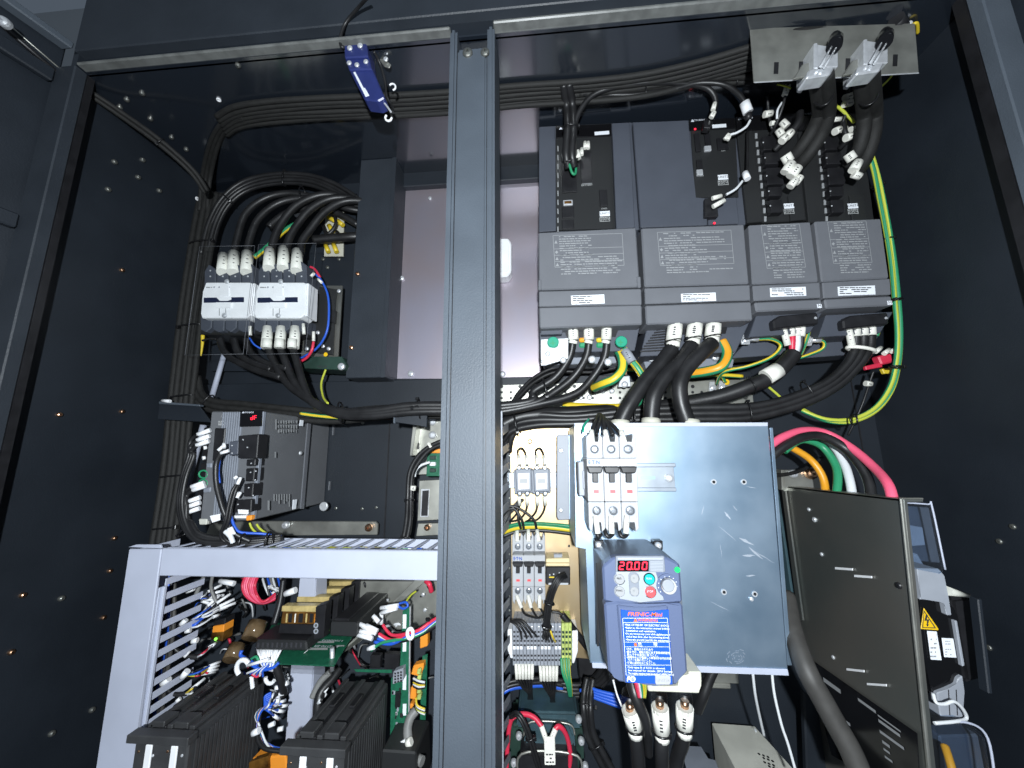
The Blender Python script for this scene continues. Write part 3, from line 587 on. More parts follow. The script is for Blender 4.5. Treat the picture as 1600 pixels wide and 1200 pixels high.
# ================================================================ cable bracket with two clamps
T('cable_bracket', 'slotted zinc bracket hanging in the top right corner with two cable clamps on it', 'bracket', (1300, 120, .47))
MB().poly([(1172, 44), (1430, 36), (1436, 113), (1178, 128)], .468, .002, .0006).build('plate', 'galv')
MB().prism([P(1178, 128, .466), P(1436, 113, .466), P(1436, 113, .48), P(1178, 128, .48)], (0, 0, -.002), .0005).build('bottom_fold', 'silver')
for x, y in ((1213, 106), (1252, 105), (1325, 100), (1399, 94)): fp('slot', 'black', [(x - 4, y + 9), (x + 3, y + 9), (x + 4, y - 9), (x - 3, y - 9)], .4675, .001, .0)
def clamp(x, y, lab):
    T('cable_clamp', lab, 'clamp', (x, y, .455))
    fp('block', 'silver', [(x - 14, y - 27), (x + 20, y - 22), (x + 20, y + 8), (x - 12, y + 9)], .450, .03, .001)
    fp('cheek', 'silver', [(x - 18, y - 29), (x - 12, y - 30), (x - 10, y + 11), (x - 18, y + 10)], .446, .036, .001)
    fp('jaw', 'silver', [(x - 26, y + 12), (x + 16, y + 6), (x + 8, y + 20), (x - 30, y + 26)], .440, .02, .002)
    fp('foot', 'galv', [(x - 36, y + 4), (x - 16, y - 2), (x - 26, y + 22), (x - 50, y + 27)], .456, .004, .001)
    MB().tube(pp([(x + 18, y - 24, .442), (x - 2, y + 10, .436)]), .0014, 8).tube(pp([(x + 10, y - 24, .442), (x - 8, y + 8, .436)]), .0014, 8).build('spring_rod', 'silver')
    MB().tube(pp([(x + 16, y - 34, .458), (x + 14, y - 24, .440)]), .0085, 14).build('knob', 'gloss'); MB().tube(pp([(x + 15, y - 36, .458), (x + 15, y - 40, .462)]), .006, 12).build('knob_end', 'black')
clamp(1290, 96, 'left silver cable clamp with black knob on the top right bracket'); clamp(1368, 90, 'right silver cable clamp with black knob on the top right bracket')
T('gland_plate_corner', 'small black gland with a yellow tipped lead in the top right corner', 'cable gland', (1410, 50, .56))
MB().tube(pp([(1400, 30, .55), (1412, 50, .54)]), .009, 12).build('gland', 'black'); tb('lead', 'yell', [(1418, 45, .535), (1432, 36, .54), (1434, 52, .545)], 1.8); tb('lead', 'whitew', [(1412, 46, .532), (1424, 34, .536)], 2.2)
wire('drain_wire', 'short thin yellow wire below the right end of the cable bracket', 'wire', [(1394, 118, .52), (1385, 128, .525), (1370, 142, .53)], 1.3, 'lime'); wire('drain_wire', 'thin yellow wire slanting behind the left pair of thick cables', 'wire', [(1296, 157, .545), (1308, 166, .55), (1322, 178, .555), (1335, 192, .56)], 2, 'lime')
wire('drain_wire', 'thin yellow wire at the left end under the cable bracket', 'wire', [(1214, 132, .53), (1225, 134, .53), (1236, 138, .53)], 1.1, 'lime')
# ================================================================ cable run along the ceiling
bundle('ceiling_cable_run', 'braided black cable bundle running along under the ceiling from left to right', 'cable bundle',
       [(346, 196, .575), (372, 182, .565), (430, 172, .555), (520, 167, .55), (620, 164, .55), (720, 158, .55), (812, 148, .548), (915, 141, .545), (1005, 131, .54), (1092, 112, .535), (1180, 86, .53), (1240, 66, .53), (1290, 62, .535)],
       [(-15, 8), (-8, 0), (-1, 5), (6, 0), (12, 6), (18, 2)], 4, (2.0, 3.0, 4.9, 6.0, 7.0, 8.0, 9.0), 'sheath', tie_r=.0016, jit=1.2)
bundle('ceiling_cable_run', 'lower pair of braided black cables along the ceiling ending behind the slotted bracket', 'cable bundle',
       [(905, 150, .56), (960, 146, .558), (1005, 141, .555), (1060, 134, .55), (1092, 127, .545), (1150, 124, .54), (1200, 122, .54)], [(-3, 0), (4, 3)], 4, (2.0, 5.0), 'sheath')
bundle('corner_drop', 'three thin black cables turning down from the ceiling run in the dark left corner', 'cable bundle', [(318, 330, .66), (322, 280, .645), (334, 226, .60), (352, 196, .575), (380, 182, .565)], [(-6, 0), (0, 3), (6, 0)], 3.2, (1.5,), 'sheath')
T('strap', 'black strap with white ring hanging from the ceiling between the post and the bracket', 'strap', (916, 100, .52))
MB().prism([P(915, 56, .505), P(921, 56, .505), P(917, 150, .54), P(911, 150, .54)], (0, .0015, .001), .0004).build('band', 'tie')
MB().tube([P(909 + 3.2 * math.cos(t * .785), 116 + 5.5 * math.sin(t * .785), .52) for t in range(8)], .0011, 6, 2, closed=True).build('ring', 'white')
bundle('corner_cable', 'black cable running down from the door along the dark top left corner of the cabinet', 'cable', [(110, 126, .455), (180, 172, .49), (250, 222, .53), (300, 268, .57), (322, 300, .60)], [(-3, 0), (3, 2)], 3.6, (2.0,), 'sheath')
# ================================================================ blue limit switch
T('limit_switch', 'blue safety limit switch hanging tilted under the top lip, lever with white clip below', 'limit switch', (570, 110, .45))
B = lambda pts, Y, th, n, m, bv=.001, par=None: fp(n, m, pts, Y, th, bv, par)
B([(544, 106), (580, 103), (601, 152), (590, 158), (569, 155)], .447, .022, 'body', 'sblue', .0018)
B([(538, 88), (575, 85), (581, 108), (545, 109)], .444, .026, 'head', 'sblue', .0016)
B([(537, 70), (572, 65), (575, 88), (538, 90)], .440, .028, 'cap', 'sblue', .0016)
B([(552, 113), (555, 112), (575, 150), (571, 151)], .4466, .001, 'print_bar', 'inkwh', 0); B([(568, 138), (570, 137), (577, 149), (575, 150)], .4466, .001, 'print_bar', 'inkwh', 0)
for x, y in ((546, 99), (558, 102), (572, 97)): screw(x, y, .4435, 4, 'silver', 'screw')
for x, y in ((547, 76), (563, 72)): screw(x, y, .4395, 4.5, 'silver', 'screw')
tb('lever_arm', 'silver', [(595, 155, .455), (603, 164, .455), (611, 175, .455)], 1.6)
MB().tube([P(607 + 5 * math.cos(t), 184 + 5 * math.sin(t), .455) for t in (0, .8, 1.6, 2.4, 3.2, 4.0)], .0016, 8).build('clip_ring', 'white')
B([(573, 66), (582, 66), (604, 96), (611, 100), (608, 105), (600, 103)], .462, .003, 'mount_plate', 'galv'); screw(603, 93, .46, 4, 'silver', 'screw'); 
tb('supply_lead', 'cable', [(576, -6, .40), (558, 14, .42), (540, 36, .432), (532, 58, .436), (533, 72, .437), (538, 74, .439)], 2.6)
tb('loose_lead', 'cable', [(584, 80, .455), (594, 100, .46), (602, 130, .47), (604, 150, .475), (612, 165, .48), (614, 176, .47)], 2.2); MB().tube([P(613 + 5 * math.cos(t), 136 + 5 * math.sin(t), .47) for t in (-2.6, -1.8, -1, -.2, .6, 1.4)], .0014, 8).build('clip_ring', 'white')
# ================================================================ power cables below the drives
GY = ['green', 'yell']; YG = ['yell', 'green']
T('power_cable_set', 'three black cables in white tubes from the leftmost drive, passing behind the post', 'power cables', (900, 570, .6))
for i, (x, dx) in enumerate(((895, 0), (920, 14), (948, 30))):
    sleeve((x, 509, .58), (x + 1 - i, 531, .585), 8); sleeve((x + 1 - i, 532, .585), (x - i, 537, .586), 6.5, marks=0)
    ring(P(x + 1 - i, 531, .585), (0, 0, 1), 7 * sz(.585), 7 * sz(.585), .0011).build('cable_tie', 'tie')
    tb('cable', 'cable', [(x, 536, .587), (x - 6 + i * 1, 560, .592), (x - 28 + i * 3, 590, .60), (x - 62 + i * 6, 612 + i * 2, .60), (840 - 8 + i * 4, 626 + i * 3, .595), (775, 634 + i * 5, .59), (700, 633 + i * 5, .585), (640, 634 + i * 5, .58), (580, 642 + i * 4, .58), (530, 642 + i * 3, .585), (490, 628 + i * 1, .59), (450 + i * 12, 600, .60), (428 + i * 18, 565, .61), (418 + i * 19, 540, .615)], 6.2)
    MB().tube(pp([(417 + i * 19.5, 544, .603), (418 + i * 19.5, 530, .603)]), .0075, 12).build('marker_tube', 'slv')
for x, y in ((852, 608), (656, 640), (533, 644)):
    ring(P(x, y, .59), P(x + 10, y - 2, .59) - P(x, y, .59), .017, .010, .0014).build('cable_tie', 'tie')
T('loop_cable', 'pair of thin black cables looping down behind the three white tubes of the leftmost drive', 'cable', (820, 590, .64))
for k in (0, 7): tb('cable', 'cable', [(990, 560 + k, .66), (930, 574 + k, .66), (870, 574 + k, .655), (835, 590 + k, .65), (812, 612 + k, .64), (800, 630, .63), (790, 640, .63)], 3)
T('motor_cable_set', 'three thick black cables curving from the second drive into the top of the aluminium box', 'power cables', (1050, 590, .58))
for x, t, y1, path in ((1055, -3, 541, [(1050, 545, .58), (1035, 565, .575), (1005, 600, .565), (985, 630, .56), (972, 655, .56), (970, 672, .56)]), (1086, -3, 537, [(1081, 540, .578), (1068, 560, .57), (1040, 588, .56), (1023, 615, .555), (1018, 640, .555), (1017, 672, .557)]), (1115, -2, 534, [(1112, 537, .576), (1095, 552, .565), (1073, 575, .56), (1062, 600, .555), (1064, 630, .555), (1074, 660, .556), (1078, 674, .557)])):
    sleeve((x, 506, .575), (x + t, y1 - 8, .578), 11); sleeve((x + t, y1 - 7, .578), (x + t - 1, y1 + 1, .579), 10, marks=0)
    ring(P(x + t, y1 - 8, .578), (-.1, 0, 1), 11.2 * sz(.58), 11.2 * sz(.58), .0012).build('cable_tie', 'tie')
    tb('cable', 'cable', path, 11.8, n=14, sub=8)
for x, y in ((969, 662), (1017, 659), (1078, 661)): MB().tube(pp([(x, y + 5, .555), (x, y - 4, .556)]), .0135, 14).build('bushing', 'beige')
T('brake_cable', 'thick sheathed cable with bared red and white cores under the third drive', 'cable', (1200, 590, .6))
for i, (x0, x1) in enumerate(((1223, 1231), (1233, 1237), (1244, 1245), (1253, 1251))): sleeve((x0, 500 + (10 if i == 0 else 0), .588), (x1, 524 + (16 if i == 0 else 2), .59), 5.5 if i else 4.5, marks=1)
tb('core', 'red', [(1238, 522, .59), (1238, 535, .591), (1237, 550, .595), (1232, 558, .60)], 4.2); tb('core', 'whitew', [(1246, 522, .59), (1246, 538, .591), (1243, 550, .595), (1236, 560, .60)], 4.2)
tb('core', 'cable', [(1253, 522, .592), (1252, 540, .594), (1246, 555, .598), (1240, 562, .60)], 3.5); tb('core', GY, [(1262, 495, .60), (1264, 515, .60), (1259, 535, .602), (1250, 555, .60), (1244, 562, .602)], 2.4)
tb('sheath', 'cable', [(1240, 552, .598), (1225, 570, .598), (1203, 590, .598), (1175, 602, .60), (1130, 618, .61), (1080, 628, .62), (1000, 640, .63), (900, 645, .64), (820, 650, .64), (785, 664, .64)], 11, n=14)
MB().tube(pp([(1216, 578, .594), (1196, 590, .594)]), .0125, 14).build('white_band', 'slv'); ring(P(1172, 604, .60), (1, 0, .35), .013, .013).build('cable_tie', 'tie')
T('motor_cable_bundle', 'three parallel black cables sweeping left from the white tubes of the fourth drive', 'power cables', (1250, 620, .6))
for i, x in enumerate((1335, 1347, 1359)): sleeve((x, 496, .588), (x + 2, 526 - i, .59), 6.2, marks=1)
sleeve((1325, 510, .586), (1331, 540, .588), 4.5, marks=1); tb('core', GY, [(1373, 494, .60), (1374, 510, .60), (1370, 525, .602)], 2.6)
for i in range(3):
    tb('cable', 'cable', [(1337 + i * 12, 524, .592), (1336 + i * 11, 545, .594), (1322 + i * 10, 570, .596), (1295 + i * 8, 595 + i * 3, .598), (1255 + i * 4, 614 + i * 7, .60), (1205, 630 + i * 8, .603), (1160, 636 + i * 9, .605), (1100, 637 + i * 9, .61), (1000, 640 + i * 8, .62), (900, 650 + i * 6, .63), (840, 648 + i * 8, .635), (800, 655 + i * 9, .64), (785, 675 + i * 7, .645)], 6)
MB().tube([P(1345, 546, .590) + Vector((math.cos(t * .785) * .018, math.sin(t * .785) * .009, math.cos(t * .785) * -.004)) for t in range(8)], .0028, 8, 3, closed=True).build('marker_band', 'slv')
for x, y, d in ((1262, 613, (1, 0, .4)), (1169, 645, (1, 0, .05)), (990, 652, (1, 0, 0)), (806, 662, (1, 0, .2))): ring(P(x, y, .603), d, .018, .009).build('cable_tie', 'tie')
bundle('lower_cable_run', 'black cables lying behind the thick ones above the aluminium box, bending down at the post', 'cable bundle', [(1130, 664, .66), (1040, 662, .66), (940, 658, .66), (860, 652, .66), (815, 658, .655), (796, 680, .65), (790, 705, .64)], [(-5, 0), (2, 4), (9, 0)], 5, (1.5, 4.5))
# ---- earth wires
def earth(lab, pts, r, m=GY, **k): 
    T('earth_wire', lab, 'earth wire', pts[len(pts) // 2]); tb('wire', m, pts, r, **k); return CUR
earth('long green and yellow earth wires tied down the right side of the fourth drive', [(1358, 242, .565), (1366, 270, .57), (1374, 310, .575), (1384, 360, .58), (1392, 410, .585), (1398, 470, .59), (1402, 520, .595), (1400, 565, .60), (1390, 605, .605), (1366, 638, .61), (1330, 655, .615), (1290, 655, .62), (1252, 641, .63)], 3, ['green', 'lime'], twist=.03)
tb('wire', ['lime', 'green'], [(1362, 242, .567), (1372, 275, .572), (1381, 315, .577), (1390, 362, .582), (1398, 412, .587), (1404, 470, .592), (1407, 522, .597), (1404, 568, .602), (1393, 610, .607), (1368, 642, .612), (1330, 659, .617), (1290, 657, .622), (1254, 640, .632)], 3, twist=.05)
for x, y, d in ((1370, 290, (.2, 0, -1)), (1386, 374, (.15, 0, -1)), (1401, 468, (.1, 0, -1)), (1400, 573, (-.1, 0, -1)), (1334, 656, (-1, 0, 0))): ring(P(x, y, .585), d, .0075, .006).build('cable_tie', 'tie')
earth('thick green and yellow earth cable curving beside the right green cap of the leftmost drive', [(966, 548, .60), (972, 560, .59), (972, 578, .585), (960, 592, .585), (942, 600, .595), (928, 606, .62)], 7, YG)
earth('green and yellow earth cable with a printed lug leading down beside the thick black cables', [(975, 545, .59), (984, 560, .588), (998, 578, .585), (1008, 598, .59), (1008, 618, .60), (985, 634, .62), (940, 636, .64), (880, 633, .66)], 5.5)
sleeve((976, 547, .583), (988, 566, .58), 7, m='grey')
earth('thick yellow earth cable hooked behind the tubes of the second drive', [(1128, 533, .60), (1136, 552, .595), (1128, 572, .59), (1105, 580, .60), (1075, 584, .62)], 7.5, ['orange', 'green'])
earth('green and yellow wire running flat behind the thick cables along the earth bar', [(1160, 588, .66), (1120, 586, .66), (1080, 588, .665), (1030, 580, .67), (975, 577, .67)], 3)
earth('thin green earth wire curling from the ring lug under the second and third drives', [(1180, 530, .60), (1205, 530, .60), (1220, 540, .605), (1205, 558, .61), (1170, 572, .62), (1130, 582, .64), (1120, 600, .68)], 2.4)
earth('thin green wire curling from the ring lug under the third and fourth drives', [(1272, 530, .60), (1287, 534, .60), (1285, 545, .605), (1262, 555, .61), (1246, 560, .615)], 2.2)
earth('short yellow end of an earth wire between the black cable bundles on the right', [(1192, 598, .64), (1205, 608, .642), (1221, 622, .645)], 1.8, 'lime')
earth('yellow and green loop of wire bolted at the right end of the earth bar', [(1133, 597, .68), (1128, 585, .67), (1135, 578, .665), (1160, 575, .66)], 2.2, ['lime', 'green'])
T('earth_lug', 'ring lugs screwed to the right end of the earth bar under the yellow wires', 'cable lug', (1120, 605, .69))
for x, y in ((1114, 604), (1129, 603)): fp('lug', 'silver', [(x - 5, y - 8), (x + 4, y - 8), (x + 6, y + 7), (x - 6, y + 8)], .688, .003, .001); screw(x, y + 2, .687, 4, 'silver', 'screw')
MB().disc(1135, 597, .689, 4.5, .001, 16).build('earth_symbol', 'warn'); txt('+', 1135, 597, 4, .6884, 'inkk', name='emblem')
fp('red_lug', 'brass', [(970, 577), (980, 577), (980, 586), (970, 586)], .66, .004, .001); fp('lug', 'silver', [(969, 588), (984, 587), (986, 604), (966, 605)], .662, .004, .001); screw(976, 601, .6605, 5, 'silver', 'screw')
for i, (x, y) in enumerate(((1165, 528), (1262, 530))):
    T('ring_lug', ['bright ring lug screwed under the gap between second and third drives', 'bright ring lug screwed under the gap between third and fourth drives'][i], 'cable lug', (x, y, .61))
    fp('tab', 'silver', [(x - 8, y - 6), (x + 8, y - 4), (x + 7, y + 10), (x - 6, y + 10)], .605, .003, .0006); MB().tube(pp([(x + 4, y + 1, .602), (x + 20, y + 2, .60)]), .004, 10).build('barrel', 'silver'); screw(x, y + 3, .604, 5, 'silver', 'screw')
T('red_clip', 'red plastic clip with white tags at the lower right of the fourth drive', 'clip', (1380, 565, .62))
fp('body', 'red', [(1372, 556), (1394, 552), (1396, 566), (1378, 570)], .612, .014, .002); fp('arm', 'red', [(1352, 572), (1378, 566), (1380, 573), (1354, 578)], .616, .006, .001)
for x, y in ((1371, 546), (1384, 549), (1396, 546)): sleeve((x - 3, y + 4, .61), (x + 5, y - 3, .612), 3, marks=1)
fp('yellow_foot', 'yell', [(1378, 576), (1396, 574), (1394, 583), (1382, 584)], .618, .006, .001)
wire('hanging_wire', 'thin black wire with a white tag hanging below the red clip', 'wire', [(1365, 580, .64), (1358, 600, .645), (1348, 630, .65), (1335, 660, .66), (1325, 680, .67)], 1.6, 'cable', [((1352, 599, .64), (1361, 600, .64), 4)])
# ================================================================ gold mounting plate left of the aluminium box
GP = .655
T('mounting_plate', 'yellowish zinc mounting plate right of the post with small relays and breakers on it', 'mounting plate', (845, 840, GP))
MB().poly([(794, 666), (897, 665), (900, 850), (925, 860), (928, 1030), (795, 1022)], GP, .003, .0006).build('plate', 'gold')
screw(828, 690, GP - .001, 4, 'gold', 'screw'); screw(820, 690, GP - .001, 2.5, 'silver', 'screw'); MB().disc(889, 853, GP - .0006, 1.8, .0006, 10).build('hole', 'black')
T('support_bracket', 'pale folded metal bracket between the two small contactors and the aluminium box', 'bracket', (880, 740, .60))
MB().poly([(870, 679), (889, 679), (890, 812), (873, 813), (870, 808)], .60, .003, .001).build('web', 'grey'); MB().poly([(884, 679), (898, 679), (900, 812), (886, 812)], .603, .05, .001).build('flange', 'alum')
for y in (704, 797): screw(876.5, y, .599, 3.6, 'silver', 'screw')
def small_contactor(x, lab):
    T('small_contactor', lab, 'contactor', (x, 755, .61), 'small contactors on the zinc plate')
    fp('base', 'mid', [(x - 16, 735), (x + 14, 733), (x + 15, 770), (x - 14, 772)], .615, .035, .001)
    fp('body', 'mid', [(x - 13, 733), (x + 12, 732), (x + 13, 768), (x - 11, 769)], .602, .03, .0012)
    o = fp('label', 'white', [(x - 9, 740), (x + 9, 739), (x + 9, 764), (x - 8, 765)], .6012, .001, .0003); MB().rect(x - 6, 748, x + 6, 755, .601, .0004, 0).build('print_block', 'key', o)
    for dx in (-7, 5):
        screw(x + dx, 731, .604, 4, 'tsc', 'terminal_screw'); screw(x + dx + 1, 771, .606, 4, 'tsc', 'terminal_screw')
        sleeve((x + dx + 1, 726, .605), (x + dx - 1, 712, .612), 2.6, marks=1); sleeve((x + dx, 776, .606), (x + dx + 1, 789, .612), 2.6, marks=1)
        tb('wire', 'cable', [(x + dx + 1, 788, .612), (x + dx - 2, 800, .62), (x + dx - 12, 812, .63), (x - 25, 815, .64)], 1.5)
    tb('wire', 'cable', [(x - 8, 713, .612), (x - 9, 704, .616), (x - 3, 700, .618), (x + 2, 706, .616), (x + 4, 714, .612)], 1.5)
small_contactor(818, 'left one of the two small grey contactors on the yellowish zinc plate'); small_contactor(846, 'right one of the two small grey contactors on the yellowish zinc plate')
T('mounting_rail', 'short steel rail end between the post duct and the two small contactors', 'din rail', (800, 750, .65)); fb('rail', 'rail', 792, 738, 870, 763, .645, .008, .001)
earth('green and yellow leads crossing the yellowish zinc plate above the small breaker', [(786, 832, .63), (810, 824, .625), (850, 823, .62), (895, 828, .62)], 4, YG); tb('lead', 'cable', [(786, 838, .63), (810, 830, .632), (850, 829, .632), (895, 834, .632)], 3); tb('lead', 'green', [(786, 826, .635), (812, 819, .632), (850, 819, .63), (895, 823, .63)], 3)
bundle('wire_fan', 'three black wires fanning from the duct into the small breaker top', 'wires', [(782, 800, .60), (795, 790, .60), (806, 797, .60), (815, 812, .60), (818, 826, .605)], [(0, 0)], 2, ())
for k, dx in enumerate((-12, 12)): tb('cable', 'cable', [(782, 808, .60), (797, 795 - k * 4, .60), (812 + dx * .3, 799 - k * 2, .60), (822 + dx, 812, .60), (826 + dx, 826, .605)], 2)
for k in range(4): tb('cable', 'cable', [(778, 815 + k * 9, .61), (792, 800 + k * 3, .615), (803, 790 + k * 2, .62), (812 + k * 2, 780, .62)], 1.7)
# ================================================================ circuit breakers
def breaker(lab, g, cols, yt, ym0, ym1, yb, Y, lean, lev, scr, redy, brandp, num, tub, tubr):
    """three poles: recessed terminal ends, a raised middle with a toggle each"""
    T('circuit_breaker', lab, 'circuit breaker', (cols[1], ym0, Y), g)
    k = lambda x, y: x + lean * (y - yt)
    y1, y2, y3 = yt + (ym0 - yt) * .42, ym1, ym1 + (yb - ym1) * .6
    for i in range(3):
        a, b = cols[i] + .3, cols[i + 1] - .3; w = b - a; g5 = w * .22
        # forked terminal ends top and bottom
        fp('terminal_end', 'bwhite', [(k(a, yt + 6), yt + 6), (k(a + g5, yt), yt), (k(a + g5, y1 - 2), y1 - 2), (k(b - g5, y1 - 2), y1 - 2), (k(b - g5, yt), yt), (k(b, yt + 6), yt + 6), (k(b, ym0), ym0), (k(a, ym0), ym0)], Y + .022, .05, .0008)
        fp('terminal_end', 'bwhite', [(k(a, ym1), ym1), (k(b, ym1), ym1), (k(b, yb - 6), yb - 6), (k(b - g5, yb), yb), (k(b - g5, y3 + 2), y3 + 2), (k(a + g5, y3 + 2), y3 + 2), (k(a + g5, yb), yb), (k(a, yb - 6), yb - 6)], Y + .022, .05, .0008)
        for q, (yy) in enumerate(scr):
            xx = k((a + b) / 2, yy); MB().disc(xx, yy, Y + .0212, w * .31, .0006, 20, bev=False).build('screw_well', 'grey'); screw(xx, yy, Y + .021, w * .25, 'tsc', 'terminal_screw', h=.3)
            txt(str(2 * i + 1 + q), k(b - w * .12, yy - w * .25 if q == 0 else yy), yy - w * .3 if q == 0 else yy + w * .35, w * .14, Y + .0215, 'inkg')
        ml = (ym0 + ym1) / 2; la, lb = lev
        fp('pole_body', 'bwhite', [(k(a, ym0), ym0), (k(b, ym0), ym0), (k(b, ym1), ym1), (k(a, ym1), ym1)], Y, .06, .0008)
        fp('toggle_slot', 'grey', [(k(a + w * .28, la + 2), la + 2), (k(b - w * .28, la + 2), la + 2), (k(b - w * .28, lb + 1), lb + 1), (k(a + w * .28, lb + 1), lb + 1)], Y - .0004, .002, 0)
        t = fp('toggle', 'black', [(k(a - .2, la), la), (k(b + .2, la), la), (k(b - w * .1, la + (lb - la) * .42), la + (lb - la) * .42), (k(a + w * .12, la + (lb - la) * .42), la + (lb - la) * .42)], Y - .009, .012, .001)
        fp('toggle_stem', 'black', [(k(a + w * .33, la + (lb - la) * .4), la + (lb - la) * .4), (k(b - w * .33, la + (lb - la) * .4), la + (lb - la) * .4), (k(b - w * .33, lb), lb), (k(a + w * .33, lb), lb)], Y - .005, .008, .0006, t)
        fb('status_flag', 'stop', k(a + w * .36, redy), redy - w * .1, k(a + w * .68, redy), redy + w * .1, Y - .0006, .001, 0)
        xs, sx = tub[i]; 
        sleeve((xs, yt + (y1 - yt) * 1.0, Y + .022), (xs + sx * 10, yt - 4, Y + .03), tubr)
    o = fp('brand_strip', 'bwhite', [(k(cols[0] + .5, ym0 + 1), ym0 + 1), (k(cols[3] - .5, ym0 + 1), ym0 + 1), (k(cols[3] - .5, lev[0] - 1), lev[0] - 1), (k(cols[0] + .5, lev[0] - 1), lev[0] - 1)], Y - .0012, .001, .0003)
    txt('E\u00b7T\u00b7N', k(cols[0] + brandp * .68, ym0 + 5), (ym0 + lev[0]) / 2, (lev[0] - ym0) * .42, Y - .0016, 'inkb', o, wpx=brandp, bold=.05)
    return k
k = breaker('large three pole circuit breaker with blue brand lettering on the aluminium box', 'three pole circuit breakers', [915, 941, 967, 994], 677, 716, 784, 832, .437, .035, (729, 754), (702, 798), 768, 17, None, ((925, -.1), (949, -.35), (976, -.55)), 4.2)
for x, s in ((931, 'L3A1'), (955, 'L3A2'), (979, 'L3A3')):
    dx = (x - 955) * .03; sleeve((x + dx, 806, .455), (x + 1 - dx * 3, 834, .45), 4.2, marks=0); txt(s, x + 1, 820, 3.4, .4475, 'inkk', rot=rad(80))
for a, b in ((931, 938), (944, 957), (966, 980)): tb('wire', 'cable', [(a, 812, .475), (a + 2, 832, .46), ((a + b) / 2 + 1, 839, .458), (b + 1, 834, .462)], 3)
for i, (x, d) in enumerate(((924, 8), (932, 6), (946, -4), (958, -14), (972, -26))): tb('wire', 'cable', [(x, 680, .466), (x + d * .6, 664, .48), (x + d, 655, .50), (935 + i, 648, .53)], 3)
tb('wire', 'teal', [(911, 674, .47), (913, 664, .48), (920, 655, .50)], 1.8)
fb('din_rail', 'rail', 902, 724, 1056, 730, .503, .004, .0006); fb('din_rail', 'rail', 902, 762, 1057, 768, .503, .004, .0006); fb('din_rail_web', 'rail', 902, 729, 1054, 763, .506, .002, .0004); fb('rail_slot', 'alum', 1001, 744, 1024, 749, .5055, .001, 0); screw(1045, 747, .5055, 6, 'silver', 'screw')
fp('end_clamp', 'grey', [(903, 722), (912, 720), (914, 775), (905, 775)], .47, .035, .001); fp('end_clamp', 'grey', [(910, 735), (918, 734), (919, 764), (911, 765)], .468, .035, .001)
o = fp('print_area', 'bwhite', [(920, 760), (940, 760), (941, 782), (921, 782)], .4366, .0003, 0); dashes(922, 773, 940, 781, 3, .4366, 'inkg', .8, .4, o)
breaker('smaller three pole circuit breaker on the yellowish zinc plate right of the post', 'three pole circuit breakers', [800, 817.5, 834.5, 852], 832, 867, 917, 945, .60, .004, (879, 896), (854, 923), 907, 13, None, ((808, 0), (826, -.05), (842, -.3)), 3.2)
for x, t in ((806, 9), (824, 6), (842, 1)): sleeve((x + 1, 930, .62), (x + t, 950, .615), 3, marks=1); tb('wire', 'cable', [(x + t, 949, .616), (x + t + 6, 960, .62), (842, 966, .63), (854, 966, .63)], 1.6)
T('converter_module', 'small black module with cream top and pale tab beside the smaller breaker', 'module', (872, 890, .61))
fp('body', 'black', [(853, 886), (891, 886), (891, 914), (853, 914)], .60, .04, .001); fp('top', 'cream', [(853, 873), (890, 872), (890, 886), (853, 886)], .605, .035, .001); fp('ridge', 'cream', [(853, 880), (890, 880), (890, 885), (853, 885)], .60, .01, .001)
fp('tab', 'grey', [(865, 866), (879, 866), (878, 873), (866, 873)], .61, .01, .0006)
for x, y in ((859, 898), (865, 897), (874, 895), (882, 894)): MB().disc(x, y, .5995, 1.2, .001, 8).build('pin', 'silver')
fp('yellow_tag', 'yell', [(858, 901), (866, 901), (866, 903), (858, 903)], .5992, .001, 0); fp('foot_rail', 'silver', [(857, 911), (888, 911), (888, 914), (857, 914)], .599, .003, .0004)
bundle('module_cable', 'tied black wire bundle dropping from the small black module to the terminal strip', 'wire bundle', [(884, 898, .595), (874, 903, .585), (866, 918, .582), (859, 940, .585), (855, 965, .59), (854, 985, .60), (850, 1000, .615)], [(-4, 0), (-1.3, 2), (1.3, 0), (4, 2)], 1.8, (3.1, 4.7))
T('insulated_lead', 'thick black insulated lead slanting right below the small black module', 'cable', (900, 985, .63)); tb('lead', 'cable', [(862, 956, .62), (872, 957, .62), (880, 962, .62)], 2); tb('sheath', 'cable', [(878, 960, .62), (890, 975, .62), (905, 995, .625), (918, 1012, .63)], 5)
# ================================================================ terminal strip
T('terminal_strip', 'grey terminal strip with white ferrules below and green yellow earth terminals at its right', 'terminal strip', (848, 1010, .61))
for i in range(14):
    x = 801 + i * 5.45; s = (x - 846) * .0
    o = fp('terminal', 'grey', [(x, 974), (x + 5.1, 974), (x + 5.2, 1040), (x + .3, 1040)], .612, .05, .0004)
    mb = MB()
    for y in (986, 993, 1000, 1007, 1023, 1030): mb.rect(x + 1, y, x + 4.2, y + 3, .6116, .0004, 0)
    mb.build('wire_hole', 'inkk', o)
    if i % 4 != 3: fb('marker', 'white', x + .4, 1010, x + 4.8, 1015, .6105, .002, .0003, o)
for i in range(3):
    x = 877.5 + i * 5.3; o = fp('earth_terminal', 'gyt', [(x, 974), (x + 5, 974), (x + 5.2, 1040), (x + .3, 1040)], .611, .05, .0004)
    mb = MB(); 
    for y in (986, 993, 1002, 1012, 1020, 1030): mb.rect(x + .8, y, x + 4.2, y + 4, .6106, .0004, 0)
    mb.build('wire_hole', 'dgreen', o)
fp('end_stop', 'white', [(894, 986), (903, 986), (903, 1018), (897, 1037), (894, 1037)], .615, .04, .001); fp('end_stop', 'white', [(793, 984), (800, 983), (801, 1030), (797, 1028), (793, 1016)], .613, .04, .001)
fb('marker_rail', 'white', 808, 968, 890, 976, .628, .02, .0006)
for i in range(14): screw(804 + i * 5.45, 980, .6118, 2, 'silver', 'screw') if i % 2 else None
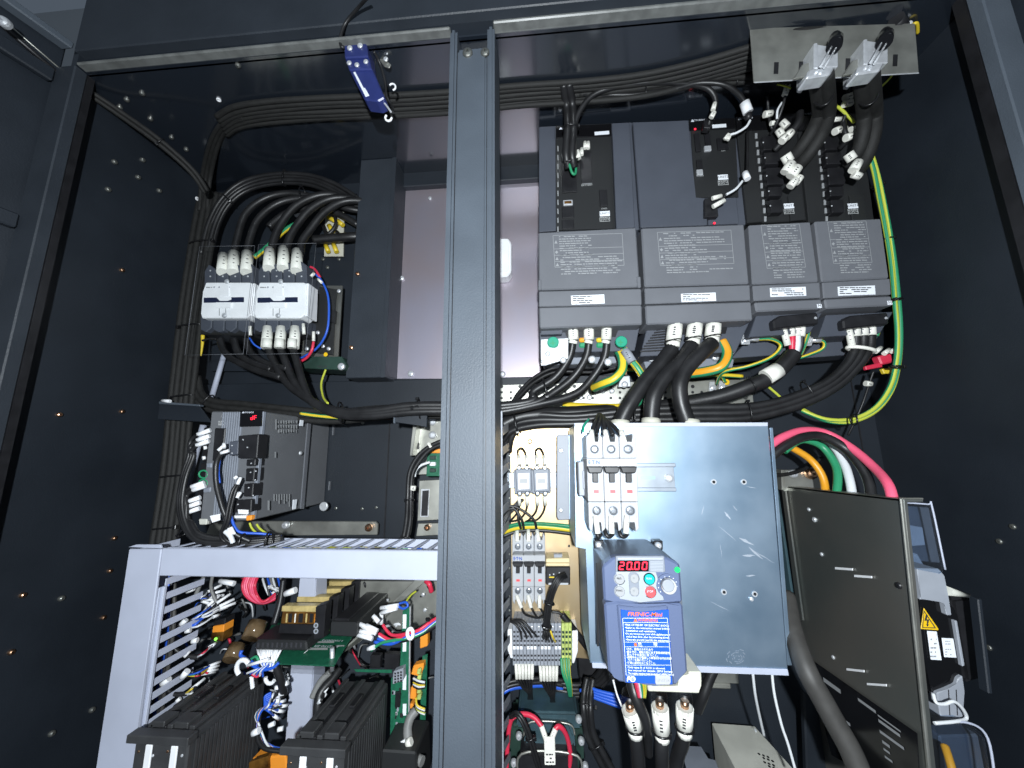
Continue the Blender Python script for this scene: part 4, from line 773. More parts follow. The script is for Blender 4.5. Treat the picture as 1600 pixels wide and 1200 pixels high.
for i in range(12):
    x = 806 + (i % 6) * 5.2 + (38 if i > 5 else 0); y = 1037 + (3 if i > 5 else 0)
    sleeve((x, y, .612), (x + .5 - (i % 6 - 2.5) * .4, y + 24, .608), 2.4, marks=1); gx = 829 if i < 6 else 864
    tb('wire', 'cable', [(x, y + 23, .608), (x + (gx - x) * .4, y + 36, .61), (gx + (i % 6 - 3), y + 48 + 4 * (i > 5), .62), (gx + (i % 6 - 3) * 2, y + 62, .66)], 1.5)
for i in range(4): tb('wire', GY if i % 2 else 'green', [(877 + i * 4, 1028, .612), (879 + i * 3.6, 1050, .605), (886 + i * 2, 1070, .607), (890 + i, 1088, .62)], 2.1)
for i in range(4): tb('wire', 'cable', [(780, 970 + i * 2, .62), (800 + i * 4, 972 - i, .605), (812 + i * 6, 985, .602), (815 + i * 8, 998 - i, .612)], 1.7)
for i in range(4): tb('wire', 'cable' if i else 'yell', [(860 - i * 3, 985, .60), (864 - i * 4, 996, .60), (868 - i * 5, 1003, .612)], 1.5)
# ================================================================ aluminium box
T('aluminium_box', 'large galvanised sheet metal box with scratches that carries the big breaker and the inverter', 'metal box', (1060, 850, .51))
AB = [(897, 664), (1200, 664), (1231, 1046), (922, 1036), (916, 857), (899, 855)]
MB().poly(AB, .51, .0022, .0006).build('front_sheet', 'alum')
a = [P(*q, .5125) for q in AB]
MB().prism([a[0], a[1], a[1] + Vector((0, .075, 0)), a[0] + Vector((0, .075, 0))], (0, 0, -.002), .0004).build('top_sheet', 'alum')
MB().prism([a[1], a[2], a[2] + Vector((0, .1, 0)), a[1] + Vector((0, .1, 0))], (-.002, 0, 0), .0004).build('side_sheet', 'alum')
MB().prism([a[0], a[5], a[5] + Vector((0, .1, 0)), a[0] + Vector((0, .1, 0))], (.002, 0, 0), .0004).build('side_sheet', 'alum')
MB().prism([a[4], a[3], a[3] + Vector((0, .1, 0)), a[4] + Vector((0, .1, 0))], (.002, 0, 0), .0004).build('side_sheet', 'alum')
MB().poly([(925, 1036), (1231, 1046), (1233, 1056), (1075, 1050), (926, 1044)], .5085, .0015, .0004).build('bottom_lip', 'lilac')
MB().poly([(897, 661), (1200, 660), (1200, 666), (898, 667)], .5085, .002, .0005).build('top_lip', 'lilac')
MB().poly([(1203, 668), (1208, 668), (1238, 1040), (1231, 1040)], .515, .004, .0005).build('side_lip', 'alum')
screw(1174, 936, .5095, 3, 'silver', 'rivet')
for x, y in ((1115, 753), (1162, 753), (1131, 925), (1179, 928)): MB().disc(x, y, .5094, 4, .0007, 14, bev=False).build('hole_rim', 'silver'); MB().disc(x, y, .5092, 2.2, .0009, 12, bev=False).build('hole', 'black')
sc = MB()
for x0, y0, x1, y1, w in ((1123, 822, 1150, 845, 1), (1132, 800, 1142, 812, 4), (1155, 840, 1178, 852, 5), (1170, 855, 1192, 874, 3), (1160, 868, 1180, 868, 4), (1100, 790, 1096, 805, 1), (1165, 760, 1182, 763, 1), (1145, 790, 1152, 798, 1.5), (1180, 862, 1210, 880, 1.2), (1165, 900, 1180, 899, 3), (1125, 850, 1128, 870, 1), (1110, 940, 1140, 955, 1)):
    n = 5; L = math.hypot(x1 - x0, y1 - y0); nx, ny = -(y1 - y0) / L, (x1 - x0) / L; up = []; dn = []
    for i in range(n + 1):
        t = i / n; ww = w * math.sin(math.pi * (t * .9 + .05)) * R.uniform(.5, 1.1) / 2; cx, cy = x0 + (x1 - x0) * t, y0 + (y1 - y0) * t + R.uniform(-.5, .5)
        up.append(P(cx + nx * ww, cy + ny * ww, .5097)); dn.append(P(cx - nx * ww, cy - ny * ww, .5097))
    for i in range(n): sc.quad([up[i], up[i + 1], dn[i + 1], dn[i]])
for k in range(5):
    r0 = 4 + k * 3.2
    for q in range(14):
        t = q / 14 * 6.28; 
        if R.random() < .45: continue
        a0, a1 = t, t + .4; c = (1152, 1028); w = .7
        sc.quad([P(c[0] + math.cos(x) * rr, c[1] + math.sin(x) * rr * .8, .5097) for x, rr in ((a0, r0), (a1, r0), (a1, r0 + w), (a0, r0 + w))])
sc.build('scratches', 'scr', None, solid=False, kind='stuff')
# ================================================================ inverter
M['isink'] = mat('inverter_body_grey', (0.115, 0.13, 0.16), 0.45, 0.3, var=.08, vscale=30)
T('inverter', 'blue compact inverter with red digits, round keys and white dial on the aluminium box', 'inverter', (1005, 960, .415))
MB().poly([(943, 884), (960, 871), (1042, 871), (1062, 882), (1066, 940), (1073, 1052), (950, 1050)], .4265, .082, .001).build('heat_sink_body', 'isink')
MB().poly([(941, 885), (958, 871), (1042, 871), (1062, 881), (1067, 942), (1040, 941), (1000, 945), (965, 938), (944, 941)], .414, .014, .002).build('front_shell', 'blue')
MB().poly([(944, 943), (966, 940), (1000, 947), (1042, 943), (1067, 944), (1075, 1053), (1060, 1056), (1060, 1071), (1022, 1072), (965, 1066), (962, 1056), (951, 1052)], .412, .016, .002).build('lower_cover', 'blue')
MB().poly([(964, 946), (1000, 951), (1044, 947), (1054, 1071), (975, 1068)], .409, .004, .0014).build('cover_rib', 'blue')
fp('label', 'lblue', [(970, 953), (1000, 957), (1045, 953), (1051, 1070), (978, 1067)], .4075, .002, .0004)
for x in (957,): fp('slot', 'black', [(931, 880), (934, 880), (936, 1010), (933, 1010)], .48, .002, 0)
for x, y in ((935, 851), (1028, 852)): fp('mount_ear', 'black', [(x - 7, y - 7), (x + 8, y - 7), (x + 8, y + 8), (x - 6, y + 8)], .496, .012, .001); screw(x, y, .4955, 5, 'silver', 'screw', h=.7)
fp('keypad', 'pad', [(962, 893), (1025, 893), (1038, 938), (1000, 942), (968, 936)], .4128, .003, .0005)
fp('display_frame', 'mid', [(962, 869), (1038, 869), (1040, 894), (962, 894)], .4125, .003, .0006)
fp('silver_strip', 'pad', [(965, 871), (1036, 871), (1036, 875), (965, 875)], .4118, .001, .0003)
o = fp('display', 'gloss', [(965, 876), (1014, 876), (1014, 893), (965, 893)], .4119, .001, .0003)
seg7('20.00', 967, 878, 8.2, 12.5, .4113, o)
fb('bar_panel', 'mid', 1015, 876, 1036, 894, .4121, .001, 0)
for i in range(7): fb('status_bar', 'pad', 1016, 877.5 + i * 2.3, 1036, 878.6 + i * 2.3, .4118, .001, 0)
def key(x, y, r, m, s=None, mk='inkk'):
    MB().disc(x, y, .4128, r + 1.2, .0012, 24, bev=False).build('key_ring', 'mid'); o = MB().disc(x, y, .4112, r, .003, 24).build('key', m)
    if s: txt(s, x, y, r * .38, .4082, mk, o)
    return o
key(967.5, 904, 7.4, 'key', 'PRG'); key(968, 923, 7.4, 'key', 'FUNC'); 
fp('key_pill', 'mid', [(982, 898), (985, 894.5), (994, 894.5), (998, 898), (999, 928), (996, 932), (988, 932), (984, 928)], .4120, .001, .0004)
for y, s in ((903, '∧'), (923, '∨')): o = key(990.5, y, 6.6, 'key', s)
key(1014, 904, 7.6, 'rund', 'RUN', 'inkwh'); key(1015.5, 924, 7.8, 'stop', 'STOP', 'inkwh')
MB().disc(1043, 915, .4125, 17, .0012, 32, bev=False).build('dial_ring', 'blue'); MB().disc(1043, 914, .407, 11.5, .006, 32).build('dial', 'bwhite'); MB().disc(1043, 914, .4045, 9, .003, 32).build('dial_cap', 'grey')
for i in range(10):
    t = rad(-220 + i * 28); MB().disc(1043 + 14.5 * math.cos(t), 915 + 14.5 * math.sin(t), .4115, .7, .0006, 6, bev=False).build('scale_mark', 'inkwh')
MB().disc(1058, 890, .4128, 4.2, .0008, 18, bev=False).build('green_sticker', 'gdot')
LB = .4073
txt('FRENIC-Mini', 1007, 960, 6, LB, 'inko', wpx=52, shear=.2, bold=.03)
txt('WARNING', 1012, 969, 5, LB, 'inko', wpx=30, bold=.03); txt('▲', 993, 969, 5.5, LB, 'inko', name='emblem')
b = MB()
for pts in (((972.5, 965.5), (1043, 965.5), (1043, 966.2), (972.5, 966.2)), ((976, 1003), (1046, 1003), (1046, 1003.6), (976, 1003.6)), ((976, 1010.4), (1047, 1010.4), (1047, 1011), (976, 1011)), ((977, 1039), (1048, 1039), (1048, 1039.6), (977, 1039.6)), ((978, 1054.5), (1050, 1054.5), (1050, 1055.1), (978, 1055.1)), ((972.5, 965.5), (973.2, 965.5), (978.7, 1055), (978, 1055)), ((1042.4, 965.5), (1043, 965.5), (1050, 1055), (1049.3, 1055)), ((973, 972.4), (1043, 972.4), (1043, 973), (973, 973))): b.quad([P(x, y, LB - .0003) for x, y in pts])
b.build('print_frame', 'inkwh', None, solid=False)
for y, s, w, x in ((976, '•RISK OF INJURY OR ELECTRIC SHOCK', 66, 974.5), (980.6, '•Refer to the instruction manual before', 66, 974.8), (985.2, '  installation and operation.', 45, 976), (989.8, '•Do not remove any cover while applying power', 67, 975.3), (994.4, '  and at least 5min. after disconnecting power.', 64, 977), (999, '•Securely ground (earth) the equipment.', 66, 976),
                   (1014, '•けが、感電のおそれあり', 40, 976.5), (1018.4, '•据え付け、運転の前に必ず取扱説明書を', 65, 976.7), (1022.6, '  読んでその指示に従うこと。', 46, 978), (1026.8, '•通電中および電源しゃ断後5分以内は内部', 67, 977), (1031, '  カバーを開けないこと。', 36, 979), (1035.4, '•確実に接地をおこなうこと。', 44, 977.4),
                   (1042.4, 'Only type B of RCD is allowed.', 56, 979), (1047, 'See manual for details. (SPH Series)', 66, 979.3), (1051.5, 'The supply neutral must be earthed. (400V Series)', 68, 979.6)):
    txt(s.strip(), x + 1.5, y, 2.9, LB, 'inkwh', al='LEFT', wpx=w, bold=.02)
txt('危', 1000, 1007, 5, LB, 'inkwh'); txt('険', 1024, 1007, 5, LB, 'inkwh'); MB().disc(993, 1007, LB - .0004, 2.4, .0003, 8, bev=False).build('emblem', 'inko')
txt('F', 981, 1061, 7, LB, 'inkwh', shear=.2, bold=.06, name='emblem'); MB().tube([P(988.5 + 4 * math.cos(t * .524), 1061 + 3.6 * math.sin(t * .524), LB - .0004) for t in range(12)], .0005, 6, 2, closed=True).rect(985, 1060.5, 992, 1061.5, LB - .0006, .0004, 0).build('emblem', 'inkwh')
o = fp('name_sticker', 'bwhite', [(1024, 1056), (1046, 1056), (1048, 1058), (1048, 1067), (1046, 1070), (1026, 1070), (1024, 1068)], LB - .0012, .001, .0002); txt('UNIT34', 1036, 1063, 4.6, LB - .0012, 'key', o, wpx=19)
T('inverter_terminal_cover', 'cream plastic terminal cover standing out below the blue inverter', 'terminal cover', (1055, 1070, .43)); fp('block', 'beige', [(1012, 1072), (1060, 1073), (1060, 1058), (1076, 1055), (1076, 1050), (1096, 1050), (1097, 1068), (1094, 1070), (1093, 1084), (1013, 1081)], .425, .035, .001)
# ================================================================ below the inverter
def bigtube(lab, x0, y0, x1, y1, Y, down):
    T('output_cable', lab, 'power cable', (x0, y1, Y))
    MB().tube(pp([(x0 - 1, y0 - 26, Y - .004), (x0, y0 + 6, Y)]), 11.5 * sz(Y, y0), 14).build('clear_tube', 'clt'); MB().tube(pp([(x0, y0 - 10, Y), (x0, y0 + 4, Y)]), 6 * sz(Y, y0), 12).build('copper_crimp', 'brass')
    sleeve((x0, y0, Y), (x1, y1 - 8, Y + .004), 12.5, marks=2); ring(P(x1, y1 - 8, Y + .004), (0, 0, 1), 12.8 * sz(Y, y1), 12.8 * sz(Y, y1), .0013).build('cable_tie', 'tie')
    sleeve((x1, y1 - 7, Y + .004), (x1 + 1, y1 + 3, Y + .005), 11, marks=0)
    tb('cable', 'cable', [(x1, y1 - 4, Y + .005)] + down, 10, n=12)
bigtube('left cream tubed output cable under the inverter', 984, 1108, 992, 1146, .46, [(996, 1170, .47), (998, 1200, .48), (1000, 1260, .50)])
bigtube('middle cream tubed output cable under the inverter', 1031, 1104, 1034, 1152, .455, [(1034, 1175, .46), (1035, 1210, .47), (1036, 1260, .48)])
bigtube('right cream tubed output cable under the cream terminal cover', 1070, 1104, 1069, 1145, .46, [(1066, 1160, .475), (1058, 1185, .49), (1045, 1260, .51)])
T('clear_shield', 'clear bent plastic shield behind the cream tubes under the inverter', 'shield', (1065, 1110, .48))
fp('sheet', 'clt', [(1044, 1085), (1090, 1084), (1090, 1138), (1082, 1142), (1046, 1110)], .475, .001, 0)
T('control_cable', 'black jacketed control cable with red white and yellow cores leaving the inverter bottom', 'cable', (1003, 1110, .46))
for i, m in enumerate(('red', 'pinkw', 'whitew', 'green', 'yell', 'lime')): tb('core', m, [(992 + i * 3, 1066, .43), (994 + i * 3, 1076, .435), (998 + i * 2, 1090, .442)], 1.5)
tb('jacket', 'cable', [(988, 1068, .455), (992, 1085, .45), (1000, 1105, .448), (1008, 1125, .45), (1012, 1150, .46), (1014, 1180, .48)], 10, n=12, r1=.004)
T('blue_wires', 'four bright blue wires running flat behind the bottom left of the inverter', 'wires', (940, 1090, .6))
for i in range(4): tb('wire', 'bluew', [(906 + i * 5, 1078 - i * 3, .62), (930, 1090 - i * 4, .61), (965 + i * 1, 1103 - i * 5, .60), (985, 1110 - i * 5, .60)], 2.6)
bundle('heavy_bundle', 'heavy black tied cable bundle hanging down left of the inverter bottom', 'cable bundle', [(922, 1060, .62), (918, 1085, .61), (917, 1110, .60), (922, 1145, .60), (936, 1175, .60), (955, 1210, .60)], [(-5, 0), (0, 3), (5, 0)], 5, (1.7, 3.6), 'cable')
bundle('sweeping_bundle', 'black cables sweeping right from the terminal strip to behind the inverter', 'cable bundle', [(868, 1072, .66), (900, 1078, .655), (925, 1070, .65), (942, 1055, .64), (950, 1040, .63)], [(-7, 0), (-1, 3), (5, 0), (10, 4)], 4, (1.5,))
bundle('duct_bundle', 'black and blue wires leaving the upright duct above the power choke', 'wires', [(778, 1082, .63), (795, 1072, .635), (815, 1068, .64), (850, 1066, .65), (880, 1070, .655)], [(-6, 0), (0, 2), (5, 4)], 3.4, (), ['cable', 'cable', 'bluew'])
T('dark_recess_cover', 'black plastic cover in the gap left of the inverter bottom', 'cover', (925, 1045, .67)); fp('cover', 'black', [(900, 1000), (930, 1000), (945, 1050), (905, 1062)], .665, .02, .002)
for i, (pts, lab) in enumerate((([(1176, 1050, .53), (1180, 1085, .54), (1187, 1120, .56), (1194, 1150, .58)], 'left of two thin white cords hanging below the aluminium box'), ([(1206, 1050, .53), (1210, 1085, .53), (1221, 1132, .53), (1232, 1165, .53), (1246, 1215, .53)], 'right of two thin white cords hanging below the aluminium box'), ([(958, 1062, .47), (964, 1085, .47), (972, 1105, .47), (978, 1122, .475)], 'short white cord with a black clip beside the inverter bottom'))):
    T('thin_rope', lab, 'cord', pts[0]); tb('cord', 'whitew', pts, 1.9 if i < 2 else 1.4)
    if i == 2: fp('clip', 'tie', [(952, 1055), (962, 1056), (963, 1064), (954, 1064)], .47, .006, .001); fp('tip', 'silver', [(957, 1051), (963, 1051), (963, 1055), (957, 1055)], .468, .004, .001)
T('perforated_box', 'pale grey metal box with rows of small holes at the bottom right of the inverter', 'metal box', (1180, 1165, .62))
zt = P(1145, 1130, .70).z
q = [PZ(x, y, zt) for x, y in ((1112, 1129), (1179, 1134), (1262, 1225), (1162, 1225))]
MB().prism(q, (0, 0, -.12), .0012).build('case', 'pale')
hb = MB()
for i in range(6):
    for j in range(3):
        x = 1186 + j * 7 + i * 4.4 + (i % 2) * 3; y = 1178 + i * 6.5 + j * 2.4
        c = PZ(x, y, zt + .0004); r = .0017; hb.bm.faces.new([hb.bm.verts.new(c + Vector((math.cos(t * .785) * r, math.sin(t * .785) * r * 1.3, 0))) for t in range(8)])
hb.build('vent_holes', 'black', None, solid=False, kind='stuff')
MB().prism([PZ(x, y, zt + .0005) for x, y in ((1178, 1139), (1181, 1139.5), (1183, 1144), (1180, 1143.5))], (0, 0, .0004), 0).build('slot', 'paper')
T('grey_casting', 'rough grey metal bracket with a notch below the cream tubes', 'bracket', (1095, 1180, .62))
zt2 = P(1095, 1166, .66).z
MB().prism([PZ(x, y, zt2) for x, y in ((1065, 1164), (1096, 1166), (1106, 1186), (1118, 1187), (1135, 1230), (1082, 1230), (1070, 1192))], (0, 0, -.06), .001).build('casting', 'mid')
T('grey_wall_bracket', 'small grey metal bracket on the back wall just below the aluminium box', 'bracket', (1130, 1060, .70)); fb('plate', 'galv', 1110, 1045, 1154, 1068, .70, .018, .001); fb('foot', 'galv', 1108, 1068, 1143, 1077, .705, .014, .002); screw(1113, 1068, .699, 2, 'silver', 'screw')
T('black_hose', 'black hose slanting behind the cream terminal cover to the back wall', 'hose', (1103, 1075, .6)); tb('hose', 'cable', [(1118, 1040, .60), (1108, 1062, .60), (1098, 1090, .60), (1090, 1110, .61)], 7)
# ---- choke with red wires
T('power_choke', 'dark teal framed power choke with a white label at the bottom right of the post', 'choke', (850, 1160, .60))
fp('yoke', 'dteal', [(810, 1112), (902, 1114), (910, 1140), (806, 1138)], .61, .08, .003); fp('coil_body', 'dgreen', [(798, 1132), (910, 1134), (916, 1240), (792, 1240)], .625, .06, .004)
fp('frame_rim', 'dteal', [(826, 1126), (890, 1130), (898, 1150), (900, 1190), (812, 1190)], .603, .01, .003); fp('lower_core', 'black', [(813, 1176), (902, 1180), (906, 1240), (808, 1240)], .585, .05, .003)
MB().tube(pp([(813, 1230, .583), (815, 1178, .583), (902, 1181, .583), (905, 1230, .583)]), .0016, 8).build('edge_wire', 'galv'); MB().tube(pp([(818, 1150, .60), (830, 1128, .60), (888, 1131, .60), (898, 1148, .60)]), .0013, 8).build('edge_wire', 'galv')
for x, y in ((904, 1122), (908, 1156), (811, 1148), (803, 1190), (914, 1195)): screw(x, y, .60, 5, 'silver', 'terminal_screw', h=1)
T('red_wire_pair', 'two red wires ending in ivory tubes and a white plate on the power choke', 'wires', (850, 1130, .58))
tb('wire', 'red', [(791, 1215, .59), (793, 1165, .588), (797, 1130, .585), (806, 1118, .58), (822, 1116, .578), (836, 1122, .575), (847, 1136, .57)], 3.6); tb('wire', 'red', [(888, 1215, .59), (891, 1180, .585), (887, 1155, .58), (880, 1140, .575), (872, 1135, .572), (866, 1142, .57)], 3.6)
sleeve((846, 1134, .57), (854, 1158, .566), 4); sleeve((868, 1139, .57), (861, 1156, .566), 4)
o = fp('label_plate', 'slv', [(850, 1152), (867, 1152), (868, 1196), (851, 1196)], .563, .002, .0006); dashes(853, 1176, 866, 1194, 3, .563, 'inkk', .9, .4, o, lens=(3, 5))
bundle('black_lead_pair', 'pair of thin black leads crossing over the red wires of the power choke', 'wires', [(796, 1122, .585), (806, 1115, .57), (816, 1125, .565), (827, 1150, .565), (836, 1180, .57), (846, 1215, .58)], [(-2, 0), (2.2, 1)], 2.6, (3.1,))
# ================================================================ coloured supply wires and the box on the right wall
for nm, m, pts, r in (('pink supply wire arching highest from the aluminium box to the dark steel box', 'pinkw', [(1196, 702, .56), (1206, 694, .56), (1225, 682, .565), (1255, 673, .575), (1290, 677, .58), (1330, 700, .56), (1365, 730, .53), (1388, 758, .50), (1396, 790, .49)], 6),
                      ('white supply wire between the green and the black wire', 'whitew', [(1198, 714, .565), (1215, 698, .57), (1240, 684, .585), (1270, 680, .60), (1300, 695, .60), (1318, 722, .585), (1328, 752, .57), (1333, 785, .56)], 5.5),
                      ('black supply wire arching inside the pink one', 'cable', [(1200, 718, .56), (1225, 698, .56), (1255, 683, .565), (1285, 682, .57), (1320, 700, .565), (1345, 728, .55), (1358, 755, .54), (1362, 790, .53)], 6.5),
                      ('green supply wire arching to the top edge of the dark steel box', 'green', [(1225, 705, .60), (1245, 690, .60), (1262, 688, .60), (1285, 698, .60), (1303, 722, .59), (1309, 745, .58), (1306, 780, .57)], 5.2),
                      ('yellow supply wire, lowest of the coloured arcs at the right', 'orange', [(1198, 686, .60), (1215, 690, .605), (1238, 700, .61), (1265, 717, .61), (1282, 738, .605), (1289, 760, .60), (1288, 785, .59)], 5)):
    T('supply_wire', nm, 'wire', pts[3], 'coloured supply wires'); tb('wire', m, pts, r, n=12)
M['green'].node_tree.nodes['Principled BSDF'].inputs['Base Color'].default_value = (0.025, 0.26, 0.12, 1)
T('thin_lead', 'thin black lead behind the coloured wires', 'wire', (1240, 735, .63)); tb('lead', 'cable', [(1205, 742, .62), (1230, 741, .63), (1258, 732, .64), (1285, 715, .65)], 2.6)
T('zinc_bracket', 'zinc angle bracket with two bright bolts below the coloured wires', 'bracket', (1255, 748, .66)); fp('plate', 'galv', [(1222, 734), (1278, 734), (1286, 764), (1225, 768)], .66, .004, .001)
MB().poly([(1221, 734), (1226, 734), (1228, 766), (1222, 766)], .645, .02, .0006).build('flange', 'galv')
for x, r in ((1238, 6), (1265, 8)): screw(x, 740, .659, r, 'brass' if r > 7 else 'silver', 'bolt', h=.8)
XB = P(1222, 760, .675).x
def onX(x, y, d=0): return PX(x, y, XB - d)
T('dark_steel_box', 'dark shiny steel box on the right wall with slits and a black nameplate', 'metal box', (1340, 900, .56))
c = [onX(1222, 759), onX(1412, 780), onX(1456, 1205), onX(1460, 1290), onX(1290, 1200), onX(1250, 960)]
MB().prism(c, (.004, 0, 0), .0006).build('side_sheet', 'dsteel')
MB().prism([onX(1412, 780), onX(1408, 777), onX(1452, 1205), onX(1457, 1205)], (-.003, 0, 0), .0008).build('edge_trim', 'galv')
MB().prism([onX(1410, 778), onX(1410, 781.5)] + [onX(1410, 781.5) + Vector((.022, 0, 0)), onX(1410, 778) + Vector((.022, 0, 0))], (0, .003, 0), .0005).build('edge_trim', 'galv')
MB().prism([onX(1222, 759), onX(1412, 780), onX(1412, 780) + Vector((.02, 0, 0)), onX(1222, 759) + Vector((.02, 0, 0))], (0, 0, -.003), .0005).build('top_sheet', 'dsteel')
MB().prism([onX(1208, 757, .0), onX(1216, 757, .0), onX(1246, 962), onX(1238, 962)], (-.004, .0, 0), .001).build('edge_fold', 'dteal')
MB().prism([onX(1223, 760, .001), onX(1229, 760, .001), onX(1258, 970, .001), onX(1250, 970, .001)], (-.003, 0, 0), .001).build('edge_fold', 'dsteel')
for x0, y0, x1, y1 in ((1306, 888, 1333, 890), (1336, 900, 1363, 902), (1324, 1046, 1351, 1049), (1356, 1069, 1386, 1071)):
    MB().prism([onX(x0, y0 - 2, .001), onX(x1, y1 - 2, .001), onX(x1, y1 + 1.5, .001), onX(x0, y0 + 1.5, .001)], (-.0012, 0, 0), 0).build('slit', 'white')
for x, y, r in ((1264, 796, 3), (1273, 812, 4), (1284, 866, 3), (1302, 1027, 3), (1405, 915, 4)): screw(0, y, .56, r, 'silver' if x < 1400 else 'black', 'screw', pt=onX(x, y), ax=(-1, 0, 0))
n_ = MB().prism([onX(1262, 1026, .0015), onX(1434, 1146, .0015), onX(1441, 1260, .0015), onX(1300, 1180, .0015)], (-.001, 0, 0), .0003).build('nameplate', 'gloss')
pb = MB()
def xq(pts, d=.0031): pb.quad([onX(x, y, d) for x, y in pts])
for x, y, w, h in ((1286, 1058, 27, 7), (1318, 1123, 10, 5), (1372, 1123, 34, 5), (1374, 1140, 38, 5), (1378, 1156, 12, 5), (1380, 1168, 10, 4), (1382, 1180, 12, 4), (1340, 1090, 28, 5), (1371, 1116, 36, 3)):
    xq([(x, y), (x + w, y + w * .72), (x + w + 1, y + w * .72 + h), (x + 1, y + h)])
pb.build('nameplate_print', 'inkg', n_, solid=False, kind='stuff')
mx = Matrix(((0, 0, -1), (-1, 0, 0), (0, 1, 0)))   # text on a face that looks left
txt('Q50010', 1356, 1102, 6, .5, 'inkw', n_, M3=mx, pt=onX(1356, 1102, .0031), name='plate_number') if False else None
T('diagonal_cable', 'thick dark grey cable slanting down across the black nameplate at the lower right', 'cable', (1262, 1045, .5)); tb('cable', 'greyw', [(1228, 930, .56), (1236, 975, .53), (1248, 1015, .51), (1264, 1055, .495), (1286, 1095, .49), (1308, 1135, .485), (1330, 1175, .48), (1350, 1225, .475)], 14, n=14)
T('sloping_shroud', 'dark grey angled panel behind the slanting cable at the bottom right', 'panel', (1290, 1180, .6)); fp('panel', 'paint', [(1256, 1080), (1290, 1110), (1330, 1180), (1345, 1240), (1262, 1240)], .66, .01, .002)
# ---- filter device in front of the dark steel box
FYY = .505
T('noise_filter', 'black and grey noise filter with yellow warning triangle and two white labels at the right', 'noise filter', (1465, 1000, FYY))
fp('black_body', 'gloss', [(1432, 930), (1482, 935), (1500, 960), (1509, 1080), (1496, 1090), (1452, 1086), (1437, 1000)], FYY, .06, .003)
fp('rear_case', 'black', [(1486, 935), (1528, 930), (1545, 1060), (1510, 1070)], FYY + .03, .08, .004)
fp('grey_block', 'grey', [(1433, 888), (1468, 889), (1477, 900), (1480, 930), (1484, 936), (1488, 962), (1480, 962), (1476, 942), (1468, 939), (1437, 937), (1440, 932)], FYY - .006, .05, .001)
fp('grey_strip', 'grey', [(1492, 970), (1496, 970), (1508, 1040), (1504, 1042)], FYY - .004, .02, .0006)
fp('terminal_block', 'grey', [(1464, 1083), (1480, 1077), (1495, 1070), (1498, 1060), (1505, 1056), (1507, 1080), (1506, 1122), (1470, 1120)], FYY - .004, .05, .001)
for x in (1482, 1494): fp('joint', 'inkk', [(x, 1078), (x + 1, 1078), (x + 3, 1118), (x + 2, 1118)], FYY - .0046, .001, 0)
w = fp('warning_sign', 'warn', [(1444, 950), (1467, 983), (1466, 985), (1439, 983)], FYY - .002, .001, .0003)
fp('sign_border', 'inkk', [(1444, 954), (1463, 982), (1441.5, 981)], FYY - .0026, .0005, 0, w); fp('sign_field', 'warn', [(1444.4, 957), (1460, 980.5), (1443, 980)], FYY - .0031, .0005, 0, w)
fp('lightning_bolt', 'inkk', [(1447, 961), (1450, 961), (1448, 968), (1452, 968), (1450, 976), (1451.5, 976), (1449.5, 979), (1447, 975.5), (1448.5, 976), (1449, 970), (1445, 970)], FYY - .0036, .0004, 0, w)
for pts in ([(1449, 986), (1464, 987), (1472, 1032), (1455, 1031)], [(1472, 997), (1490, 998), (1495, 1028), (1476, 1027)]):
    o = fp('white_label', 'paper', pts, FYY - .002, .001, .0003)
    dashes(pts[0][0] + 5, pts[0][1] + 3, pts[0][0] + 15, pts[2][1] - 3, 6, FYY - .002, 'inkg', .7, .35, o, lens=(2, 5))
T('clear_terminal_cover', 'clear bluish terminal cover at the top of the noise filter', 'cover', (1440, 840, FYY))
fp('cover', 'clb', [(1406, 784), (1450, 787), (1456, 790), (1477, 890), (1474, 898), (1424, 888)], FYY - .01, .05, .002)
MB().tube(pp([(1408, 785, FYY - .011), (1450, 788, FYY - .011), (1456, 791, FYY - .011), (1477, 890, FYY - .011)]), .0010, 6).build('edge_highlight', 'lilac')  # pale tube stands in for the highlight along the cover's edge
fp('inner_plate', 'grey', [(1412, 819), (1442, 824), (1446, 852), (1418, 854)], FYY + .042, .003, .0006); fp('inner_block', 'isink', [(1408, 790), (1452, 793), (1470, 880), (1424, 876)], FYY + .046, .02, .001); fp('inner_step', 'grey', [(1422, 862), (1434, 866), (1444, 884), (1424, 884)], FYY + .042, .003, .0006)
T('clear_terminal_cover', 'clear bluish terminal cover at the bottom of the noise filter', 'cover', (1500, 1165, FYY))
fp('cover', 'clb', [(1460, 1130), (1511, 1128), (1543, 1152), (1556, 1230), (1468, 1230)], FYY - .015, .06, .003); fp('inner_block', 'isink', [(1468, 1150), (1530, 1148), (1546, 1230), (1474, 1230)], FYY + .05, .02, .002)
tb('inner_wire', 'orange', [(1476, 1165, FYY + .02), (1484, 1190, FYY + .01), (1495, 1230, FYY)], 5)
MB().tube(pp([(1464, 1131, FYY - .016), (1511, 1129, FYY - .016), (1543, 1153, FYY - .016), (1556, 1230, FYY - .016)]), .0012, 6).build('edge_highlight', 'lilac')  # highlight of the lower cover's edge, drawn as a pale tube
T('white_lead', 'white lead looping in front of the grey terminal block of the noise filter', 'wire', (1490, 1100, FYY)); tb('lead', 'whitew', [(1458, 1084, FYY - .012), (1463, 1098, FYY - .016), (1476, 1100, FYY - .016), (1490, 1096, FYY - .016), (1503, 1106, FYY - .014), (1510, 1122, FYY - .01), (1495, 1127, FYY - .016), (1460, 1130, FYY - .018)], 2.2)
T('yellow_grey_plug', 'small pale plug on the right wall beside the noise filter', 'plug', (1497, 928, .5)); MB().tube(pp([(1480, 923, .50), (1512, 931, .51)]), .005, 10, r1=.002).build('plug', 'pale')
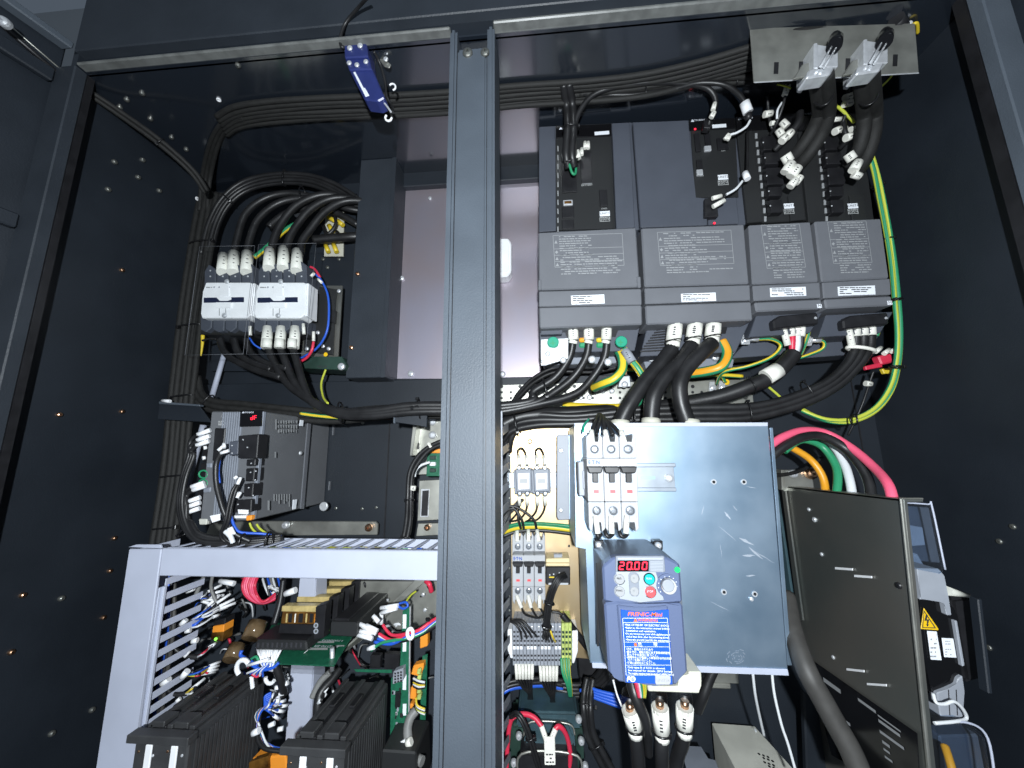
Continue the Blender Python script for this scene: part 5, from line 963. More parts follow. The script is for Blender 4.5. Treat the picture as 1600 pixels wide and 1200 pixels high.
T('right_wall_rail', 'thin dark upright rail on the right wall beyond the noise filter', 'rail', (1540, 1000, .52)); fp('rail', 'paint', [(1528, 936), (1535, 936), (1552, 1085), (1545, 1085)], .50, .01, .001)
# ================================================================ back column and contactors at the left
T('back_column', 'dark navy sheet metal column standing at the back left between contactors and zinc plate', 'column', (580, 590, .66))
x0, x1 = P(553, 400, .655).x, P(611, 400, .655).x
MB().box((x0, .655, P(580, 590, .655).z), (x1, BY, ZC), .0015).build('column', 'frame')
MB().box((P(604, 400, .652).x, .6535, P(600, 590, .655).z), (x1 + .001, .656, ZC), .0005).build('edge_fold', 'frame')
for x, y in ((559, 428), (549, 543)): screw(x, y, .654, 3.6, 'brass', 'bolt')
T('contactor_plate', 'dark mounting plate with a greenish frame behind the two white contactors', 'mounting plate', (440, 560, .70))
MB().poly([(330, 300), (556, 300), (553, 580), (330, 580)], .705, .004, .0006).build('plate', 'paint')
MB().poly([(478, 446), (535, 446), (528, 558), (470, 558)], .66, .004, .0006).build('frame', 'dsteel'); MB().poly([(476, 444), (527, 452), (523, 470), (520, 555), (474, 548)], .655, .004, .001).build('black_unit', 'face')
MB().poly([(460, 557), (534, 557), (541, 570), (538, 578), (460, 575)], .645, .05, .001).build('base', 'dgreen'); txt('142328', 503, 573, 4, .6445, 'inkk')
screw(534, 573, .644, 6, 'silver', 'screw'); MB().disc(509, 554, .644, 3.5, .001, 14).build('earth_symbol', 'warn')
for x, y in ((505, 541), (514, 545), (497, 520), (530, 455), (480, 545)): screw(x, y, .652, 3.2, 'silver', 'screw')
for x, y in ((505, 405), (530, 405), (512, 418)): screw(x, y, .704, 3, 'dsteel', 'screw')
MB().poly([(519, 485), (524, 484), (522, 505), (516, 503)], .652, .01, .001).build('lever', 'black')
T('terminal_tag', 'pale board with yellow sleeved wires behind the cable loops left of the back column', 'terminal board', (520, 372, .69))
MB().poly([(508, 330), (537, 331), (536, 400), (506, 400)], .69, .004, .0006).build('board', 'beige')
for a, b in (((513, 340, .68), (530, 348, .68)), ((514, 352, .68), (520, 362, .68)), ((509, 383, .68), (513, 394, .68)), ((521, 381, .68), (526, 394, .68)), ((528, 345, .68), (536, 352, .68))): sleeve(a, b, 3.6, m='yell', marks=0)
tb('wire', 'cable', [(520, 330, .68), (525, 350, .675), (512, 366, .675), (505, 352, .68)], 3); tb('wire', 'cable', [(526, 362, .68), (535, 372, .68)], 3)
def contactor(lab, x0, tubes, tb_bot):
    """four pole contactor: white front, dark pole shrouds with ivory tubes above and below"""
    T('contactor', lab, 'contactor', (x0 + 42, 530, .61), 'white front contactors at the left'); q = lambda pts, Y, th, n, m, b=.001, par=None: fp(n, m, [(x0 + a, y) for a, y in pts], Y, th, b, par)
    q([(7, 440), (82, 440), (80, 524), (0, 522)], .625, .07, 'case', 'face', .002)
    for i in range(4):
        a = 6 + i * 19.5
        q([(a, 424 - i * .6), (a + 7, 413 - i * 2), (a + 17, 420 - i * 2), (a + 18, 446), (a, 446)], .615, .05, 'pole_shroud', 'drive', .0012)
        b = 0 + i * 19.5; q([(b, 495), (b + 18, 495), (b + 17, 512 + (i % 2) * 5), (b + 8, 519), (b, 515)], .615, .05, 'pole_shroud', 'drive', .0012)
        for yy in (423, 432): MB().disc(x0 + a + 10, yy, .6145, 1.5, .001, 8).build('rivet', 'silver')
    q([(8, 441), (78, 441), (81, 444), (80, 490), (72, 497), (2, 497), (0, 490), (3, 455), (7, 452)], .603, .03, 'front', 'white', .0016)
    q([(78, 443), (85, 442), (83, 494), (79, 494)], .606, .03, 'aux_block', 'white', .001)
    q([(5, 465), (68, 464), (68, 472), (5, 473)], .6025, .002, 'dark_window', 'cwin', .0004)
    q([(30, 446), (44, 446), (45, 462), (30, 462)], .6015, .004, 'raised_key', 'white', .0006); q([(24, 472), (48, 472), (48, 481), (24, 481)], .6005, .004, 'raised_key', 'white', .0006)
    q([(24, 464), (48, 463), (48, 468), (42, 470), (30, 470)], .602, .002, 'window_cutout', 'white', .0003)
    for xx in (30, 40): q([(xx - 1, 482), (xx, 482), (xx, 493), (xx - 1, 493)], .6024, .001, 'groove', 'inkg', 0)
    for xx, yy in ((42, 440), (38, 493)): screw(x0 + xx, yy, .602, 4, 'silver', 'screw')
    for xx in (22, 30, 37, 45): MB().disc(x0 + xx, 449, .6024, 1.5, .001, 8).build('pin', 'grey')
    dashes(x0 + 9, 447, x0 + 22, 451, 1, .6026, 'inkg', .8, .4)
    for tx, yt, ty in tubes: sleeve((x0 + tx, yt - 3, .628), (x0 + tx - 2, ty + 2, .612), 8.6, marks=1)
    for tx in tb_bot: sleeve((x0 + tx, 512, .618), (x0 + tx - 3, 543, .61), 8, marks=2)
contactor('left white fronted contactor under the clear shield', 313, ((37, 403, 424), (53, 399, 424), (74, 399, 424)), ())
contactor('right white fronted contactor under the clear shield beside the back column', 397, ((25, 394, 418), (47, 392, 418), (68, 396, 422)), (22, 43, 65))
def shield(lab, pts):
    T('clear_shield', lab, 'shield', (pts[0][0] + 40, pts[2][1], .59)); fp('sheet', 'clr', pts, .588, .002, .0003)
    n = len(pts)
    for i in range(n): MB().tube([P(*pts[i], .587), P(*pts[(i + 1) % n], .587)], .00035, 6).build('edge_highlight', 'cover')  # thin tubes draw the glint along the sheet's edges
shield('clear plastic shield in front of the left contactor', [(312, 385), (398, 384), (380, 553), (289, 555)]); shield('clear plastic shield in front of the right contactor', [(404, 382), (494, 380), (477, 552), (385, 554)])
# thick loops above the contactors
T('loop_cable', 'thick black cables looping from the left contactor up and right to the back column', 'cable', (430, 320, .65))
for k, (x, a, b, r) in enumerate(((366, 330, 302, 5.2), (386, 336, 310, 5.2))): tb('cable', 'cable', [(x, 400, .628), (x + 4, 375, .63), (x + 18, b + 32, .635), (x + 48, b + 8, .645), (x + 85, b, .655), (x + 125, b + 6, .665), (x + 158, b + 16, .67), (566, 330, .68)], r)
T('loop_cable', 'thick black cables rising from the right contactor and bending behind the back column', 'cable', (500, 330, .65))
for k, (x, dy) in enumerate(((425, 0), (448, 5), (470, 10))): tb('cable', 'cable', [(x, 396, .628), (x + 2, 378, .63), (x + 14, 350 + dy, .635), (x + 36, 323 + dy, .64), (x + 64, 308 + dy * .8, .65), (x + 92, 304 + dy, .66), (x + 115, 312 + dy, .67), (570, 330 + dy * 1.5, .685)], 5.8)
tb('cable', 'cable', [(490, 375, .66), (520, 372, .665), (550, 370, .67), (572, 369, .68)], 7)
tb('cable', 'cable', [(420, 355, .65), (445, 335, .66), (480, 325, .665), (520, 330, .67), (560, 352, .68)], 5.5)
ring(P(473, 305, .65), (1, 0, .1), .018, .012).build('cable_tie', 'tie')
bundle('loop_bundle', 'fan of black cables from the left wall bundle arching over to the back column', 'cable bundle', [(322, 400, .65), (335, 350, .65), (355, 315, .65), (385, 292, .655), (430, 281, .66), (480, 282, .665), (520, 296, .67), (556, 318, .68)], [(-9, 0), (-4, 4), (1, 0), (6, 5)], 3.6, (2.1, 4.3), 'cable', tie_r=.0015)
earth('green and yellow earth wire rising from the left contactor to the loops', [(398, 402, .62), (415, 388, .63), (432, 372, .64), (448, 358, .65), (470, 345, .66)], 3.6, YG)
T('pale_disc', 'small pale round cap half hidden behind the loops above the right contactor', 'cap', (468, 333, .69)); MB().disc(468, 333, .69, 9, .003, 20).build('cap', 'white')
T('coil_wire', 'thin blue wire looping at the right of the right contactor', 'wire', (515, 490, .62)); tb('wire', 'bluew', [(492, 428, .62), (502, 438, .62), (512, 460, .62), (514, 490, .62), (510, 520, .622), (494, 545, .63), (465, 562, .635)], 1.7); sleeve((486, 432, .615), (491, 427, .617), 2.5, marks=0); sleeve((497, 436, .617), (503, 442, .617), 2.2, marks=0)
T('coil_wire', 'red wire ends at the right of the right contactor', 'wire', (490, 540, .62)); tb('wire', 'red', [(485, 417, .62), (492, 421, .62), (500, 433, .62)], 2); tb('wire', 'red', [(490, 534, .62), (487, 548, .62), (478, 560, .625), (464, 567, .63)], 2.2); sleeve((490, 518, .615), (490, 533, .618), 2.4)
T('coil_wire', 'small blue wire between the lower ends of the two contactors', 'wire', (400, 540, .61)); tb('wire', 'bluew', [(390, 528, .61), (397, 538, .61), (408, 545, .615)], 1.4); sleeve((391, 510, .61), (391, 524, .61), 2.6); sleeve((474, 506, .61), (475, 522, .61), 2.6)
T('lower_lead', 'pair of black leads curling out below the left contactor', 'wire', (370, 550, .62)); tb('lead', 'cable', [(344, 530, .62), (350, 548, .615), (365, 562, .61), (400, 578, .605), (440, 590, .60)], 5.5); tb('lead', 'cable', [(366, 530, .62), (372, 550, .615), (390, 565, .61), (425, 578, .605)], 5.5); tb('lead', 'cable', [(384, 530, .62), (393, 552, .615), (418, 568, .61), (450, 576, .605)], 5)
T('yellow_lead', 'yellow wire end hanging at the lower left corner of the left contactor', 'wire', (315, 535, .62)); tb('lead', 'yell', [(317, 524, .62), (316, 540, .62), (314, 556, .62)], 3, r1=.001); tb('lead', 'cable', [(316, 532, .615), (328, 529, .615), (338, 530, .615)], 1.6)
earth('thin yellow green wire curving down from the base of the right contactor', [(516, 562, .65), (508, 580, .65), (502, 600, .64), (505, 620, .62), (512, 630, .60)], 1.7, 'lime')
T('pale_bar', 'pale grey diagonal bar behind the left cable bundle', 'bar', (340, 590, .69)); tb('bar', 'lilac', [(352, 548, .69), (330, 624, .69)], 4); tb('bar', 'lilac', [(318, 664, .69), (290, 770, .69), (270, 860, .69)], 5)
# ================================================================ upright cable bundle on the left wall
bundle('wall_cable_bundle', 'flat upright bundle of braided black cables running down the left wall', 'cable bundle',
       [(330, 300, .66), (322, 340, .655), (308, 420, .645), (298, 490, .64), (286, 590, .63), (280, 650, .625), (272, 730, .62), (262, 800, .615), (254, 850, .61), (250, 880, .61)],
       [(-17, 3), (-9, 0), (-1, 4), (7, 0), (15, 5)], 4.6, (1.5, 3.2, 4.5, 6.2, 7.5), 'sheath', tie_r=.0016, jit=1.0)
T('wall_bracket', 'dark folded bracket crossing the upright cable bundle on the left wall', 'bracket', (280, 640, .60)); fp('plate', 'paint', [(249, 630), (311, 634), (330, 660), (246, 655)], .605, .003, .0006); fp('edge', 'post', [(248, 627), (312, 632), (312, 635), (248, 631)], .600, .008, .0006); MB().tube(pp([(254, 626, .598), (266, 627, .598)]), .003, 8).build('white_stub', 'white')
bundle('low_cable_run', 'black sheathed cable run going right from the left wall bundle to the post', 'cable bundle', [(304, 590, .64), (312, 618, .635), (335, 632, .63), (380, 636, .625), (440, 642, .62), (520, 648, .62), (600, 642, .62), (690, 640, .62), (770, 640, .625)], [(-5, 2), (3, 0), (10, 3)], 5, (1.6, 5.2, 6.7), 'sheath')
earth('green and yellow earth wire under the black cables left of the post', [(470, 646, .60), (500, 650, .60), (540, 653, .60), (580, 652, .60), (620, 646, .60), (690, 640, .605)], 3, YG)
T('middle_bracket', 'dark tilted support bracket under the cables just left of the post', 'bracket', (640, 650, .58)); fp('plate', 'paint', [(617, 632), (668, 634), (667, 668), (650, 664), (616, 660)], .585, .003, .001); fp('edge', 'post', [(616, 630), (690, 631), (690, 634), (618, 634)], .58, .012, .0008); fp('edge', 'post', [(615, 632), (618, 632), (617, 662), (614, 661)], .58, .006, .0008)
ring(P(652, 640, .577), (0, 1, .2), .006, .006, .0016).build('cable_tie', 'tie')
# ================================================================ servo amplifier
T('servo_amplifier', 'large grey servo amplifier at the left with red digits and a ribbed front', 'servo amplifier', (365, 815, .56))
AY = .555; DEEP = -.02
MB().poly([(330, 643), (411, 643), (394, 813), (312, 815)], AY, .183, .0015).build('case', 'amp')
for i in range(9): x = 348 + i * 3.6; fp('rib', 'mid', [(x, 644), (x + 1.8, 644), (x - 16 + 1.8, 812), (x - 16, 812)], AY - .002, .003, .0003)
o = fp('window', 'gloss', [(375, 642), (409, 641), (408, 666), (374, 667)], AY - .003, .004, .0006); seg7('dF', 391, 649, 4, 7, AY - .0036, o, gap=.4); txt('▲', 380, 644.5, 2.8, AY - .003, 'inkwh', o, 'emblem'); txt('MITSUBISHI', 389, 644.5, 2.4, AY - .003, 'inkwh', o)
fp('corner_trim', 'mid', [(408, 643), (412, 643), (396, 812), (391, 812)], AY - .001, .006, .0006)
txt('△', 348, 650, 5, AY - .001, 'inkg', name='emblem'); dashes(341, 657, 352, 665, 3, AY - .001, 'inkw', .9, .5)
fp('terminal_block', 'black', [(335, 669), (352, 669), (347, 720), (331, 720)], AY - .004, .008, .001)
for i, pts in enumerate(([(372, 681), (404, 678), (401, 716), (371, 716)], [(358, 690), (373, 688), (371, 710), (358, 712)], [(385, 718), (399, 717), (398, 728), (384, 728)], [(384, 732), (398, 731), (396, 752), (383, 752)], [(381, 756), (396, 755), (394, 776), (380, 776)], [(364, 782), (393, 780), (392, 800), (362, 801)])):
    fp('connector', 'black' if i != 1 else 'drive', pts, AY - (.018 if i < 2 else .008), .02, .001)
    for k in range(2): MB().disc(pts[0][0] + 8 + k * 7 if i != 1 else pts[0][0] + 5, pts[0][1] + 6 + k * 12, AY - .019 if i < 2 else AY - .009, 1.2, .001, 8).build('latch', 'silver')
for y in (736, 742, 747, 760, 766, 771): fb('pin', 'mid', 389, y, 392, y + 3, AY - .0085, .001, 0)
fp('white_edge', 'white', [(361, 806), (384, 805), (384, 810), (361, 810)], AY - .004, .006, .0006); fp('orange_plug', 'oran', [(384, 806), (393, 805), (392, 813), (384, 814)], AY - .006, .008, .001); fp('clip', 'white', [(371, 796), (387, 797), (386, 804), (372, 803)], AY - .010, .004, .0006)
RX = P(412, 720, AY).x
onR = lambda x, y: PX(x, y, RX)
def rside(n, m, pts, d=.0016, th=.001): return MB().prism([onR(x, y) + Vector((d, 0, 0)) for x, y in pts], (-th, 0, 0), 0).build(n, m)
rside('side_label', 'paper', [(468, 656), (473, 657), (472, 666), (467, 665)]); rside('side_label', 'paper', [(457, 781), (463, 780), (461, 795), (456, 796)])
b = MB()
def rq(x0, y0, x1, y1): b.quad([onR(x, y) + Vector((.0012, 0, 0)) for x, y in ((x0, y0), (x1, y0), (x1, y1), (x0, y1))])
for i in range(8):
    for k in range(3): rq(433 + i * 4, 657 + k * 7, 435 + i * 4 + R.uniform(-1, 1), 662 + k * 7 + R.uniform(-1, 1))
for i in range(7): rq(426 + i * 4, 772, 428 + i * 4, 772 + R.uniform(8, 20))
rq(429, 655, 431, 671); rq(428, 706, 430, 715); rq(417, 782, 420, 797)
b.build('side_print', 'inkg', None, solid=False, kind='stuff')
rside('side_seam', 'cover', [(480, 652), (485, 652), (473, 795), (468, 795)], .0025, .002); rside('edge_strip', 'cover', [(519, 664), (521, 664), (520, 680), (518, 680)], .003, .002); rside('edge_strip', 'cover', [(513, 752), (515, 752), (514, 766), (512, 766)], .003, .002)
screw(0, 708, .6, 3.5, 'silver', 'screw', pt=onR(469, 708), ax=(1, 0, 0)); MB().disc(507, 791, .69, 7, .004, 14).build('foot_screw', 'silver')
# connectors and plugs at its left
T('amplifier_terminals', 'stack of black plugs with white tubes at the left side of the servo amplifier', 'connectors', (322, 760, .57))
for pts in ([(318, 668), (331, 668), (331, 720), (316, 722)], [(313, 724), (329, 722), (327, 756), (311, 758)], [(309, 760), (327, 758), (322, 800), (306, 802)], [(311, 804), (330, 802), (328, 820), (312, 820)]): fp('block', 'black', pts, .56, .06, .001)
for x, y in ((321, 700), (319, 716)): sleeve((x - 3, y, .553), (x + 2, y - 1, .556), 3, m='white', marks=0)
for y in (728, 742): MB().tube([P(318 + 7 * math.cos(t * .785), y + 13 + 6 * math.sin(t * .785), .556) for t in range(8)], .0014, 6, 2, closed=True).build('green_ring', 'green')
fp('grey_key', 'mid', [(322, 724), (330, 723), (330, 731), (322, 731)], .553, .006, .001); fp('grey_key', 'mid', [(317, 763), (329, 761), (328, 769), (317, 770)], .553, .006, .001); fp('brass_stub', 'pale', [(310, 811), (323, 811), (322, 820), (311, 820)], .553, .006, .001)
T('motor_leads', 'bundle of black leads with white tubes looping down the left of the servo amplifier', 'cable bundle', (285, 780, .55))
for i, (y, x) in enumerate(((675, 322), (684, 321), (692, 320), (757, 312), (762, 314), (780, 306), (788, 306), (797, 305))):
    up = i < 3
    sleeve((x - 13, y + 4, .545), (x + 7, y - 3, .55), 3.6, m='white', marks=0)
    o = (i - 3) * 3
    if up: pts = [(x - 12, y + 4, .545), (x - 24 + i * 1, y + 14, .545), (295 + i * 4, 712, .545), (285 + i * 3, 745, .543), (279 + i * 3, 785, .54), (285 + i * 3, 818, .538), (303 + i * 2, 842, .536), (340, 852 - i * 2, .54), (390, 851 - i * 3, .55), (442, 846 - i * 3, .57)]
    else: pts = [(x - 12, y + 4, .545), (x - 22, y + 12, .545), (290 + o * .5, y + 28, .542), (291 + o * .6, 815, .54), (306 + o * .4, 838 - o * .4, .538), (345, 846 - o * .4, .545), (395, 845 - o * .3, .555), (440, 840 - o * .3, .57)]
    tb('lead', 'cable', pts, 3.4)
for x, y, d in ((290, 829, (.7, 0, -.7)), (380, 848, (1, 0, 0)), (420, 845, (1, 0, 0))): ring(P(x, y, .545), d, .012, .008).build('cable_tie', 'tie')
T('encoder_lead', 'black lead with white tubes and a blue core curving down the amplifier front', 'cable', (345, 760, .53))
tb('lead', 'cable', [(358, 704, .535), (346, 708, .53), (338, 725, .53), (338, 755, .53), (345, 785, .53), (352, 805, .532), (365, 832, .54), (392, 846, .55)], 4); tb('core', 'bluew', [(344, 712, .534), (341, 735, .533), (343, 755, .533)], 2); tb('core', 'bluew', [(360, 806, .535), (368, 825, .54), (378, 832, .545), (410, 834, .56), (440, 838, .57)], 2)
for a, b in (((341, 704, .53), (350, 696, .533)), ((345, 708, .528), (358, 704, .531)), ((350, 700, .529), (350, 693, .531))): sleeve(a, b, 2.6, m='white', marks=0)
T('signal_lead', 'pair of thin black leads with small white plugs in the middle of the amplifier front', 'cable', (365, 770, .53))
for k in (0, 5): tb('lead', 'cable', [(376 + k * .4, 750, .54), (364 + k, 765, .532), (357 + k, 790, .53), (352 + k, 815, .53), (345 + k, 835, .535), (352 + k, 846, .54), (380, 850, .55)], 2.4)
for a, b in (((366, 748, .535), (371, 744, .537)), ((371, 757, .533), (376, 746, .536)), ((367, 776, .535), (374, 770, .538)), ((370, 778, .534), (376, 769, .537))): sleeve(a, b, 2.6, m='white', marks=0)
fp('tag', 'white', [(327, 806), (343, 803), (343, 813), (331, 817)], .53, .002, .0006); tb('white_core', 'whitew', [(352, 830, .53), (360, 838, .53), (364, 848, .532)], 3.6); fp('tag', 'white', [(354, 826), (361, 823), (367, 835), (358, 836)], .528, .003, .0006)
DEEP = 0.0
earth('two short yellow green wires below the servo amplifier front', [(390, 817, .57), (394, 826, .57), (402, 834, .57)], 1.7, 'lime'); tb('wire', 'lime', [(401, 819, .575), (406, 826, .575), (417, 834, .575)], 1.7)
T('amplifier_rail', 'zinc mounting rail with a copper coloured bolt under the servo amplifier', 'rail', (490, 826, .68)); MB().poly([(330, 814), (586, 815), (590, 819), (589, 836), (320, 838)], .685, .006, .001).build('rail', 'galv')
for x, y, m in ((448, 820, 'silver'), (577, 824, 'brass')): screw(x, y, .683, 6, m, 'bolt', h=.8)
# ---- zinc rail, relay board and lead left of the post
T('upright_rail', 'galvanised upright rail with two bolts partly hidden by the left edge of the post', 'rail', (675, 720, .67)); MB().poly([(645, 664), (651, 664), (644, 712), (640, 712)], .66, .04, .0006).build('flange', 'galv'); MB().poly([(650, 655), (700, 652), (700, 740), (648, 742)], .685, .004, .0006).build('plate', 'galv')
for y in (659, 680): screw(676, y, .683, 6, 'silver', 'bolt', h=.5)
for x, y in ((654, 674), (653, 697)): fb('slot', 'black', x - 2, y - 5, x + 2, y + 5, .684, .002, .0004)
T('relay_board', 'small green relay board with orange top half hidden by the left edge of the post', 'relay board', (675, 745, .64)); fp('board', 'pcb', [(668, 702), (690, 702), (690, 744), (666, 744)], .64, .006, .0006); fp('orange_block', 'oran', [(669, 701), (690, 701), (690, 708), (669, 708)], .632, .01, .001)
for y in (712, 722, 732): fp('screw_block', 'dgreen' if y != 722 else 'white', [(671, y), (680, y), (680, y + 6), (671, y + 6)], .634, .008, .0008)
T('grey_mount', 'grey zinc plate with a dark slot beside the relay board', 'plate', (670, 800, .66)); fp('plate', 'galv', [(655, 751), (692, 749), (690, 812), (652, 814)], .655, .004, .0008); fp('slot_frame', 'silver', [(658, 764), (671, 764), (669, 808), (656, 808)], .6535, .002, .0004); fp('slot', 'black', [(660, 767), (670, 766), (668, 806), (658, 806)], .653, .002, 0); fp('foot', 'galv', [(653, 818), (690, 817), (690, 836), (650, 838)], .66, .006, .0008); screw(668, 824, .658, 5, 'brass', 'bolt', h=.8)
bundle('relay_lead', 'tied pair of black leads arching from behind the post down into the wire duct', 'cable', [(690, 692, .60), (672, 700, .60), (655, 716, .60), (642, 740, .60), (640, 775, .60), (639, 810, .59), (634, 838, .58), (630, 852, .575)], [(-2.5, 0), (3, 1)], 3.6, (4.2, 6.2))
tb('white_core', 'whitew', [(672, 722, .62), (658, 727, .615), (650, 735, .61), (648, 745, .61)], 2); tb('white_core', 'whitew', [(668, 705, .62), (655, 712, .62), (646, 722, .62)], 1.8); sleeve((669, 692, .60), (674, 699, .60), 3); sleeve((646, 759, .595), (645, 766, .595), 4.5)
# ================================================================ grey slotted wire ducts at the lower left
DY0 = .50
T('wire_duct', 'upright grey slotted wire duct at the lower left with its wide cover facing out', 'wire duct', (190, 1180, .53))
fp('cover', 'lilac', [(201, 858), (252, 858), (213, 1150), (205, 1240), (143, 1240)], DY0, .004, .0012)
fp('cover_top', 'lilac', [(200, 855), (212, 851), (250, 851), (252, 857)], DY0 + .001, .003, .0005)
Xd = P(252, 870, DY0).x; Xl = P(203, 870, DY0).x; zt_ = P(230, 858, DY0).z; zb = P(200, 1240, DY0).z
MB().box((Xd - .002, DY0 + .004, zb), (Xd, DY0 + .016, zt_ - .05), .0006).build('side_wall', 'lilac'); MB().box((Xd - .0005, DY0 + .008, zb), (Xd + .003, DY0 + .012, zt_ - .05), .0006).build('cover_rail', 'lilac')
MB().box((Xl, DY0 + .004, zb), (Xl + .002, DY0 + .07, zt_ - .002), .0005).build('far_wall', 'lilac')
for i in range(14):
    y = 890 + i * 25; z = PX(250 - i * 6, y, Xd).z
    MB().box((Xd - .0018, DY0 + .012, z - .0045), (Xd - .0002, DY0 + .075, z + .0045), .0004).build('finger', 'lilac')
for i in range(10): tb('inner_wire', ['sheath', 'cable', 'bluew', 'cable', 'greyw'][i % 5], [(236 + i * 4, 880, .56), (226 + i * 5, 980, .55 + .004 * (i % 3)), (212 + i * 5, 1080, .555), (196 + i * 5, 1210, .56)], 3)
T('wire_duct', 'horizontal grey slotted wire duct at the lower left, open fingers along its top', 'wire duct', (460, 900, .53))
fp('cover', 'lilac', [(253, 857), (690, 861), (690, 908), (248, 900)], DY0 - .001, .004, .0012)
zt2 = P(470, 858, DY0).z; xa, xb_ = P(256, 870, DY0).x, P(694, 870, DY0).x
MB().box((xa, DY0 + .003, zt2 - .004), (xb_, DY0 + .008, zt2 - .0005), .0005).build('rail', 'lilac'); MB().box((xa, DY0 + .064, zt2 - .05), (xb_, DY0 + .067, zt2 - .001), .0005).build('rear_wall', 'lilac')
MB().box((xa, DY0 + .004, P(470, 903, DY0).z), (xb_, DY0 + .067, P(470, 901, DY0).z), .0005).build('duct_base', 'lilac')
for i in range(19):
    x = xa + .006 + i * (xb_ - xa - .01) / 18
    MB().prism([(x - .0025, DY0 + .008, zt2 - .0008), (x + .0025, DY0 + .008, zt2 - .0008), (x + .0085, DY0 + .064, zt2 - .0008), (x + .0035, DY0 + .064, zt2 - .0008)], (0, 0, -.0016), .0003).build('finger', 'lilac')
for i, m in enumerate(('lime', 'bluew', 'whitew', 'cable', 'yell', 'cable', 'lime', 'green', 'whitew', 'bluew', 'cable', 'cable')):
    y0 = 846 + (i % 4) * 3; o = [(400 + i * 14, y0 + 6, .525), (440 + i * 16, y0 + R.uniform(0, 6), .53), (500 + i * 14, y0 + R.uniform(0, 8), .535), (560 + i * 11, y0 + R.uniform(0, 8), .53)]
    MB().tube([Vector((q.x, q.y, min(q.z, zt2 - .006))) for q in pp(o)], .0013, 8).build('inner_wire', m)
T('wire_duct', 'narrow upright grey duct standing among the modules below the horizontal duct', 'wire duct', (467, 1040, .60))
fp('cover', 'lilac', [(468, 903), (492, 903), (489, 1040), (481, 1175), (444, 1175), (455, 1040)], .59, .004, .001); MB().poly([(491, 905), (494, 905), (491, 1040), (483, 1175), (480, 1175), (488, 1040)], .592, .03, .0006).build('side_wall', 'lilac')
# upright duct at the right of the post
T('wire_duct', 'upright grey slotted duct along the right edge of the post', 'wire duct', (783, 900, .55))
fp('cover', 'lilac', [(768, 640), (781, 640), (783, 920), (782, 1240), (768, 1240)], .51, .004, .001)
MB().poly([(781, 642), (785, 642), (787, 1240), (782, 1240)], .514, .004, .0006).build('cover_rail', 'grey')
fp('back_strip', 'paint', [(791, 670), (797, 670), (800, 1000), (798, 1240), (788, 1240)], .645, .004, .0006)
for i in range(18):
    y = 668 + i * 31
    MB().prism([P(783 + i * .1, y, .52), P(783 + i * .1, y + 14, .52), P(793 + i * .2, y + 6 - i * .9, .60), P(793 + i * .2, y - 6 - i * .9, .60)], (.0016, 0, 0), .0004).build('finger', 'grey')
for i in range(16): screw(796, 690 + i * 22, .644, 1.6, 'dsteel', 'bolt')
# ================================================================ electronics behind the ducts
T('electronics_tray', 'galvanised mounting tray behind the boards at the lower left', 'tray', (560, 1000, .69)); MB().poly([(255, 905), (690, 905), (690, 1240), (230, 1240)], .70, .004, .0006).build('tray', 'frame')
MB().poly([(555, 908), (690, 908), (690, 980), (620, 985), (560, 940)], .66, .004, .001).build('upper_plate', 'galv')
MB().prism([P(520, 1030, .60), P(560, 1005, .60), P(668, 905, .66), P(650, 905, .66)], (0, .004, 0), .0006).build('diagonal_brace', 'galv')
screw(661, 929, .658, 3, 'silver', 'screw'); screw(664, 953, .658, 3, 'silver', 'screw')
def relay(i, lab):
    f = .555 * (1 + i * .062); k = lambda x, y: (846 + (x - 846) * .555 / f, 704 + (y - 704) * .555 / f)
    T('plug_relay', lab, 'relay', (*k(470, 985), f), 'plug relays in a receding row')
    q = lambda pts, n, m, dy, th, b=.001: fp(n, m, [k(*p) for p in pts], f + dy, th, b)
    q([(441, 956), (496, 956), (493, 976), (438, 975)], 'amber_case', 'amber', 0, .013)
    q([(440, 947), (498, 947), (497, 957), (439, 956)], 'gold_top', 'gtop', -.001, .013)
    q([(437, 975), (493, 977), (490, 992), (434, 990)], 'socket', 'black', -.002, .02)
    q([(493, 948), (509, 944), (505, 998), (489, 1000)], 'side_block', 'black', -.004, .017)
    for yy in (977, 986): c = k(494, yy); MB().disc(*c, f - .005, 4 * .555 / f, .0008, 14, bev=False).build('screw_well', 'grey'); MB().disc(*c, f - .0055, 2 * .555 / f, .0008, 10, bev=False).build('terminal_screw', 'dsteel')
    for t, w, m in ((.12, 1.2, 'gtop'), (.22, 2.6, 'black'), (.36, .8, 'slv'), (.52, 3.2, 'black'), (.68, 1.2, 'gtop'), (.82, 2.4, 'black'), (.93, .8, 'oran')): c = k(441 + 55 * t, 966); fb('coil', m, c[0] - w, c[1] - 7, c[0] + w, c[1] + 7, f - .0008, .002, .0002)
for i, s in enumerate(('nearest gold topped relay of the receding row beside the black terminal block', 'second nearest gold topped relay of the receding row', 'second farthest gold topped relay of the receding row', 'farthest gold topped relay of the receding row near the galvanised plate')): relay(3 - i, ('', '', '', '')[0] or ('farthest gold topped relay of the receding row near the galvanised plate', 'second farthest gold topped relay of the receding row', 'second nearest gold topped relay of the receding row', 'nearest gold topped relay of the receding row beside the black terminal block')[i])
T('relay_board', 'green printed relay board lying flat with upside down white part number', 'circuit board', (480, 1030, .57))
zp = P(480, 1020, .56).z
c = [PZ(x, y, zp) for x, y in ((395, 1035), (522, 1040), (553, 990), (515, 965), (430, 965))]
MB().prism(c, (0, 0, -.0016), .0003).build('board', 'pcb')
MB().prism([PZ(440, 1037, zp), PZ(521, 1041, zp)] + [PZ(521, 1041, zp) - Vector((0, -.002, .012)), PZ(440, 1037, zp) - Vector((0, -.002, .012))], (0, .0012, 0), .0003).build('board_front', 'clt')
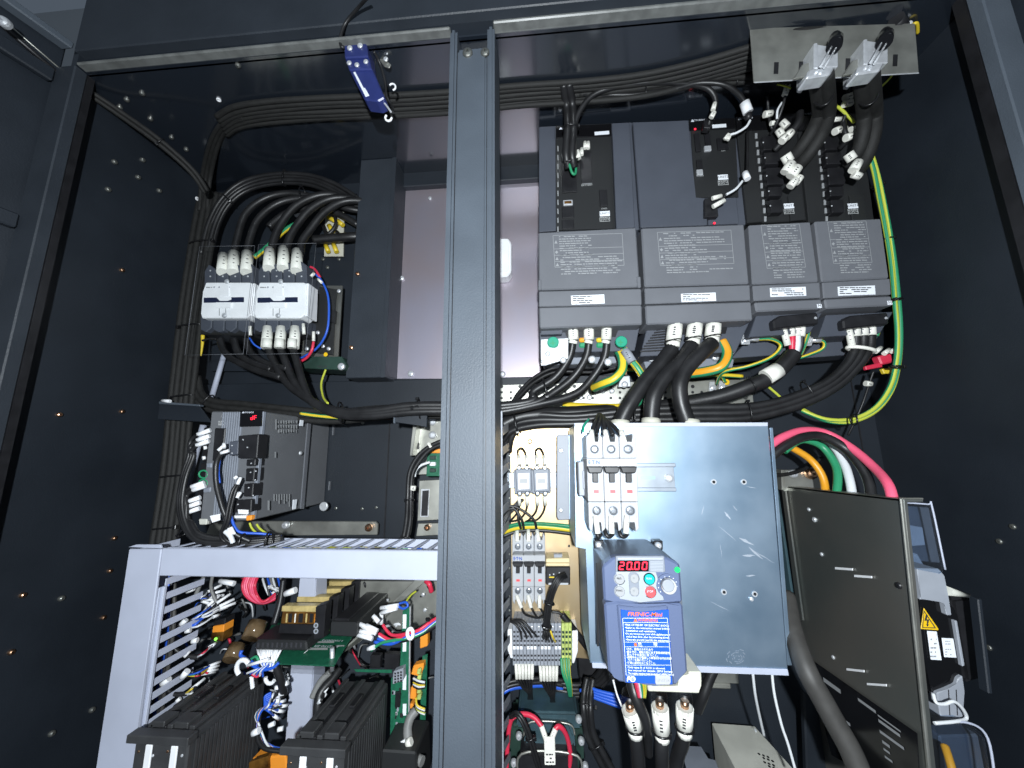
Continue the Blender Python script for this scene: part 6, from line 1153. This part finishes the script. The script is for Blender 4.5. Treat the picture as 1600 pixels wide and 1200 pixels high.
ex = (PZ(500, 1015, zp) - PZ(480, 1015, zp)).normalized(); M180 = Matrix(((-1, 0, 0), (0, -1, 0), (0, 0, 1)))
for s, x, y, h, w in (('RP-DT0-8R', 510, 1010, 7, 42), ('17000073', 520, 1001, 6, 36)):
    o = txt(s, x, y, h, .56, 'inkwh', M3=M180, pt=PZ(x, y, zp), wpx=w, th=.0003)
bb = MB()
for x0, y0, x1, y1 in ((496, 1002, 522, 1004.5), (478, 1012, 512, 1015.5), (524, 1008, 538, 1010)): bb.quad([PZ(x, y, zp + .0003) for x, y in ((x0, y0), (x1, y0), (x1, y1), (x0, y1))])
bb.build('print_bar', 'inkw', None, solid=False)
tb('board_edge', 'inkw', [(468, 1026, .556), (477, 1019, .56), (486, 1011, .565)], .6)
MB().tube(pp([(519, 1012, .55), (519, 1048, .55)]), .003, 10).build('standoff', 'silver'); MB().disc(513, 985, .565, 2, .001, 8).build('indicator_light', 'gled')
T('terminal_block', 'black terminal block on the left of the flat green relay board', 'terminal block', (440, 1000, .56)); MB().prism([P(400, 1000, .54), P(478, 1002, .54), P(480, 1018, .54), P(398, 1016, .54)], (0, .05, .0), .002).build('body', 'face'); MB().prism([P(402, 996, .55), P(470, 998, .55), P(478, 1001, .54), P(398, 999, .54)], (0, .04, .0), .001).build('lid', 'black')
for i in range(10): fb('slot', 'inkk', 402 + i * 7.4, 1004, 405 + i * 7.4, 1012, .5395, .001, 0)
T('terminal_block', 'long black terminal block receding at the right of the gold topped relays', 'terminal block', (560, 960, .58)); MB().poly([(516, 972), (557, 973), (556, 996), (515, 994)], .55, .11, .0016).build('body', 'face'); MB().poly([(522, 966), (545, 967), (545, 973), (522, 972)], .555, .10, .001).build('ridge', 'black'); MB().poly([(547, 969), (557, 970), (557, 974), (547, 973)], .56, .08, .001).build('ridge', 'black'); fb('latch', 'silver', 604, 936, 607, 940, .63, .002, .0004); MB().tube(pp([(596, 957, .60), (596, 975, .60)]), .003, 8).build('post', 'white')
def module(lab, x0, x1, y0, Y0, Y1, lines):
    """long black module that recedes into the tray: ribbed top, textured side"""
    T('black_module', lab, 'module', ((x0 + x1) / 2, y0 + 40, Y0))
    X0, X1 = P(x0, y0, Y0).x, P(x1, y0, Y0).x; z = P((x0 + x1) / 2, y0, Y0).z
    MB().box((X0, Y0, z - .16), (X1, Y1, z), .002).build('case', 'modb')
    w = X1 - X0
    MB().box((X0 - .006, Y0 - .006, z - .006), (X1 + .004, Y0 + .008, z + .003), .001).build('front_clip', 'modb')
    for k, (u, m) in enumerate(((.05, 'modb'), (.30, 'black'), (.42, 'modb'), (.72, 'black'), (.84, 'modb'))):
        MB().box((X0 + w * u, Y0 + .01, z + .0005), (X0 + w * (u + .1), Y1 - .004, z + (.005 if m == 'modb' else .003)), .0008).build('top_rail', m)
    for k in range(2): MB().box((X0 + w * (.1 + .45 * k), Y0 + .010, z + .001), (X0 + w * (.36 + .45 * k), Y0 + .03, z + .008), .001).build('latch', 'modb')
    for k in range(2): MB().box((X0 + w * (.2 + .4 * k), Y0 + .06, z + .003), (X0 + w * (.32 + .4 * k), Y0 + .085, z + .0065), .001).build('hood', 'black')
    mb = MB(); n = 16
    for i in range(n):
        yy = Y0 + .01 + (Y1 - Y0 - .02) * i / n; mb.box((X1 + .0003, yy, z - .15), (X1 + .0016, yy + (Y1 - Y0) / n * .55, z - .008), 0)
    o = mb.build('cooling_fins', 'modb', kind='stuff')
    for k in range(2): MB().box((X0 + w * (.25 + .47 * k), Y0 - .003, z - .14), (X0 + w * (.37 + .47 * k), Y0 - .0005, z - .008), .0008).build('front_strip', 'white')
    for k in range(4): MB().disc(x0 + 5 + k * (x1 - x0) * .27, y0 + 24 + 6 * (k % 2), Y0 - .0006, 2.2, .001, 10).build('contact', ['brass', 'silver'][k % 2])
module('long black ribbed module at the bottom left corner with white front strips', 212, 296, 1150, .475, .60, 0); module('long black ribbed module right of the narrow upright duct', 449, 538, 1168, .475, .60, 0)
T('board_stub', 'black module corner poking up at the bottom beside the post', 'module', (630, 1190, .55)); MB().poly([(596, 1172), (650, 1176), (652, 1260), (590, 1260)], .55, .06, .002).build('case', 'face')
T('tall_circuit_board', 'tall green circuit board standing beside the post at the lower left', 'circuit board', (625, 1060, .60))
fp('board', 'pcb', [(629, 955), (641, 948), (638, 1175), (609, 1175), (611, 1060), (625, 1050)], .60, .0016, .0003); fp('board_top', 'pcb', [(553, 1046), (612, 1047), (612, 1052), (556, 1050)], .605, .0016, .0003)
fp('rail_edge', 'silver', [(640, 948), (641.5, 948), (639, 1175), (637, 1175)], .599, .003, 0)
for y0, y1 in ((960, 982), (998, 1018), (1054, 1078), (1100, 1118), (1140, 1152)): fp('white_label', 'paper', [(629.5, y0), (635, y0), (634.5, y1), (629, y1)], .5992, .0006, 0)
o = fp('connector', 'grey', [(614, 1050), (630, 1044), (630, 1064), (613, 1070)], .588, .012, .001)
mb = MB()
for i in range(3):
    for j in range(4): mb.rect(616 + i * 4.5, 1051 + j * 4.5 - i, 619 + i * 4.5, 1054 + j * 4.5 - i, .5876, .0004, 0)
mb.build('pin_hole', 'inkk', o)
for i in range(18):
    x, y = R.uniform(612, 626), R.uniform(1075, 1165); fb('chip', R.choice(['black', 'silver', 'grey', 'face']), x, y, x + R.uniform(1.5, 5), y + R.uniform(2, 7), .5985, .0016, .0003)
fb('relay', 'black', 617, 1082, 625, 1106, .596, .004, .0008); fb('relay', 'black', 600, 1022, 624, 1046, .612, .01, .001); fb('relay', 'black', 578, 1024, 594, 1045, .612, .01, .001)
T('orange_connectors', 'column of orange plug connectors with wires on the board edge beside the post', 'connectors', (655, 1060, .61))
fp('edge_board', 'pcb', [(660, 1025), (668, 1022), (664, 1150), (655, 1150)], .615, .002, .0003)
for pts in ([(656, 992), (668, 990), (668, 1010), (656, 1014)], [(646, 1040), (662, 1036), (662, 1044), (656, 1058), (642, 1054)], [(642, 1074), (650, 1070), (650, 1094), (640, 1092)], [(640, 1100), (646, 1100), (645, 1108), (639, 1108)]): fp('plug', 'oran', pts, .605, .012, .001)
for y in (1046, 1056, 1076, 1086): fp('lime_plug', 'gyt', [(652, y), (658, y - 1), (657, y + 8), (651, y + 8)], .60, .008, .0008)
for i in range(5): tb('wire', ['whitew', 'cable', 'yell', 'whitew', 'cable'][i], [(646, 1060 + i * 3, .60), (654, 1064 + i * 3, .595), (664, 1066 + i * 2, .595)], 1.6); tb('wire', ['yell', 'whitew', 'cable', 'lime', 'whitew'][i], [(650, 1090 + i * 2, .60), (652, 1102 + i * 2, .595), (664, 1108 + i * 2, .595)], 1.6)
T('grey_cable', 'grey round cable bending up beside the tall green board at the post', 'cable', (640, 1140, .57)); tb('cable', 'greyw', [(660, 1190, .56), (648, 1182, .565), (640, 1165, .57), (637, 1140, .575), (641, 1122, .58), (650, 1110, .585)], 7, n=12); sleeve((636, 1162, .563), (643, 1158, .563), 6, marks=0); fp('tag', 'white', [(620, 1163), (632, 1156), (633, 1165), (622, 1172)], .565, .003, .0006)
M['greyw2'] = mat('light_grey_cable', (0.20, 0.20, 0.195), 0.5, var=.1, vscale=60); CUR.children[0].data.materials[0] = M['greyw2']
T('power_lead_bundle', 'red blue and green leads with white ferrules joined by a white tie beside the post', 'wire bundle', (630, 990, .56))
for i, (m, e, mid_) in enumerate((('red', (598, 976), (612, 992)), ('red', (592, 990), (612, 1000)), ('bluew', (590, 998), (616, 1003)), ('bluew', (585, 1003), (612, 1006)), ('whitew', (592, 993), (614, 1001)), ('green', (580, 1016), (598, 1004)))):
    tb('lead', m, [(e[0], e[1], .565), (mid_[0], mid_[1], .56), (636, 990 + i * 1.4, .555), (655, 984 + i * 1.4, .555), (672, 972 + i * 1.5, .56), (700, 955, .56)], 2.4)
tb('lead', 'cable', [(622, 1000, .562), (640, 996, .56), (660, 988, .56), (690, 970, .565)], 5)
for a, b in (((583, 962), (592, 972)), ((562, 975), (585, 985)), ((560, 986), (582, 990)), ((559, 992), (582, 998)), ((566, 978), (588, 990)), ((572, 977), (590, 986)), ((575, 1014), (585, 1011))): sleeve((*a, .562), (*b, .56), 3.4, m='white', marks=0)
MB().tube([P(641 + 4.5 * math.cos(t * .785), 990 + 8 * math.sin(t * .785), .55) for t in range(8)], .0026, 8, 2, closed=True).build('white_tie', 'white'); fp('tie_head', 'tie', [(664, 966), (671, 966), (672, 972), (665, 972)], .55, .004, .001)
T('jumper_pair', 'blue wire loop with two long white ferrules near the galvanised plate', 'wire', (628, 946, .57)); tb('wire', 'bluew', [(622, 947, .575), (630, 951, .57), (637, 947, .57), (634, 941, .572), (624, 943, .577)], 1.8); sleeve((595, 950, .575), (622, 946, .572), 3.2, m='white'); sleeve((596, 958, .572), (620, 950, .57), 3.2, m='white'); tb('lead', 'lime', [(634, 941, .575), (642, 930, .59), (650, 924, .60)], 1.6)
T('red_tip', 'red wire end showing beside the post just under the horizontal duct', 'wire', (672, 916, .6)); tb('wire', 'red', [(666, 908, .60), (671, 913, .595), (674, 924, .60)], 4); MB().tube(pp([(668, 918, .595), (675, 913, .597)]), .003, 8).build('end', 'black')
T('red_coil', 'coil of pinkish red wires hanging under the horizontal duct', 'wire coil', (400, 930, .60))
for i in range(7):
    o = i * 3.2; tb('wire', 'pinkw' if i % 3 else 'red', [(384 + o, 900, .60), (379 + o, 915, .598 - i * .001), (384 + o * .9, 930, .596), (398 + o * .6, 940, .596), (414 + o * .3, 942 - i, .60), (430, 936 - i * 1.4, .61)], 2.2)
T('orange_relay', 'small clear orange relay left of the brown capacitors', 'relay', (340, 990, .60)); fp('case', 'oran', [(332, 979), (350, 976), (349, 988), (331, 989)], .60, .02, .001); fp('lower_case', 'amber', [(330, 989), (349, 988), (347, 1003), (329, 1000)], .602, .02, .001); fp('cap', 'black', [(334, 970), (352, 966), (351, 977), (333, 979)], .603, .02, .001); MB().disc(338, 998, .599, 2.4, .002, 10).build('lamp', 'gled')
for i, (x, y, r) in enumerate(((398, 985, 15), (366, 1020, 13))):
    T('film_capacitor', ['brown shiny capacitor near the black terminal block', 'brown shiny capacitor behind the white ferrules of the nearest module'][i], 'capacitor', (x, y, .62)); MB().tube([P(x - r * .4, y + r * .9, .60), P(x + r * .4, y - r * .9, .615)], r * .95 * sz(.62, y), 16).build('body', 'brown')
# ---- loose wires in the duct opening: sheathed leads with ferrule combs
def comb(lab, root, ends, cols, r=1.5, fl=16, kind='white'):
    """a cable that splits into cores, each ending in a white ferrule"""
    T('ferrule_wires', lab, 'wires', root)
    for i, e in enumerate(ends):
        m = cols[i % len(cols)]; rx, ry, rY = root; dx, dy = e[0] - rx, e[1] - ry; L = math.hypot(dx, dy); q = max(0.35, 1 - fl / L); bx_, by_ = rx + dx * q, ry + dy * q
        tb('core', m, [(rx, ry, rY), (rx + dx * .35 + R.uniform(-3, 3), ry + dy * .2 + R.uniform(-4, 4), rY - .006), (bx_, by_, (rY + e[2]) / 2)], r); sleeve((bx_, by_, (rY + e[2]) / 2), e, r * 1.5, m=kind, marks=0, name='ferrule')
def lead(pts, r, m='cable'): tb('sheath', m, pts, r)
comb('fan of white ferrules under the left end of the horizontal duct', (304, 935, .58), [(346, 914, .61), (352, 922, .61), (350, 930, .61), (344, 938, .61), (336, 946, .61)], ['whitew', 'bluew', 'cable', 'greyw2'], fl=24); lead([(318, 902, .60), (312, 915, .59), (304, 935, .58)], 3, 'greyw2'); lead([(332, 900, .60), (330, 920, .59), (340, 945, .59)], 2.4, 'greyw2'); sleeve((292, 924, .575), (303, 919, .577), 4, m='white', marks=0); sleeve((294, 936, .575), (300, 940, .577), 4, m='white', marks=0); sleeve((344, 908, .60), (366, 912, .60), 4, m='white', marks=0)
comb('comb of white ferrules pointing up right between the duct fingers and the red coil', (300, 968, .57), [(344, 930, .60), (352, 934, .60), (360, 928, .60), (366, 936, .60), (368, 942, .60), (356, 948, .60)], ['whitew', 'bluew', 'cable', 'whitew'], fl=26); sleeve((290, 957, .565), (297, 960, .568), 4, m='white', marks=0); lead([(262, 968, .56), (280, 978, .565), (300, 968, .57)], 2)
comb('blue and white cores with white ferrules above the orange relay', (288, 980, .57), [(330, 955, .60), (338, 952, .60), (344, 960, .60), (318, 972, .60)], ['bluew', 'bluew', 'whitew', 'cable'], fl=12); sleeve((283, 976, .565), (291, 968, .567), 4, m='white', marks=0); sleeve((290, 986, .565), (298, 984, .567), 4, m='white', marks=0); sleeve((300, 1002, .57), (309, 1000, .572), 4, m='white', marks=0)
comb('black lead with red and white cores running to the orange relay', (309, 1026, .57), [(334, 1006, .60), (338, 1004, .60)], ['red', 'whitew'], fl=8); lead([(262, 985, .56), (266, 1004, .562), (278, 1018, .565), (294, 1025, .568), (312, 1027, .572)], 4); sleeve((287, 1018, .562), (294, 1023, .564), 5.5, m='white', marks=0)
comb('multicoloured cores with white ferrules beside the nearest black module', (292, 1055, .56), [(344, 1034, .59), (342, 1040, .59), (340, 1046, .59), (336, 1050, .59), (328, 1052, .59)], ['bluew', 'yell', 'red', 'cable', 'green'], fl=18); lead([(262, 1060, .555), (278, 1057, .556), (295, 1054, .56)], 5); sleeve((285, 1058, .552), (293, 1048, .553), 5, m='white', marks=0); tb('tail', 'red', [(300, 1055, .562), (315, 1050, .57), (325, 1052, .575)], 1.4)
comb('pale yellow jacketed lead with long white ferrules on the top of the nearest module', (290, 1084, .55), [(320, 1060, .58), (316, 1064, .58)], ['yell', 'whitew'], fl=26); lead([(256, 1064, .548), (262, 1078, .548), (275, 1085, .549), (292, 1084, .55)], 3.2); sleeve((254, 1069, .543), (264, 1060, .545), 5.5, m='white', marks=0); tb('lead', 'cable', [(270, 1105, .55), (290, 1092, .555), (310, 1078, .565)], 2); sleeve((276, 1096, .55), (282, 1091, .552), 3, m='white', marks=0)
T('ferrule_wires', 'dense comb of white ferrules on blue cores in front of the black terminal block', 'wires', (420, 1030, .53))
for i in range(12):
    x = 402 + i * 3.5; tb('core', ['whitew', 'bluew', 'whitew'][i % 3], [(408 + i * 1.8, 1036, .532), (414 + i, 1044, .53), (426, 1048, .532)], 1.6); sleeve((408 + i * 1.9, 1037 - R.uniform(0, 3), .533 + .004 * (i % 2)), (x + R.uniform(-1, 1), 1007 + R.uniform(-3, 4) + abs(i - 5) * .6, .55), 2, m='white', marks=0, name='ferrule')
tb('lead', 'bluew', [(436, 1035, .53), (425, 1044, .527), (408, 1046, .527), (392, 1038, .53)], 2.4); tb('lead', 'bluew', [(378, 1016, .54), (376, 1024, .538), (386, 1030, .535), (402, 1040, .53)], 2.6); tb('lead', 'green', [(392, 1030, .535), (400, 1026, .533), (404, 1032, .532)], 2); tb('lead', 'red', [(394, 1053, .53), (402, 1057, .53), (410, 1050, .53)], 2); sleeve((386, 1040, .525), (420, 1030, .525), 2.4, m='white', marks=0)
MB().tube([P(380 + 10 * math.cos(t), 1044 + 13 * math.sin(t), .525) for t in (-.6, -1.2, -1.9, -2.6, -3.3, -4.0)], .003, 8).build('white_loop', 'white'); tb('sheath', 'cable', [(430, 1040, .535), (438, 1060, .54), (444, 1085, .55)], 6); fp('tag', 'white', [(389, 1058), (394, 1060), (396, 1076), (391, 1078)], .525, .003, .0006)
for i in range(6): tb('lead', 'bluew' if i % 2 else 'whitew', [(386 + i * 5, 1052 + i, .53), (396 + i * 3, 1048, .526), (410 + i * 2, 1044 - i, .527)], 1.7)
comb('white tagged wires on dark cables left of the narrow upright duct', (438, 1062, .56), [(446, 1048, .57), (450, 1054, .57), (452, 1060, .57), (448, 1068, .57)], ['whitew', 'whitew', 'cable'], fl=9); MB().tube([P(422 + 7 * math.cos(t), 1060 + 8 * math.sin(t), .55) for t in (.4, 1.2, 2.0, 2.8, 3.4)], .0025, 8).build('white_loop', 'white')
comb('tangle of blue red and white wires between the two long black modules', (414, 1108, .54), [(440, 1085, .56), (446, 1094, .56), (450, 1102, .56), (444, 1112, .56), (436, 1124, .56), (428, 1082, .56)], ['bluew', 'whitew', 'cable', 'bluew'], fl=10)
for i, m in enumerate(('bluew', 'whitew', 'red', 'green', 'bluew', 'cable', 'whitew')): tb('loop', m, [(440 - i, 1100 + i * 2, .55), (424 - i * 2, 1100 + i, .545), (408 - i * 1.4, 1112 + i, .54), (402 + i * .6, 1135, .54), (410 + i, 1155 + i, .54), (430, 1168 + i, .55), (450, 1168, .56)], 1.6)
tb('lead', 'cable', [(402, 1140, .535), (404, 1158, .535), (416, 1170, .54), (440, 1174, .55)], 3.4); sleeve((395, 1146, .53), (405, 1141, .531), 5, m='white', marks=0)
for x, y in ((430, 1075), (436, 1084), (428, 1096), (441, 1072), (420, 1134), (434, 1140)): sleeve((x, y, .545), (x + R.uniform(5, 10), y - R.uniform(-3, 6), .547), 3.4, m='white', marks=0)
for i in range(5): tb('loop', 'bluew', [(424, 1082 + i * 3, .55), (414, 1088 + i * 3, .545), (416, 1098 + i * 2, .545), (428, 1100 + i, .55)], 1.6)
comb('wires and white tags hanging behind the red coil', (420, 920, .62), [(424, 915, .62), (434, 920, .62), (432, 930, .62), (444, 925, .62)], ['whitew', 'whitew', 'cable'], fl=9)
for i in range(8): tb('strand', ['whitew', 'cable', 'bluew', 'greyw2'][i % 4], [(410 + i * 4, 903, .64), (414 + i * 4, 918 + R.uniform(-3, 3), .63), (420 + i * 3, 932 + R.uniform(-6, 6), .63)], 1.6)
sleeve((446, 928, .60), (462, 922, .60), 5, m='white', marks=0)
T('black_conduit', 'black corrugated post between the red coil and the gold topped relays', 'conduit', (430, 940, .61)); tb('conduit', 'black', [(443, 905, .62), (438, 940, .61), (428, 976, .60)], 5)
comb('black leads with white bands leaning right of the narrow upright duct', (495, 1100, .57), [(504, 1080, .58), (512, 1074, .58), (510, 1084, .58)], ['whitew', 'cable'], fl=10); lead([(494, 1160, .575), (496, 1120, .57), (500, 1085, .575), (520, 1060, .59), (530, 1045, .60)], 7); lead([(488, 1090, .58), (500, 1066, .585), (516, 1050, .59)], 5, 'greyw2')
T('amber_part', 'orange lit component at the bottom between the two long black modules', 'component', (425, 1190, .57)); fp('part', 'oran', [(392, 1186), (446, 1180), (452, 1240), (396, 1240)], .57, .02, .002); fp('cover', 'amber', [(388, 1192), (418, 1182), (420, 1240), (388, 1240)], .565, .01, .001)
T('dark_filler_wires', 'mass of dark thin wires in the shade behind the modules at the lower left', 'wires', (400, 1000, .67))
for i in range(120):
    x, y = R.uniform(270, 650), R.uniform(915, 1130); a = R.uniform(0, 6.28); L = R.uniform(15, 40); m = R.choice(['cable', 'cable', 'sheath', 'bluew', 'whitew', 'greyw2', 'whitew', 'cable', 'red'])
    tb('wire', m, [(x, y, .675), (x + math.cos(a) * L * .5 + R.uniform(-9, 9), y + math.sin(a) * L * .5 + R.uniform(-9, 9), .66), (x + math.cos(a) * L, y + math.sin(a) * L, .68)], R.uniform(0.9, 2.2))
